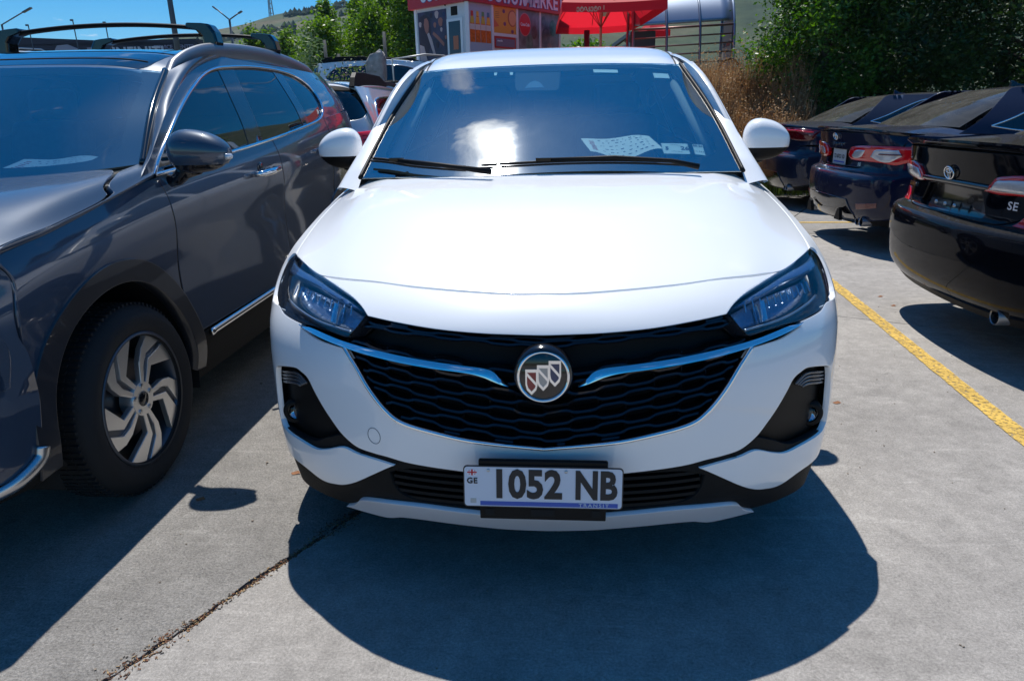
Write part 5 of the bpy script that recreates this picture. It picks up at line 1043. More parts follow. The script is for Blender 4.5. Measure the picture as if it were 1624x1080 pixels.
# ------------------------------------------------------------------ ground
def concrete(name,base,rough_scale,streak=0,agg=0,seed=0.):
    m=bpy.data.materials.new(name); m.use_nodes=True; t=m.node_tree; b=t.nodes['Principled BSDF']; b.inputs['Roughness'].default_value=.9; b.inputs['Specular IOR Level'].default_value=.25
    c=N(t,'ShaderNodeTexCoord'); mpn=N(t,'ShaderNodeMapping'); mpn.inputs['Location'].default_value=(seed,seed*2,0); t.links.new(c.outputs['Object'],mpn.inputs[0])
    def noise(s,d=6,r=.6,vec=None,dist=0):
        n=N(t,'ShaderNodeTexNoise'); n.inputs['Scale'].default_value=s; n.inputs['Detail'].default_value=d; n.inputs['Roughness'].default_value=r; n.inputs['Distortion'].default_value=dist; t.links.new((vec or mpn).outputs[0],n.inputs['Vector']); return n
    def ramp(n,p0,p1,v0,v1):
        r=N(t,'ShaderNodeMapRange'); r.inputs[1].default_value=p0; r.inputs[2].default_value=p1; r.inputs[3].default_value=v0; r.inputs[4].default_value=v1; t.links.new(n.outputs[0],r.inputs[0]); return r
    def mul(a,b_):
        n=N(t,'ShaderNodeMath',operation='MULTIPLY'); t.links.new(a.outputs[0],n.inputs[0]); t.links.new(b_.outputs[0],n.inputs[1]); return n
    big=ramp(noise(.9,5,.55,dist=.4),.3,.7,.86,1.10); mid=ramp(noise(7,8,.7),.3,.72,.82,1.12); fine=ramp(noise(130,5,.8),.30,.70,.45 if agg else .60,1.5 if agg else 1.36); f2=ramp(noise(520,2,.6),.3,.7,.82,1.18)
    st=N(t,'ShaderNodeMapping'); st.inputs['Rotation'].default_value=(0,0,R(28)); st.inputs['Scale'].default_value=(6,140,1); t.links.new(mpn.outputs[0],st.inputs[0]); sn=ramp(noise(1.2,4,.6,st),.3,.75,1-streak,1+streak*.6)
    # fine scuffs that curve across the surface
    sc=N(t,'ShaderNodeMapping'); sc.inputs['Rotation'].default_value=(0,0,R(-33)); sc.inputs['Scale'].default_value=(.8,9,1); t.links.new(mpn.outputs[0],sc.inputs[0]); scn=ramp(noise(2.2,3,.5,sc,dist=1.4),.60,.74,1,1.20)
    v=mul(mul(mul(big,mid),mul(fine,f2)),mul(sn,scn))
    stain=ramp(noise(2.3,6,.62,dist=.8),.60,.78,1,.74); drip=ramp(noise(5.1,3,.5,dist=.3),.71,.78,1,.62); v=mul(mul(v,stain),drip); v=mul(v,ramp(noise(22,7,.75,dist=.6),.30,.66,.80,1.10))
    pit=ramp(noise(75 if agg else 60,3,.55),.66 if agg else .70,.74 if agg else .79,1,.45 if agg else .62); v=mul(v,pit)
    h=N(t,'ShaderNodeHueSaturation'); h.inputs['Color'].default_value=(*base,1); t.links.new(v.outputs[0],h.inputs['Value'])
    vo=N(t,'ShaderNodeTexVoronoi'); vo.inputs['Scale'].default_value=95; t.links.new(mpn.outputs[0],vo.inputs['Vector'])
    last=h
    if agg:
        r=ramp(vo,.04,.16,1,0); k=ramp(noise(3.1,5,.6),.45,.62,0,1); mm=mul(r,k); mx_=N(t,'ShaderNodeMix',data_type='RGBA'); t.links.new(mm.outputs[0],mx_.inputs[0]); t.links.new(h.outputs[0],mx_.inputs[6])
        cr=N(t,'ShaderNodeHueSaturation'); cr.inputs['Color'].default_value=(.30,.28,.25,1); cr.inputs['Saturation'].default_value=.6
        rr_=ramp(noise(70,1,.5),.3,.7,.5,1.8); t.links.new(rr_.outputs[0],cr.inputs['Value']); t.links.new(cr.outputs[0],mx_.inputs[7])
        t.links.new(mx_.outputs[2],b.inputs['Base Color'])
    else: t.links.new(h.outputs[0],b.inputs['Base Color'])
    hs=N(t,'ShaderNodeMath',operation='ADD'); t.links.new(fine.outputs[0],hs.inputs[0])
    a2=mul(mul(sn,mid),pit); t.links.new(a2.outputs[0],hs.inputs[1]); h2=N(t,'ShaderNodeMath',operation='ADD'); t.links.new(hs.outputs[0],h2.inputs[0])
    if agg: r2=ramp(vo,.0,.5,.9*agg,0); t.links.new(r2.outputs[0],h2.inputs[1])
    else: h2.inputs[1].default_value=0
    bp=N(t,'ShaderNodeBump'); bp.inputs['Strength'].default_value=.55+.3*agg; bp.inputs['Distance'].default_value=.0025+.0015*agg; t.links.new(h2.outputs[0],bp.inputs['Height']); t.links.new(bp.outputs[0],b.inputs['Normal'])
    return m
def gh(x,y):
    t=np.clip((y-11.2)/3.0,0,1); b=t*t*(3-2*t)*1.15
    k=np.clip((x-1.2)/1.5,0,1); t2=np.clip((y-10.0)/2.6,0,1); b2=t2*t2*(3-2*t2)*1.45
    far=np.clip((y-22)/60,0,1)
    return b*(1-k)+b2*k-far*.6
# terrain sheet: earth and dry grass, reaching far beyond the hills
xs=np.concatenate([np.linspace(-2200,-60,24),np.linspace(-50,-12,20),np.linspace(-11,14,76),np.linspace(15,50,18),np.linspace(60,2200,24)]); ys=np.concatenate([np.linspace(-600,-20,10),np.linspace(-15,9,13),np.linspace(9.4,16,34),np.linspace(17,60,30),np.linspace(70,2400,30)])
Xg,Yg=np.meshgrid(xs,ys); Zg=gh(Xg,Yg)-.055+ (np.sin(Xg*1.7+Yg*.9)*.05+np.sin(Xg*.6-Yg*2.1)*.05)*np.clip((Yg-10.5)/2,0,1)*(Yg<40)
nx=len(xs); ny=len(ys)
earth=concrete('earth_and_dry_grass',(.15,.13,.075),3,seed=4.); 
o=mesh('ground',np.stack([Xg.ravel(),Yg.ravel(),Zg.ravel()],1),[(j*nx+i,j*nx+i+1,(j+1)*nx+i+1,(j+1)*nx+i) for j in range(ny-1) for i in range(nx-1)],earth,smooth=True); tag(o,kind='structure')
# concrete slabs of the car park: each slab with ragged joint edges
CA=concrete('concrete_smooth',(.320,.300,.278),1,streak=.045,agg=0,seed=1.3); CB=concrete('concrete_worn',(.285,.270,.252),1,streak=.10,agg=.9,seed=7.7)
jd=np.array((.350,.663)); jd/=np.linalg.norm(jd); jn=np.array((jd[1],-jd[0])); J0=np.array((-1.051,-.254))   # the joint that crosses the foreground
def slab(quad,m,nm='concrete_slab',rag=(0,0,0,0)):
    P=[];r=random.Random(len(COL.objects))
    for i in range(4):
        a=np.array(quad[i]);b=np.array(quad[(i+1)%4]);L_=np.linalg.norm(b-a);k=max(1,int(L_/(.022 if rag[i] else 1.0))); n_=np.array((-(b-a)[1],(b-a)[0]))/L_; w_=0
        for q in range(k):
            w_=w_*.6+r.uniform(-1,1)*rag[i]; P.append(a+(b-a)*q/k+n_*(w_ if 0<q else 0))
    v=[(p[0],p[1],0) for p in P]+[(p[0],p[1],-.05) for p in P]; n=len(P); tri=geometry.tessellate_polygon([[Vector((p[0],p[1],0)) for p in P]])
    f=[tuple(t) for t in tri]+[(i,i+n,(i+1)%n+n,(i+1)%n) for i in range(n)]
    o=mesh(nm,v,f,m,LOT)
    bm=bmesh.new(); bm.from_mesh(o.data); bmesh.ops.recalc_face_normals(bm,faces=bm.faces); bm.to_mesh(o.data); bm.free(); 
    if sum((p.normal.z*p.area) for p in o.data.polygons)<0: o.data.flip_normals()
    return o
LOT=bpy.data.objects.new('car_park',None); COL.objects.link(LOT); tag(LOT,kind='structure')
def jp(s,t): return tuple(J0+jd*s+jn*t)
g=.0065
slab([jp(-9,-g),jp(14.5,-g),jp(14.5,-3.6),jp(-9,-3.6)],CB,rag=(.0075,0,0,0))
slab([jp(-9,-3.615),jp(16,-3.615),jp(16,-14),jp(-9,-14)],CB)
# right of the joint: bays, cut by cross joints
cr=[-9,.62-5.0,2.55,5.4,8.2,11.3]
slab([jp(-9,g),jp(-9,3.2),jp(4.15,3.2),jp(4.15,g)],CA,rag=(0,0,0,.0055))
slab([jp(4.158,g),jp(4.158,3.2),jp(7.4,3.2),jp(7.4,g)],CA,rag=(0,0,0,.0055)); slab([jp(7.415,g),jp(7.415,3.2),jp(12.4,3.2),jp(12.4,g)],CB)
slab([jp(-9,3.212),jp(-9,7.6),jp(.4,7.6),jp(.4,3.212)],CA); slab([jp(.412,3.212),jp(.412,7.6),jp(5.2,7.6),jp(5.2,3.212)],CA); slab([jp(5.212,3.212),jp(5.212,7.6),jp(9.6,7.6),jp(9.6,3.212)],CA)
slab([jp(-9,7.612),jp(-9,13),jp(1,13),jp(1,7.612)],CA); slab([jp(1.012,7.612),jp(1.012,13),jp(7,13),jp(7,7.612)],CA)
# debris packed in the joint
r=random.Random(3); MBc=[MB(),MB(),MB()]
for k in range(3600):
    s=r.uniform(-.6,1.6); d=r.gauss(0,.006+.012*max(0,math.sin(s*9+1))**2); p=jp(s,d); a=r.uniform(0,PI); l=r.uniform(.002,.010); wd=r.uniform(.0008,.0035); z=-.012+r.uniform(0,.016) if abs(d)<.010 else .002
    MBc[r.choice((0,0,1,2))].box((p[0],p[1],z),(l,wd,.0015),rz=a,rx=r.uniform(-.6,.6))
for b,cc,nm in zip(MBc,((.16,.07,.035),(.30,.20,.10),(.06,.05,.04)),('dry_litter','leaf_crumbs','soil_crumbs')): tag(b.build(nm,mat(nm,cc,.9,var=.4,vscale=200)),kind='stuff')
b=MB()
for k in range(420):
    x=r.uniform(-2.2,3.2); y=r.uniform(-.6,6); 
    s=r.uniform(.0015,.005)*(1 if r.random()<.93 else 2.2); b.box((x,y,s*.3),(s,s*r.uniform(.5,1.4),s*.7),rz=r.uniform(0,3))
tag(b.build('loose_grit',mat('grit',(.20,.16,.12),.9,var=.5,vscale=90)),kind='stuff')
b=MB()
for x,y in ((1.30,1.46),(2.32,3.4),(2.30,3.15),(.95,1.9),(-1.28,.55),(-1.0,.75)): b.add([(x,y,.003),(x+.028,y+.008,.009),(x+.04,y-.004,.004),(x+.012,y-.014,.002)],[(0,1,2,3)])
tag(b.build('fallen_leaves',mat('brown_leaf',(.24,.10,.04),.8)),kind='stuff')
# yellow bay lines, worn
ym=bpy.data.materials.new('worn_yellow_paint'); ym.use_nodes=True; t=ym.node_tree; bs=t.nodes['Principled BSDF']; bs.inputs['Base Color'].default_value=(.56,.36,.07,1); bs.inputs['Roughness'].default_value=.75
c_=N(t,'ShaderNodeTexCoord'); n_=N(t,'ShaderNodeTexNoise'); n_.inputs['Scale'].default_value=55; n_.inputs['Detail'].default_value=7; n_.inputs['Roughness'].default_value=.7; t.links.new(c_.outputs['Object'],n_.inputs['Vector'])
rp_=N(t,'ShaderNodeMapRange'); rp_.inputs[1].default_value=.50; rp_.inputs[2].default_value=.40; rp_.inputs[3].default_value=0; rp_.inputs[4].default_value=.85; t.links.new(n_.outputs['Fac'],rp_.inputs[0]); tr_=N(t,'ShaderNodeBsdfTransparent'); mi_=N(t,'ShaderNodeMixShader'); t.links.new(rp_.outputs[0],mi_.inputs[0]); t.links.new(bs.outputs[0],mi_.inputs[1]); t.links.new(tr_.outputs[0],mi_.inputs[2]); t.links.new(mi_.outputs[0],t.nodes['Material Output'].inputs['Surface'])
n2_=N(t,'ShaderNodeTexNoise'); n2_.inputs['Scale'].default_value=9; n2_.inputs['Detail'].default_value=6; t.links.new(c_.outputs['Object'],n2_.inputs['Vector']); h_=N(t,'ShaderNodeHueSaturation'); h_.inputs['Color'].default_value=(.56,.36,.07,1); m_=N(t,'ShaderNodeMapRange'); m_.inputs[1].default_value=.3; m_.inputs[2].default_value=.7; m_.inputs[3].default_value=.75; m_.inputs[4].default_value=1.15; t.links.new(n2_.outputs['Fac'],m_.inputs[0]); t.links.new(m_.outputs[0],h_.inputs['Value']); t.links.new(h_.outputs[0],bs.inputs['Base Color'])
def line(p,q,wd):
    p=np.array(p);q=np.array(q);d=(q-p);L_=np.linalg.norm(d);d/=L_;n=np.array((-d[1],d[0]))*wd/2; k=max(2,int(L_/.06)); rr=random.Random(1); v=[];f=[]
    for i in range(k+1):
        a=p+d*L_*i/k; e1,e2=rr.uniform(-1,1)*.003,rr.uniform(-1,1)*.003; v+=[(*(a+n*(1+e1/wd*2)),.004),(*(a-n*(1+e2/wd*2)),.004)]
    for i in range(k): f.append((2*i,2*i+1,2*i+3,2*i+2))
    o=mesh('yellow_line',v,f,ym); tag(o,kind='structure')
line((1.70,-1.6),(2.215,4.45),.085); line((2.55,6.95),(6.2,6.70),.085); line((2.2,3.05),(6,2.9),.02) if False else None
# ------------------------------------------------------------------ cars in place
white_car(); grey_suv()
ps=paper_sheet('dash_paper','printed sheet with handwriting lying on the white crossover dashboard behind its windscreen',.30,1.45,1.168,.30,.20,.16,.06)
ps2=paper_sheet('dash_paper','printed sheet on the grey suv dashboard behind its windscreen',-2.02,1.18,1.148,.30,.20,.14,.05)
sedan('black_sedan','black sedan nearest on the right with an SE badge and an empty plate recess',(2.12,2.48),-.027,BLACK,'n')
sedan('dark_blue_sedan','dark blue sedan, middle one of the right-hand row, with a plate and twin exhaust tips',(2.71,5.70),.015,NAVY,'m')
sedan('slate_blue_sedan','slate blue sedan, farthest of the right-hand row under the leafy tree',(3.0,8.81),-.007,NAVY2,'f')
silver_suv('silver_crossover','silver crossover with a black roof rack seen between the grey suv and the white crossover',(-2.62,5.0,0),PI/2,SILVER)
silver_suv('white_hatchback','white car with dark windows parked behind the grey lump of rock',(-6.4,17.2,1.02),.10,WHITE,detail=False)
silver_suv('silver_hatchback','silver car far behind, just visible over the black roof rack',(-5.2,13.7,.38),.04,SILVER,detail=False,scale=.95)
o=sedan('black_car','black car almost hidden behind the right pillar of the white crossover',(1.10,12.35),-PI/2,BLACK,'f',group=None)
silver_suv('far_hatchback','small silver car seen far off below the silver shelter',(6.3,31,.55),0,SILVER,detail=False,scale=.72)
# ------------------------------------------------------------------ kiosk
def kiosk():
    zf=1.1; t=thing('market_kiosk','white market kiosk with red sign band and drink posters','kiosk',(-2.05,15.92,0))
    Cn=Vector((0,0,0)); dl=Vector((-.794,.607,0)); dr=Vector((.589,.808,0)); nl=Vector((-.607,-.794,0)); nr=Vector((.808,-.589,0))
    # outward normals
    wm=mat('kiosk_white',(.60,.63,.66),.5,var=.05); red=mat('kiosk_red',(.50,.010,.02),.4); fr=mat('kiosk_frame',(.72,.74,.77),.4)
    def q(d,n,s0,s1,z0,z1,name,m,off=0.,th=.02,par=None):
        o=MB().add([d*s0+n*off+Vector((0,0,z0)),d*s1+n*off+Vector((0,0,z0)),d*s1+n*off+Vector((0,0,z1)),d*s0+n*off+Vector((0,0,z1)),d*s0+n*(off-th)+Vector((0,0,z0)),d*s1+n*(off-th)+Vector((0,0,z0)),d*s1+n*(off-th)+Vector((0,0,z1)),d*s0+n*(off-th)+Vector((0,0,z1))],[(0,1,2,3),(7,6,5,4),(0,4,5,1),(1,5,6,2),(2,6,7,3),(3,7,4,0)]).build(name,m,par or t); return o
    E1=dl*1.80; E2=dr*3.64; E3=E1+E2
    body=[tuple(p+Vector((0,0,z))) for z in (zf-.5,3.80) for p in (Cn,E2,E3,E1)]
    MB().add(body,[(0,1,5,4),(1,2,6,5),(2,3,7,6),(3,0,4,7),(4,5,6,7)]).build('wall',wm,t)
    q(dl,nl,-.10,1.92,3.80,4.42,'sign_band',red,.10,.14); q(dr,nr,-.10,3.76,3.80,4.42,'sign_band',red,.10,.14)
    MB().add([tuple(p+Vector((0,0,z))) for z in (4.30,4.36) for p in (Cn,E2,E3,E1)],[(4,5,6,7),(0,1,5,4),(1,2,6,5),(2,3,7,6),(3,0,4,7),(3,2,1,0)]).build('roof',fr,t)
    lt=mat('sign_letters',(.74,.74,.80),.5); lb=mat('sign_letter_edge',(.05,.10,.38),.5)
    def txt(s,d,n,s0,z,size,m,off,bold,al='LEFT',par=None,nm='sign_letters',x=1): return text_mesh(nm,s,size,m,par or t,frame(d*s0+n*off+Vector((0,0,z)),d,(0,0,1),n),.008,bold,x,1.05,al)
    DL=-dl   # reading direction on the left wall runs towards the corner
    for m,off,bd in ((lb,.101,.022),(lt,.108,.010)):
        txt('\u10e1\u10d0\u10db\u10d8\u10d7\u10dd\u10d8',dr,nr,.25,4.03,.50,m,off,bd); txt('MARKET',dr,nr,1.98,4.04,.50,m,off,bd,x=.86)
        txt('\u10e1\u10d0\u10db\u10d8\u10d7\u10dd\u10d8',DL,nl,-1.45,4.04,.38,m,off,bd)
    # frames on both walls
    for s in (0.0,.86,1.80,2.74,3.60): q(dr,nr,s-.03,s+.04,zf,3.80,'window_frame',fr,.03,.03)
    q(dr,nr,.04,.83,zf+.2,3.80,'poster',mat('poster_sky',(.34,.44,.55),.35),.012,.012)
    q(dr,nr,.90,1.77,3.20,3.80,'poster',mat('poster_orange',(.72,.33,.05),.35),.012,.012)
    q(dr,nr,.93,1.74,2.86,3.13,'poster',mat('poster_red_edge',(.45,.02,.03),.35),.02,.012); q(dr,nr,.98,1.69,2.90,3.08,'poster_panel',mat('poster_panel',(.18,.16,.25),.4),.024,.004)
    q(dr,nr,.97,1.72,zf+.2,2.80,'poster',mat('poster_blue',(.10,.14,.25),.35),.012,.012); q(dr,nr,.9,1.77,3.13,3.20,'window_frame',fr,.028,.02)
    q(dr,nr,1.84,2.71,zf+.2,3.80,'poster',mat('poster_grey',(.17,.17,.20),.35,var=.5,vscale=4),.012,.012); q(dr,nr,2.78,3.57,zf+.2,3.80,'poster',mat('poster_grey',(.17,.17,.20),.35),.012,.012)
    def W2(d,n,off): return lambda a,z,h:tuple(d*a+n*(off+h)+Vector((0,0,z)))
    # row of bottles with coloured caps on the first poster
    fnr=W2(dr,nr,.012); r=random.Random(2)
    for i,cap in enumerate(((.55,.05,.04),(.80,.40,.05),(.10,.30,.12),(.05,.20,.32))):
        x=.15+.19*i; m1=mat('bottle_drink',(.60,.13,.015),.3,var=.3,vscale=20); m2=mat('label_%d'%i if False else 'bottle_label',(.62,.30,.06),.4,var=.5,vscale=25)
        MB().prism([(x-.085,2.95),(x+.085,2.95),(x+.09,3.30),(x+.045,3.48),(x+.03,3.56),(x-.03,3.56),(x-.045,3.48),(x-.09,3.30)],fnr,.002,.005).build('printed_bottle',m1,t)
        MB().prism([(x-.088,3.22),(x+.088,3.22),(x+.088,3.34),(x-.088,3.34)],fnr,.005,.007).build('printed_label',mat('label_pale',(.60,.55,.50),.4),t)
        MB().prism([(x-.07,3.36),(x+.07,3.36),(x+.05,3.50),(x-.05,3.50)],fnr,.005,.007).build('printed_label',mat('bottle_label_a' if i%2 else 'bottle_label_b',cap if i%2 else (.55,.42,.05),.4),t)
        MB().prism([(x-.045,3.52),(x+.045,3.52),(x+.04,3.62),(x-.04,3.62)],fnr,.005,.008).build('printed_cap',mat('cap_'+('red','amber','green','teal')[i],cap,.4),t)
    def disc(cx,cz,rx,rz,m,h0,h1,nm): MB().prism([(cx+rx*math.cos(2*PI*k/28),cz+rz*math.sin(2*PI*k/28)) for k in range(28)],fnr,h0,h1).build(nm,m,t)
    disc(1.62,3.56,.17,.19,mat('print_rust',(.45,.13,.06),.4),.002,.004,'printed_ring'); disc(1.63,3.56,.14,.16,mat('print_peach',(.75,.36,.16),.4),.004,.006,'printed_fruit')
    MB().prism([(.93,3.32),(1.12,3.36),(.93,3.52)],fnr,.002,.004).build('printed_fruit',mat('print_coral',(.65,.14,.06),.4),t)
    for a,z in ((1.30,3.70),(1.33,3.42),(1.62,3.26)): disc(a,z,.05,.045,mat('print_plum',(.18,.06,.16),.4),.002,.004,'printed_glass')
    for k in range(4): MB().prism([(.98,3.66-.04*k),(1.12,3.66-.04*k),(1.12,3.672-.04*k),(.98,3.672-.04*k)],fnr,.002,.003).build('printed_text',mat('print_brown',(.35,.15,.05),.5),t)
    disc(2.12,3.46,.235,.27,mat('print_pink',(.62,.20,.24),.4),.002,.004,'drink_logo_edge'); disc(2.12,3.46,.215,.25,mat('disc_red',(.62,.012,.03),.35),.004,.007,'drink_logo')
    text_mesh('drink_logo_words','Coca\u2011Cola'.replace('\u2011','-'),.105,lt,t,frame(dr*2.12+nr*.021+Vector((0,0,3.46)),dr,(0,0,1),nr)@Matrix.Shear('XY',4,(.25,0)) if False else frame(dr*2.12+nr*.021+Vector((0,0,3.46)),dr,(0,0,1),nr),.001,.003,.82,.95)
    txt('snacks',dr,nr,1.02,3.03,.07,lt,.026,.001,nm='printed_text')
    for a,z,s_,cc in ((2.3,3.05,.2,(.10,.17,.15)),(2.5,3.3,.16,(.12,.08,.09)),(3.0,3.2,.25,(.09,.10,.13)),(3.3,3.45,.2,(.07,.07,.10)),(3.15,2.95,.14,(.22,.16,.16)),(2.9,3.6,.12,(.12,.13,.17))): disc(a,z,s_*.7,s_,mat('print_%d'%int(a*10) if False else 'print_dim_%s'%('abcdefghij'[int(a*10)%10]),cc,.4,var=.4,vscale=9),.002,.003+.0004*a,'printed_shape')
    # left wall: portrait poster, vent, door
    q(dl,nl,.68,1.68,1.9,3.72,'poster',mat('poster_dark',(.045,.025,.07),.35,var=.5,vscale=6),.012,.012)
    fnl=W2(dl,nl,.012)
    def pl_(poly,m,h=.003,nm='printed_figure'): MB().prism(poly,fnl,.002,h).build(nm,m,t)
    skin=mat('print_skin',(.36,.13,.10),.5); skl=mat('print_pale',(.50,.36,.36),.5); hair=mat('print_hair',(.035,.012,.03),.5)
    pl_([(1.62,3.60),(1.45,3.66),(1.28,3.60),(1.22,3.3),(1.30,2.9),(1.42,2.6),(1.66,2.5)],hair)
    pl_([(1.44,3.56),(1.36,3.58),(1.30,3.50),(1.29,3.38),(1.32,3.27),(1.38,3.22),(1.44,3.30),(1.47,3.44)],skin,.005); pl_([(1.37,3.22),(1.30,3.25),(1.20,3.08),(1.10,2.75),(1.16,2.72),(1.28,3.0)],skl,.006)
    pl_([(1.18,3.20),(.98,3.05),(.80,2.9),(.78,2.98),(.96,3.14),(1.14,3.26)],skin,.005); pl_([(1.66,3.0),(1.50,2.95),(1.40,2.6),(1.45,2.2),(1.66,2.1)],skl,.004)
    for a,z,s_,m_ in ((1.0,3.62,.07,skl),(.88,3.45,.08,skin),(1.60,3.45,.05,skl),(.86,3.28,.04,skl),(.76,3.6,.05,mat('print_night',(.02,.03,.10),.5)),(1.08,3.4,.05,skin),(.72,3.1,.035,skin),(1.02,2.95,.06,hair),(1.2,3.62,.05,hair)):
        pl_([(a+s_*math.cos(2*PI*k/9)*(1+.25*math.sin(k*2.3)),z+s_*1.25*math.sin(2*PI*k/9)) for k in range(9)],m_,.0045+.0008*a,'printed_shape')
    q(dl,nl,.31,.52,3.55,3.74,'vent',DARK,.01,.01); q(dl,nl,.14,.66,zf,3.48,'door_frame',fr,.03,.03); q(dl,nl,.21,.59,zf+.3,3.42,'door_glass',mat('door_dark_glass',(.03,.045,.07),.1),.034,.004)
    q(dl,nl,.28,.45,2.80,3.10,'door_poster',mat('print_rust',(.45,.13,.06),.4),.038,.003)
    for s in (0.0,): MB().box((0,0,2.35),(.09,.09,2.9)).build('corner_post',fr,t)
    q(dl,nl,1.72,1.80,zf,3.80,'corner_post',fr,.02,.02); MB().box(tuple(dl*.66+nl*.05+Vector((0,0,3.80))),(.03,.04,.06)).build('camera_bracket',DARK,t)
    return t
kiosk()
# ------------------------------------------------------------------ red parasol
def parasol(x,y,zt,ze,half,rot,label,text=True,long=1):
    t=thing('red_parasol',label,'parasol',(x,y,0),rot); rc=mat('parasol_red',(.62,.012,.03),.6); m=rc.copy(); MATS['parasol_cloth']=m
    tn=m.node_tree; p=tn.nodes['Principled BSDF']; tl=N(tn,'ShaderNodeBsdfTranslucent'); tl.inputs[0].default_value=(.85,.02,.04,1); mi=N(tn,'ShaderNodeMixShader'); mi.inputs[0].default_value=.45; tn.links.new(p.outputs[0],mi.inputs[1]); tn.links.new(tl.outputs[0],mi.inputs[2]); tn.links.new(mi.outputs[0],tn.nodes['Material Output'].inputs['Surface'])
    n=10; v=[];f=[]
    hy=half*long; cs=[(-half,-hy),(half,-hy),(half,hy),(-half,hy)]
    for s in range(4):
        a=Vector((*cs[s],0)); b=Vector((*cs[(s+1)%4],0)); base=len(v)
        for j in range(n+1):
            for i in range(n+1):
                k=j/n; p=(a.lerp(b,i/n))*k; sag=.05*math.sin(PI*i/n)*k; v.append((p.x,p.y,zt-(zt-ze)*k+ -sag*.6+ .04*math.sin(PI*k)))
        for j in range(n):
            for i in range(n): q=base+j*(n+1)+i; f.append((q,q+1,q+n+2,q+n+1))
        base=len(v)
        for i in range(n+1):
            p=a.lerp(b,i/n); z=ze-.03*math.sin(PI*i/n); v+=[(p.x,p.y,z),(p.x*1.005,p.y*1.005,z-.16)]
        for i in range(n): f.append((base+2*i,base+2*i+1,base+2*i+3,base+2*i+2))
    MB().add(v,f).build('canopy',m,t,smooth='auto',fix=False)
    MB().tube([(0,0,1.1),(0,0,zt+.05)],.028,10).build('pole',mat('parasol_pole',(.42,.30,.26),.5),t,smooth=True)
    b=MB()
    for a in range(8):
        e=Vector((half*(0,1,1,1,0,-1,-1,-1)[a]*.97,hy*(1,1,0,-1,-1,-1,0,1)[a]*.97,0)); b.tube([(0,0,zt-.03),(e.x,e.y,ze+.02)],.011,5); b.tube([(0,0,ze-.25),(e.x*.5,e.y*.5,(zt+ze)/2-.06)],.009,5)
    b.build('rib',mat('parasol_rib',(.45,.06,.06),.5),t)
    if text:
        text_mesh('valance_words','\u10d4\u10e2\u10d8\u10d9\u10d4\u10e2\u10d8 1',.10,mat('valance_print',(.70,.50,.35),.6),t,frame((-half*.45,-hy*1.005-.006,ze-.115),(1,0,0),(0,0,1),(0,-1,0)),.001,.002)
        w_=mat('white_print',(.80,.80,.82),.6)
        k=(zt-ze)/half; MB().add([(-.10,-hy*.80,zt-(zt-ze)*.80+.05),(.06,-hy*.80,zt-(zt-ze)*.80+.05),(.12,-hy*.45,zt-(zt-ze)*.45+.07),(.02,-hy*.45,zt-(zt-ze)*.45+.07)],[(0,1,2,3)]).build('canopy_logo',w_,t,fix=False)
        for z0 in (0,.14): MB().add([(.16,hy*.80-z0*3,ze+(zt-ze)*(.18+z0*1.3)-.06),(.38,hy*.80-z0*3,ze+(zt-ze)*(.18+z0*1.3)-.06),(.36,hy*.70-z0*3,ze+(zt-ze)*(.27+z0*1.3)-.06),(.18,hy*.70-z0*3,ze+(zt-ze)*(.27+z0*1.3)-.06)],[(0,1,2,3)]).build('canopy_logo',w_,t,fix=False)
    return t
PR_=parasol(1.0,15.6,4.65,3.35,.95,.02,'big open red parasol standing beside the market kiosk',long=3.3); PR_.rotation_euler.x=R(2.4); 
parasol(3.05,22.5,4.0,3.7,.38,.4,'small red parasol seen through the bars of the silver shelter',False)
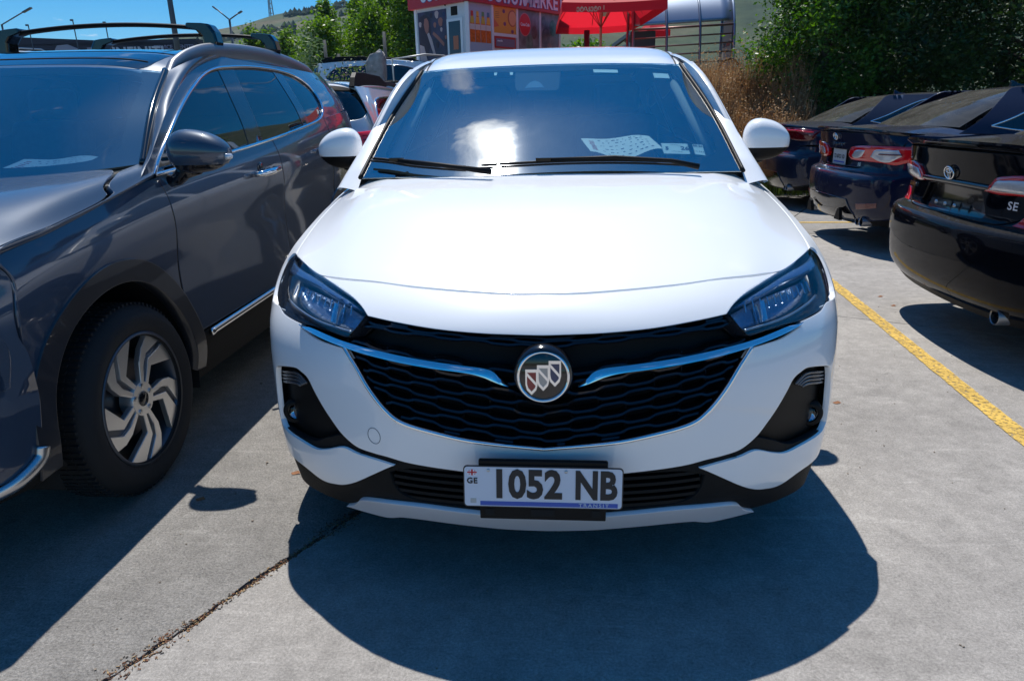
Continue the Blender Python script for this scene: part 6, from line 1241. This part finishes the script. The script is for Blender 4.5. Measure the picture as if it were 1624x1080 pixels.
# ------------------------------------------------------------------ arched shelter
def shelter():
    t=thing('arched_shelter','silver arched shelter with horizontal bars and an end panel','shelter',(3.0,16,0)); AL=mat('shelter_metal',(.33,.38,.46),.38,.85); BR=mat('shelter_bar',(.26,.15,.13),.4,.6); FRm=mat('shelter_frame',(.24,.27,.32),.35,.8)
    x0,x1=-1.22,1.08
    arc=[(-.04,2.15),(0.0,2.6),(.05,2.95),(.16,3.25),(.38,3.58),(.75,3.88),(1.2,4.06),(1.65,4.12)]     # (y,z) profile from the front
    P=_cr(np.array([(0,a,b) for a,b in arc]),np.linspace(0,1,31))
    i0=12
    v=[];f=[]
    for x in np.linspace(x0,x1,9):
        for p in P[i0:]: v.append((x+.0,p[1],p[2]+.06*(x-x0)/2.3))
    k=len(P)-i0
    for i in range(8):
        for j in range(k-1): f.append((i*k+j,i*k+j+1,(i+1)*k+j+1,(i+1)*k+j))
    o=MB().add(v,f).build('roof_sheet',AL,t,smooth=True); md=o.modifiers.new('thick','SOLIDIFY'); md.thickness=.02
    for x in (x0,x0+.77,x0+1.53,x1): MB().tube([(x,-.02,1.1)]+[(x,p[1],p[2]+.06*(x-x0)/2.3+.012) for p in P],.030,8).build('arch_post',AL if x in(x0,x1) else FRm,t,smooth=True)
    for x in (x0,x1): MB().tube([(x,1.4,1.1),(x,1.4,4.05)],.035,8).build('rear_post',FRm,t,smooth=True)
    for q,z in enumerate((3.10,2.90,2.71,2.52,2.32)):
        y=float(np.interp(z,P[:,2],P[:,1])); MB().tube([(x0,y,z),(x1,y,z+.06)],.018 if q else .026,8).build('bar',BR,t,smooth=True)
    # panels
    MB().box((x1+.02,.78,2.62),(.03,.95,1.35)).build('end_panel',mat('end_panel',(.36,.36,.33),.5),t); 
    for c_,d_ in (((x1+.02,.30,2.62),(.045,.05,1.42)),((x1+.02,1.26,2.62),(.045,.05,1.42)),((x1+.02,.78,1.93),(.045,.95,.05)),((x1+.02,.78,3.31),(.045,.95,.05))): MB().box(c_,d_).build('panel_frame',FRm,t)
    text_mesh('panel_words','AUTO',.13,mat('print_slate',(.12,.14,.2),.5),t,frame((x1+.0,.52,2.86),(0,1,0),(0,0,1),(-1,0,0))@Matrix.Identity(4),.002,.003) if False else None
    M=frame((x1-.0,.80,2.78),(0,-1,0),(0,0,1),(-1,0,0)); text_mesh('panel_words','AUTO',.15,mat('print_slate',(.10,.12,.20),.5),t,M@Matrix.Translation((-.17,0,0)),.002,.004); text_mesh('panel_words','PAPA',.15,mat('print_scarlet',(.55,.05,.04),.5),t,M@Matrix.Translation((.20,0,0)),.002,.004)
    MB().box((x0+.32,.9,2.4),(.60,.04,1.5)).build('rear_panel',mat('dark_notice',(.06,.08,.11),.4),t)
    MB().box((.72,.75,1.98),(.95,.40,.42)).build('bench',mat('bench_red',(.16,.035,.02),.6),t)
    MB().box((x1-.25,1.25,3.62),(.8,.5,.05)).build('roof_flap',mat('blue_sheet',(.02,.10,.42),.4),t)
    return t
shelter()
t=thing('bicycle_hoop','dark arched metal hoop beside the shelter bench','hoop',(3.95,15.75,0)); MB().tube([(.28*math.cos(a),0,1.98+.42*math.sin(a)) for a in np.linspace(0,PI,16)]+[(-.28,0,1.2)],.025,8).build('hoop_bar',PLAST,t,smooth=True); MB().tube([(.28,0,1.98),(.28,0,1.2)],.025,8).build('hoop_leg',PLAST,t,smooth=True)
# ------------------------------------------------------------------ poles, fence posts, rail, sign building, house, tower
SM=mat('grey_steel',(.10,.11,.13),.5,.6)
def lamp_post(x,y,h,arms,label,r0=.09):
    t=thing('lamp_post',label,'lamp post',(x,y,0)); MB().tube([(0,0,0),(0,0,h*.5),(0,0,h)],[r0,r0*.8,r0*.55],12).build('pole',SM,t,smooth=True)
    for dx,dz in arms: MB().tube([(0,0,h-.05),(dx,0,h+dz)],r0*.35,6).build('arm',SM,t,smooth=True); MB().box((dx*1.15,0,h+dz*1.12),(abs(dx)*.4,.25,.10),ry=-math.atan2(dz,dx)).build('lamp_head',SM,t)
    return t
lamp_post(-15.4,28.1,11,[(1.2,.3)],'tall grey lamp post rising out of the frame above the grey suv',.13)
lamp_post(-28.2,62.4,9.7,[(-1.0,.8),(.9,.45)],'street lamp with two arms in front of the green hillside',.16)
lamp_post(-47,60,9.6,[(2.2,.9)],'small single-arm street lamp at the far left of the sky',.14)
for x,h in ((-33.5,8.0),(-30.5,8.2),(-37.5,8.1),(-28.4,8.0)):
    t=thing('sign_floodlight',{-33.5:'second floodlight from the left above the dark sign building',-30.5:'third floodlight above the dark sign building, left of the lump of hill',-37.5:'leftmost floodlight above the dark sign building',-28.4:'rightmost floodlight above the dark sign building'}[x],'floodlight',(x,44.6,0),0,'floodlights over the sign building'); MB().tube([(0,0,5.2),(0,0,h-.6)],.035,5).build('stem',SM,t); MB().box((0,-.1,h-.6),(.17,.10,.10)).build('lamp_head',SM,t)
def sign_building():
    t=thing('sign_building','long dark building with white INFINITI lettering behind the grey suv','building',(-30,46,0),math.atan2(.4,7.9)); dk=mat('dark_facade',(.016,.012,.035),.5); wt=mat('facade_white',(.62,.60,.66),.6)
    MB().box((0,3,2.8),(13.0,6,7.4)).build('wall',dk,t)
    # sloped parapet
    MB().prism([(-6.5,6.4),(6.5,6.4),(6.5,6.15),(-6.5,6.95)],lambda a,z,h:(a,h,z),-.03,.3).build('parapet',dk,t)
    for x,w_ in ((-.55,.4),(.05,.5)): MB().box((x,-.05,5.75),(w_,.08,.75)).build('sign_stripe',mat('stripe_grey' if x<0 else 'stripe_red',(.30,.25,.32) if x<0 else (.32,.07,.10),.5),t)
    text_mesh('sign_letters','INFINITI',.95,wt,t,frame((2.6,-.06,5.72),(1,0,0),(0,0,1),(0,-1,0)),.04,.02,.95,1.05)
    text_mesh('sign_small_letters','SERVICE  CENTER',.34,mat('facade_dim',(.30,.28,.40),.6),t,frame((5.0,-.06,6.02),(1,0,0),(0,0,1),(0,-1,0)),.02,.005); text_mesh('sign_small_letters','AUTO PARTS',.3,MATS['facade_dim'],t,frame((5.0,-.06,5.55),(1,0,0),(0,0,1),(0,-1,0)),.02,.005)
    b=MB(); b.tube([(-6.3,-.06,5.7),(-5.2,-.06,6.2),(-3.8,-.06,6.1),(-2.9,-.06,5.6)],.05,5); b.build('car_outline',wt,t); b=MB(); b.tube([(-5.5,-.06,5.9),(-4.6,-.06,6.02),(-3.9,-.06,5.85)],.04,5); b.build('car_outline',wt,t)
    MB().prism([(-2.9,6.05),(-2.7,6.3),(-2.0,6.35),(-1.2,6.0),(-1.0,5.85),(-2.8,5.85)],lambda a,z,h:(a,h,z),-.08,0).build('car_picture',mat('car_picture',(.30,.30,.40),.5),t)
    return t
sign_building()
t=thing('hut','small grey hut with a light gable seen under the red parasol','hut',(6.2,64,0)); MB().prism([(-1.1,3),(1.1,3),(1.1,6.5),(0,7.0),(-1.1,6.5)],lambda a,z,h:(a,h,z),0,5).build('wall',mat('hut_wall',(.34,.42,.50),.7),t); MB().prism([(-1.9,6.35),(0,7.55),(1.9,6.35),(1.9,6.6),(0,7.85),(-1.9,6.6)],lambda a,z,h:(a,h,z),-.5,5.5).build('roof',mat('hut_roof',(.24,.24,.25),.8),t)
t=thing('radio_mast','lattice radio mast on the ridge of the hill','mast',(-164.5,428,55)); b=MB()
for a in range(3): b.tube([(1.6*math.cos(a*2.09),1.6*math.sin(a*2.09),0),(.5*math.cos(a*2.09),.5*math.sin(a*2.09),20)],.35,4)
b.build('lattice_leg',mat('mast_steel',(.30,.32,.36),.6),t); b=MB()
for k in range(8): z=2.5*k; q=1.6-1.1*z/20; b.tube([(q*math.cos(a),q*math.sin(a),z) for a in np.linspace(0,2*PI,4)],.16,4)
b.build('lattice_brace',MATS['mast_steel'],t); MB().box((0,0,15),(3.6,3.6,2.4)).build('antenna_drum',MATS['mast_steel'],t)
for k,(x,y,h,lb_) in enumerate(((-8.0,24,3.9,'left thin dark post in front of the green trees'),(-7.4,23.5,3.4,'short dark post second from left by the trees'),(-5.9,24,4.1,'right-hand dark post in front of the trees, left of the rock'))):
    t=tag(MB().tube([(x,y,.8),(x,y,h)],.06,8).build('fence_post',mat('dark_post',(.03,.04,.045),.7),None,smooth=True),lb_,'post','posts in front of the tree row')
t=thing('hand_rail','thin grey hand rail left of the market kiosk','railing',(-3.52,14.35,0)); MB().tube([(0,0,.9),(0,0,2.50),(.65,.35,2.60),(1.0,.9,2.60)],.022,8).build('rail_tube',mat('rail_steel',(.40,.41,.40),.45,.5),t,smooth=True)
t=tag(MB().tube([(.80,18.3,1.1),(.80,18.3,3.35)],.075,10).build('steel_post',mat('navy_post',(.025,.03,.06),.5),None,smooth=True),'dark square-set post standing under the red parasol','post')
# rock in front of the far car
v,f=blob(lambda a,b,c:(se(a,.45)*.22*(1+.10*math.sin(5*c+3*b)),se(b,.5)*.18,se(c,.5)*.42*(1+.08*math.sin(4*a))+ .12*a+.02*math.sin(9*b+7*a)),24,16); o=MB().add([(-4.15+x,15.4+y,2.20+z+.1) for x,y,z in v],f).build('upright_rock',mat('rock_grey',(.30,.29,.28),.95,bump=1,bscale=9,var=.3,vscale=8)); tag(o,'upright lump of grey rock in front of the white hatchback','rock')
MB_=MB().box((-4.15,15.4,1.5),(.35,.35,1.0)).build('rock_plinth',mat('rock_grey',(.3,.29,.28),.95)); MB_.parent=o
# overhead wires
wm_=mat('wire_black',(.05,.05,.06),.6)
t=tag(MB().tube([(-60+ i*4.2,70-.3*i,14.2+.018*(i-10)**2*.6+i*.75) for i in range(22)],.035,4).build('overhead_wire',wm_),'thin overhead wire rising to the right across the pale sky','wire')
t=tag(MB().tube([(-34+ i*3.2,62,16.4+.010*(i-6)**2) for i in range(14)],.03,4).build('overhead_wire',wm_),'faint level overhead wire right of the tall lamp post','wire')
# ------------------------------------------------------------------ hills
def hill():
    xs=np.linspace(-520,900,170); ys=np.linspace(150,900,90); X,Y=np.meshgrid(xs,ys)
    px=np.array([-520,-330,-300,-275,-262,-235,-200,-175,-146,-110,-60,0,100,300,900]); pz=np.array([4,6,14,40,47,49,50,56,62,66,74,84,96,120,150])
    H=np.interp(X+ (430-Y)*.45,px,pz)
    s=np.clip((Y-170)/250,0,1); prof=s**1.15*(1-.10*np.sin(s*9)*(1-s)); back=np.clip((Y-430)/300,0,1)
    Z=H*prof*(1-.15*back)
    rr=np.zeros_like(X)
    for k,(a,b,c,d) in enumerate(((.013,.021,3.5,.3),(.031,-.017,2.2,1.7),(.06,.05,1.1,.9),(.11,-.08,.6,2.2),(.02,.09,1.6,4.))): rr+=c*np.sin(a*X+b*Y+d+1.5*np.sin(b*X*.7))
    Z=Z+rr*np.clip(prof*1.2,0,1)*.55*(1-.5*np.clip(prof-.7,0,1))-2.5
    m=bpy.data.materials.new('hillside'); m.use_nodes=True; t=m.node_tree; b=t.nodes['Principled BSDF']; b.inputs['Roughness'].default_value=.95; b.inputs['Specular IOR Level'].default_value=.1
    c=N(t,'ShaderNodeTexCoord')
    n1=N(t,'ShaderNodeTexNoise'); n1.inputs['Scale'].default_value=.010; n1.inputs['Detail'].default_value=10; n1.inputs['Roughness'].default_value=.62; n1.inputs['Distortion'].default_value=.6
    mp1=N(t,'ShaderNodeMapping'); mp1.inputs['Scale'].default_value=(1,1,5); t.links.new(c.outputs['Object'],mp1.inputs[0]); t.links.new(mp1.outputs[0],n1.inputs['Vector'])
    r1=N(t,'ShaderNodeValToRGB'); e=r1.color_ramp.elements; e[0].position=.36; e[0].color=(.035,.055,.04,1); e[1].position=.66; e[1].color=(.125,.11,.075,1); q=e.new(.50); q.color=(.065,.085,.05,1)
    t.links.new(n1.outputs['Fac'],r1.inputs[0])
    n2=N(t,'ShaderNodeTexNoise'); n2.inputs['Scale'].default_value=.09; n2.inputs['Detail'].default_value=8; n2.inputs['Roughness'].default_value=.75; t.links.new(c.outputs['Object'],n2.inputs['Vector'])
    mr=N(t,'ShaderNodeMapRange'); mr.inputs[1].default_value=.3; mr.inputs[2].default_value=.7; mr.inputs[3].default_value=.7; mr.inputs[4].default_value=1.3; t.links.new(n2.outputs['Fac'],mr.inputs[0])
    h=N(t,'ShaderNodeHueSaturation'); t.links.new(r1.outputs[0],h.inputs['Color']); t.links.new(mr.outputs[0],h.inputs['Value']); t.links.new(h.outputs[0],b.inputs['Base Color'])
    nx=len(xs); o=mesh('hills',np.stack([X.ravel(),Y.ravel(),Z.ravel()],1),[(j*nx+i,j*nx+i+1,(j+1)*nx+i+1,(j+1)*nx+i) for j in range(len(ys)-1) for i in range(nx-1)],m,smooth=True); tag(o,kind='structure')
    # shrub rows along the terraces
    r=random.Random(9); bb=MB(); it=lambda x,y: float(Z[abs(ys-y).argmin(),abs(xs-x).argmin()])
    for k in range(900):
        row=r.choice((0,0,0,1,1,2)); x=r.uniform(-150,60); y=[415,355,300][row]+ .10*(x+100)+r.gauss(0,2.5)
        if row and r.random()<.4: continue
        z=it(x,y); s=r.uniform(1.0,2.6); pts=[(x+s*a*r.uniform(.7,1.2),y+s*b_*.8,z+s*c_*r.uniform(.7,1.1)) for a,b_,c_ in ((1,0,.2),(0,1,.2),(-1,0,.2),(0,-1,.2),(0,0,1.5),(0,0,-.6))]
        bb.add(pts,[(0,1,4),(1,2,4),(2,3,4),(3,0,4),(1,0,5),(2,1,5),(3,2,5),(0,3,5)])
    tag(bb.build('hillside_shrubs',mat('shrub_dark',(.035,.055,.035),.95)),kind='stuff')
hill()
# ------------------------------------------------------------------ trees and weeds
def leafmat(name,cols,trans=.35,scale=2.5,gloss=.45):
    m=bpy.data.materials.new(name); m.use_nodes=True; t=m.node_tree; b=t.nodes['Principled BSDF']; b.inputs['Roughness'].default_value=gloss; b.inputs['Specular IOR Level'].default_value=.4
    c=N(t,'ShaderNodeTexCoord'); n=N(t,'ShaderNodeTexNoise'); n.inputs['Scale'].default_value=scale; n.inputs['Detail'].default_value=4; t.links.new(c.outputs['Object'],n.inputs['Vector'])
    wn=N(t,'ShaderNodeTexWhiteNoise'); gm=N(t,'ShaderNodeNewGeometry'); t.links.new(gm.outputs['Random Per Island'],wn.inputs['Vector'])
    ad=N(t,'ShaderNodeMath',operation='MULTIPLY_ADD'); ad.inputs[1].default_value=.5; t.links.new(gm.outputs['Random Per Island'],ad.inputs[0]); t.links.new(n.outputs['Fac'],ad.inputs[2])
    r=N(t,'ShaderNodeValToRGB'); e=r.color_ramp.elements; e[0].position=.40; e[0].color=(*cols[0],1); e[1].position=1.05 if False else 1.0; e[1].color=(*cols[2],1); q=e.new(.70); q.color=(*cols[1],1); t.links.new(ad.outputs[0],r.inputs[0]); t.links.new(r.outputs[0],b.inputs['Base Color'])
    tl=N(t,'ShaderNodeBsdfTranslucent'); hs=N(t,'ShaderNodeHueSaturation'); hs.inputs['Value'].default_value=1.5; hs.inputs['Saturation'].default_value=1.15; t.links.new(r.outputs[0],hs.inputs['Color']); t.links.new(hs.outputs[0],tl.inputs[0]); mi=N(t,'ShaderNodeMixShader'); mi.inputs[0].default_value=trans; t.links.new(b.outputs[0],mi.inputs[1]); t.links.new(tl.outputs[0],mi.inputs[2]); t.links.new(mi.outputs[0],t.nodes['Material Output'].inputs['Surface']); return m
def leaves(centers,n,size,spread,up=.3,long=1.6):
    k=rng.integers(0,len(centers),n); c=centers[k]+rng.normal(0,1,(n,3))*spread; a=rng.normal(0,1,(n,3)); a[:,2]*=.6; a/=np.linalg.norm(a,axis=1)[:,None]; nn=rng.normal(0,1,(n,3))+np.array((0,-.0,up*2)); b=np.cross(nn,a); b/=np.linalg.norm(b,axis=1)[:,None]; s=size*rng.uniform(.6,1.3,n)[:,None]
    nz=np.cross(a,b)
    v=np.stack([c-a*s*long*.5,c+b*s*.38+nz*s*.08,c+a*s*long*.5,c-b*s*.38+nz*s*.08],1).reshape(-1,3); i=np.arange(n)*4; f=np.stack([i,i+1,i+2,i+3],1); return v,f
def quads(name,v,f,m,parent):
    me=bpy.data.meshes.new(name); me.vertices.add(len(v)); me.vertices.foreach_set('co',v.astype(np.float32).ravel()); n=len(f); me.loops.add(n*4); me.loops.foreach_set('vertex_index',f.astype(np.int32).ravel()); me.polygons.add(n); me.polygons.foreach_set('loop_start',np.arange(0,n*4,4,dtype=np.int32)); me.polygons.foreach_set('loop_total',np.full(n,4,dtype=np.int32)); me.update(calc_edges=True); return link(name,me,m,parent)
BARK=mat('bark',(.075,.055,.04),.95,bump=1,bscale=20,var=.3)
def tree(name,label,x,y,z0,h,rx,ry,n,size,m,group,base=.15,pointy=.7,cl=70,thr=0,spread=None):
    t=thing(name,label,'tree',(x,y,z0),rng.uniform(0,6),group); C=[]
    tr=MB(); tr.tube([(0,0,-.2),(.05,0,h*.3),(-.04,.05,h*.6),(0,0,h*.93)],[.05+.008*h,.03+.007*h,.03,.01],8)
    limbs=MB()
    for k in range(cl):
        u=rng.uniform(base,1); a=rng.uniform(0,2*PI); w_=(math.sin(PI*min(1,max(0,(u-base)/(1-base))**pointy))**.75)*rng.uniform(.45,1.05) if pointy else 1
        p=np.array((rx*w_*math.cos(a),ry*w_*math.sin(a),h*u)); C.append(p)
        if k<22: s=(0,0,h*u*.72); limbs.tube([s,tuple((np.array(s)+p)/2+np.array((0,0,.05*h))),tuple(p)],[.035,.02,.006],5)
    tr.build('trunk',BARK,t,smooth=True); tag(limbs.build('limbs',BARK,t,smooth=True),kind='stuff')
    C=np.array(C); sp=spread or (rx*.20,ry*.20,h*.05); v,f=leaves(C,n,size,np.array(sp)); quads('crown',v,f,m,t); return t
LG1=leafmat('bright_leaves',((.045,.09,.012),(.10,.19,.02),(.17,.27,.04)),.4,1.2)
LG2=leafmat('mid_green_leaves',((.022,.055,.010),(.06,.14,.018),(.12,.23,.035)),.38,.9,.35)
LG3=leafmat('dark_leaves',((.012,.030,.008),(.028,.065,.012),(.06,.11,.02)),.22,.9)  # three leaf greens, from bright to dark
row=[(-17.4,6.0),(-16.5,5.8),(-15.0,5.7),(-14.3,5.0),(-13.1,6.1),(-12.4,6.3),(-11.5,6.5),(-10.9,6.7),(-10.2,7.5),(-9.2,7.8),(-8.3,8.0),(-7.3,8.2),(-18.2,4.8),(-19.3,4.0)]
pos=['first','second','third','fourth','fifth','sixth','seventh','eighth','ninth','tenth','eleventh','twelfth','thirteenth','fourteenth']
order=sorted(row)
for i,(x,h) in enumerate(order):
    k=40/40; tree('roadside_tree','bright green slender tree, %s from the left in the row behind the grey suv'%pos[i],x,40+rng.uniform(-1.5,1.5),.6,h+(.35 if x>-13 else -.55)+rng.uniform(-.2,.25),1.0,1.0,11000,.12,LG1,'slender green trees in a row',base=.0,pointy=.46,cl=110)
for i,(x,h) in enumerate(((-7.2,4.1),(-5.6,4.8),(-4.3,5.2),(-9.0,3.4),(-3.2,5.0))):
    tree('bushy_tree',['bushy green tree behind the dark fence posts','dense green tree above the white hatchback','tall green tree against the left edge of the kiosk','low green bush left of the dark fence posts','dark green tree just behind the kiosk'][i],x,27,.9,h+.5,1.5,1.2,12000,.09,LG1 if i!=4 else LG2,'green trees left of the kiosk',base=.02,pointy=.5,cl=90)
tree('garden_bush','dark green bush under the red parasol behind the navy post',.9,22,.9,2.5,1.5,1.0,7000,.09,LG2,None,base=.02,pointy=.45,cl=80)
# the big leafy trees at the right edge
for i,(x,y,h,rx,n,mm) in enumerate(((4.85,12.3,4.7,1.40,44000,LG2),(6.0,12.9,5.4,2.0,52000,LG3),(8.6,12.6,5.6,2.2,42000,LG3),(11.6,13.2,6,2.4,24000,LG3),(7.2,15.6,6.5,2.6,34000,LG3),(10.2,16.2,6.5,2.8,30000,LG3))):
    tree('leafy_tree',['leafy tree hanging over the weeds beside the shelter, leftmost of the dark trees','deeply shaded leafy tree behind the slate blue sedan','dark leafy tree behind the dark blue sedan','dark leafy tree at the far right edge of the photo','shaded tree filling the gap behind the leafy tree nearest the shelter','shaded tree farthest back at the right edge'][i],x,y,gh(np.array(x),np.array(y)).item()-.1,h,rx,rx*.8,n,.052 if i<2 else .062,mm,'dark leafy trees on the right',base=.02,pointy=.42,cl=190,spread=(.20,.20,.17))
# overhanging sprays above the shelter
# dry weeds on the bank
def weeds(name,n,x0,x1,y0,y1,h,m,wd,lean=.35):
    x=rng.uniform(x0,x1,n); y=rng.uniform(y0,y1,n); z=gh(x,y)-.05; hh=h*rng.uniform(.45,1.1,n)*(.6+.4*np.sin(x*3.1)*np.sin(y*2.3)); a=rng.uniform(0,2*PI,n); l=rng.uniform(0,lean,n)*hh; wv=wd*rng.uniform(.5,1.2,n)
    b0=np.stack([x,y,z],1); dirx=np.stack([np.cos(a),np.sin(a),0*a],1); per=np.stack([-np.sin(a),np.cos(a),0*a],1)
    mid=b0+dirx*l[:,None]*.35+np.stack([0*a,0*a,hh*.6],1); top=b0+dirx*l[:,None]+np.stack([0*a,0*a,hh],1)
    v=np.stack([b0-per*wv[:,None],b0+per*wv[:,None],mid+per*wv[:,None]*.8,mid-per*wv[:,None]*.8,mid-per*wv[:,None]*.8,mid+per*wv[:,None]*.8,top+per*wv[:,None]*.2,top-per*wv[:,None]*.2],1).reshape(-1,3); f=np.arange(n*8).reshape(-1,4)
    o=quads(name,v,f,m,None); tag(o,kind='stuff'); return x,y,z+hh
DW=leafmat('dry_stalks',((.20,.095,.04),(.34,.19,.09),(.46,.32,.18)),.2,2.,.8); GW=leafmat('green_weeds',((.04,.07,.015),(.08,.13,.025),(.14,.19,.05)),.3,2.)
x,y,z=weeds('dry_weeds',16000,1.3,4.4,10.0,12.6,1.22,DW,.007); k=rng.integers(0,len(x),6000); v,f=leaves(np.stack([x[k],y[k],z[k]],1),14000,.030,np.array((.05,.05,.13)),long=1.3); tag(quads('dry_seed_heads',v,f,DW,None),kind='stuff')
weeds('dry_weeds',5000,1.0,3.6,13.0,15.4,.8,DW,.007); weeds('green_weeds',7000,1.6,6.5,9.6,11.2,.42,GW,.006); weeds('bank_grass',9000,-8,1.0,11.2,15.2,.35,GW,.006); weeds('verge_grass',6000,4,12,9.9,12,.4,GW,.007)
# flowering shrub by the rock
t=thing('flowering_shrub','thin shrub with pale pink flowers in front of the rock','shrub',(-4.75,15.1,1.05)); b=MB(); C_=[]
for k in range(26):
    a=rng.uniform(0,6.28); l=rng.uniform(.2,.55); e=(l*math.cos(a),l*math.sin(a)*.5,rng.uniform(.8,1.35)); b.tube([(0,0,0),(e[0]*.5,e[1]*.5,e[2]*.6),e],[.008,.006,.003],4); C_.append(e)
b.build('stem',BARK,t); C_=np.array(C_); v,f=leaves(C_,260,.04,np.array((.08,.08,.12)),long=1.1); tag(quads('petals',v,f,mat('pink_petal',(.50,.34,.31),.7),t),kind='stuff'); v,f=leaves(C_*.9,500,.05,np.array((.12,.1,.2))); quads('foliage',v,f,GW,t)
t=thing('wispy_shrub','wispy grey-green shrub left of the flowering shrub','shrub',(-5.6,15.0,1.05)); b=MB(); C_=[]
for k in range(22):
    a=rng.uniform(0,6.28); l=rng.uniform(.1,.4); e=(l*math.cos(a),l*math.sin(a)*.5,rng.uniform(.7,1.9)); b.tube([(0,0,0),(e[0]*.5,e[1]*.5,e[2]*.6),e],[.007,.005,.002],4); C_.append(e)
b.build('stem',BARK,t); v,f=leaves(np.array(C_),900,.045,np.array((.06,.06,.25)),long=2.4); quads('foliage',v,f,leafmat('grey_green_leaves',((.06,.10,.05),(.12,.18,.08),(.2,.27,.14)),.3,2),t)

# ------------------------------------------------------------------ the air
hz=bpy.data.materials.new('air'); hz.use_nodes=True; t=hz.node_tree; t.nodes.clear(); o_=N(t,'ShaderNodeOutputMaterial'); pv=N(t,'ShaderNodeVolumePrincipled'); pv.inputs['Color'].default_value=(.50,.78,1,1); pv.inputs['Density'].default_value=.00015; pv.inputs['Anisotropy'].default_value=.2; t.links.new(pv.outputs[0],o_.inputs['Volume'])
o=MB().box((190,650,88),(2000,1700,192)).build('haze',hz); tag(o,kind='stuff')
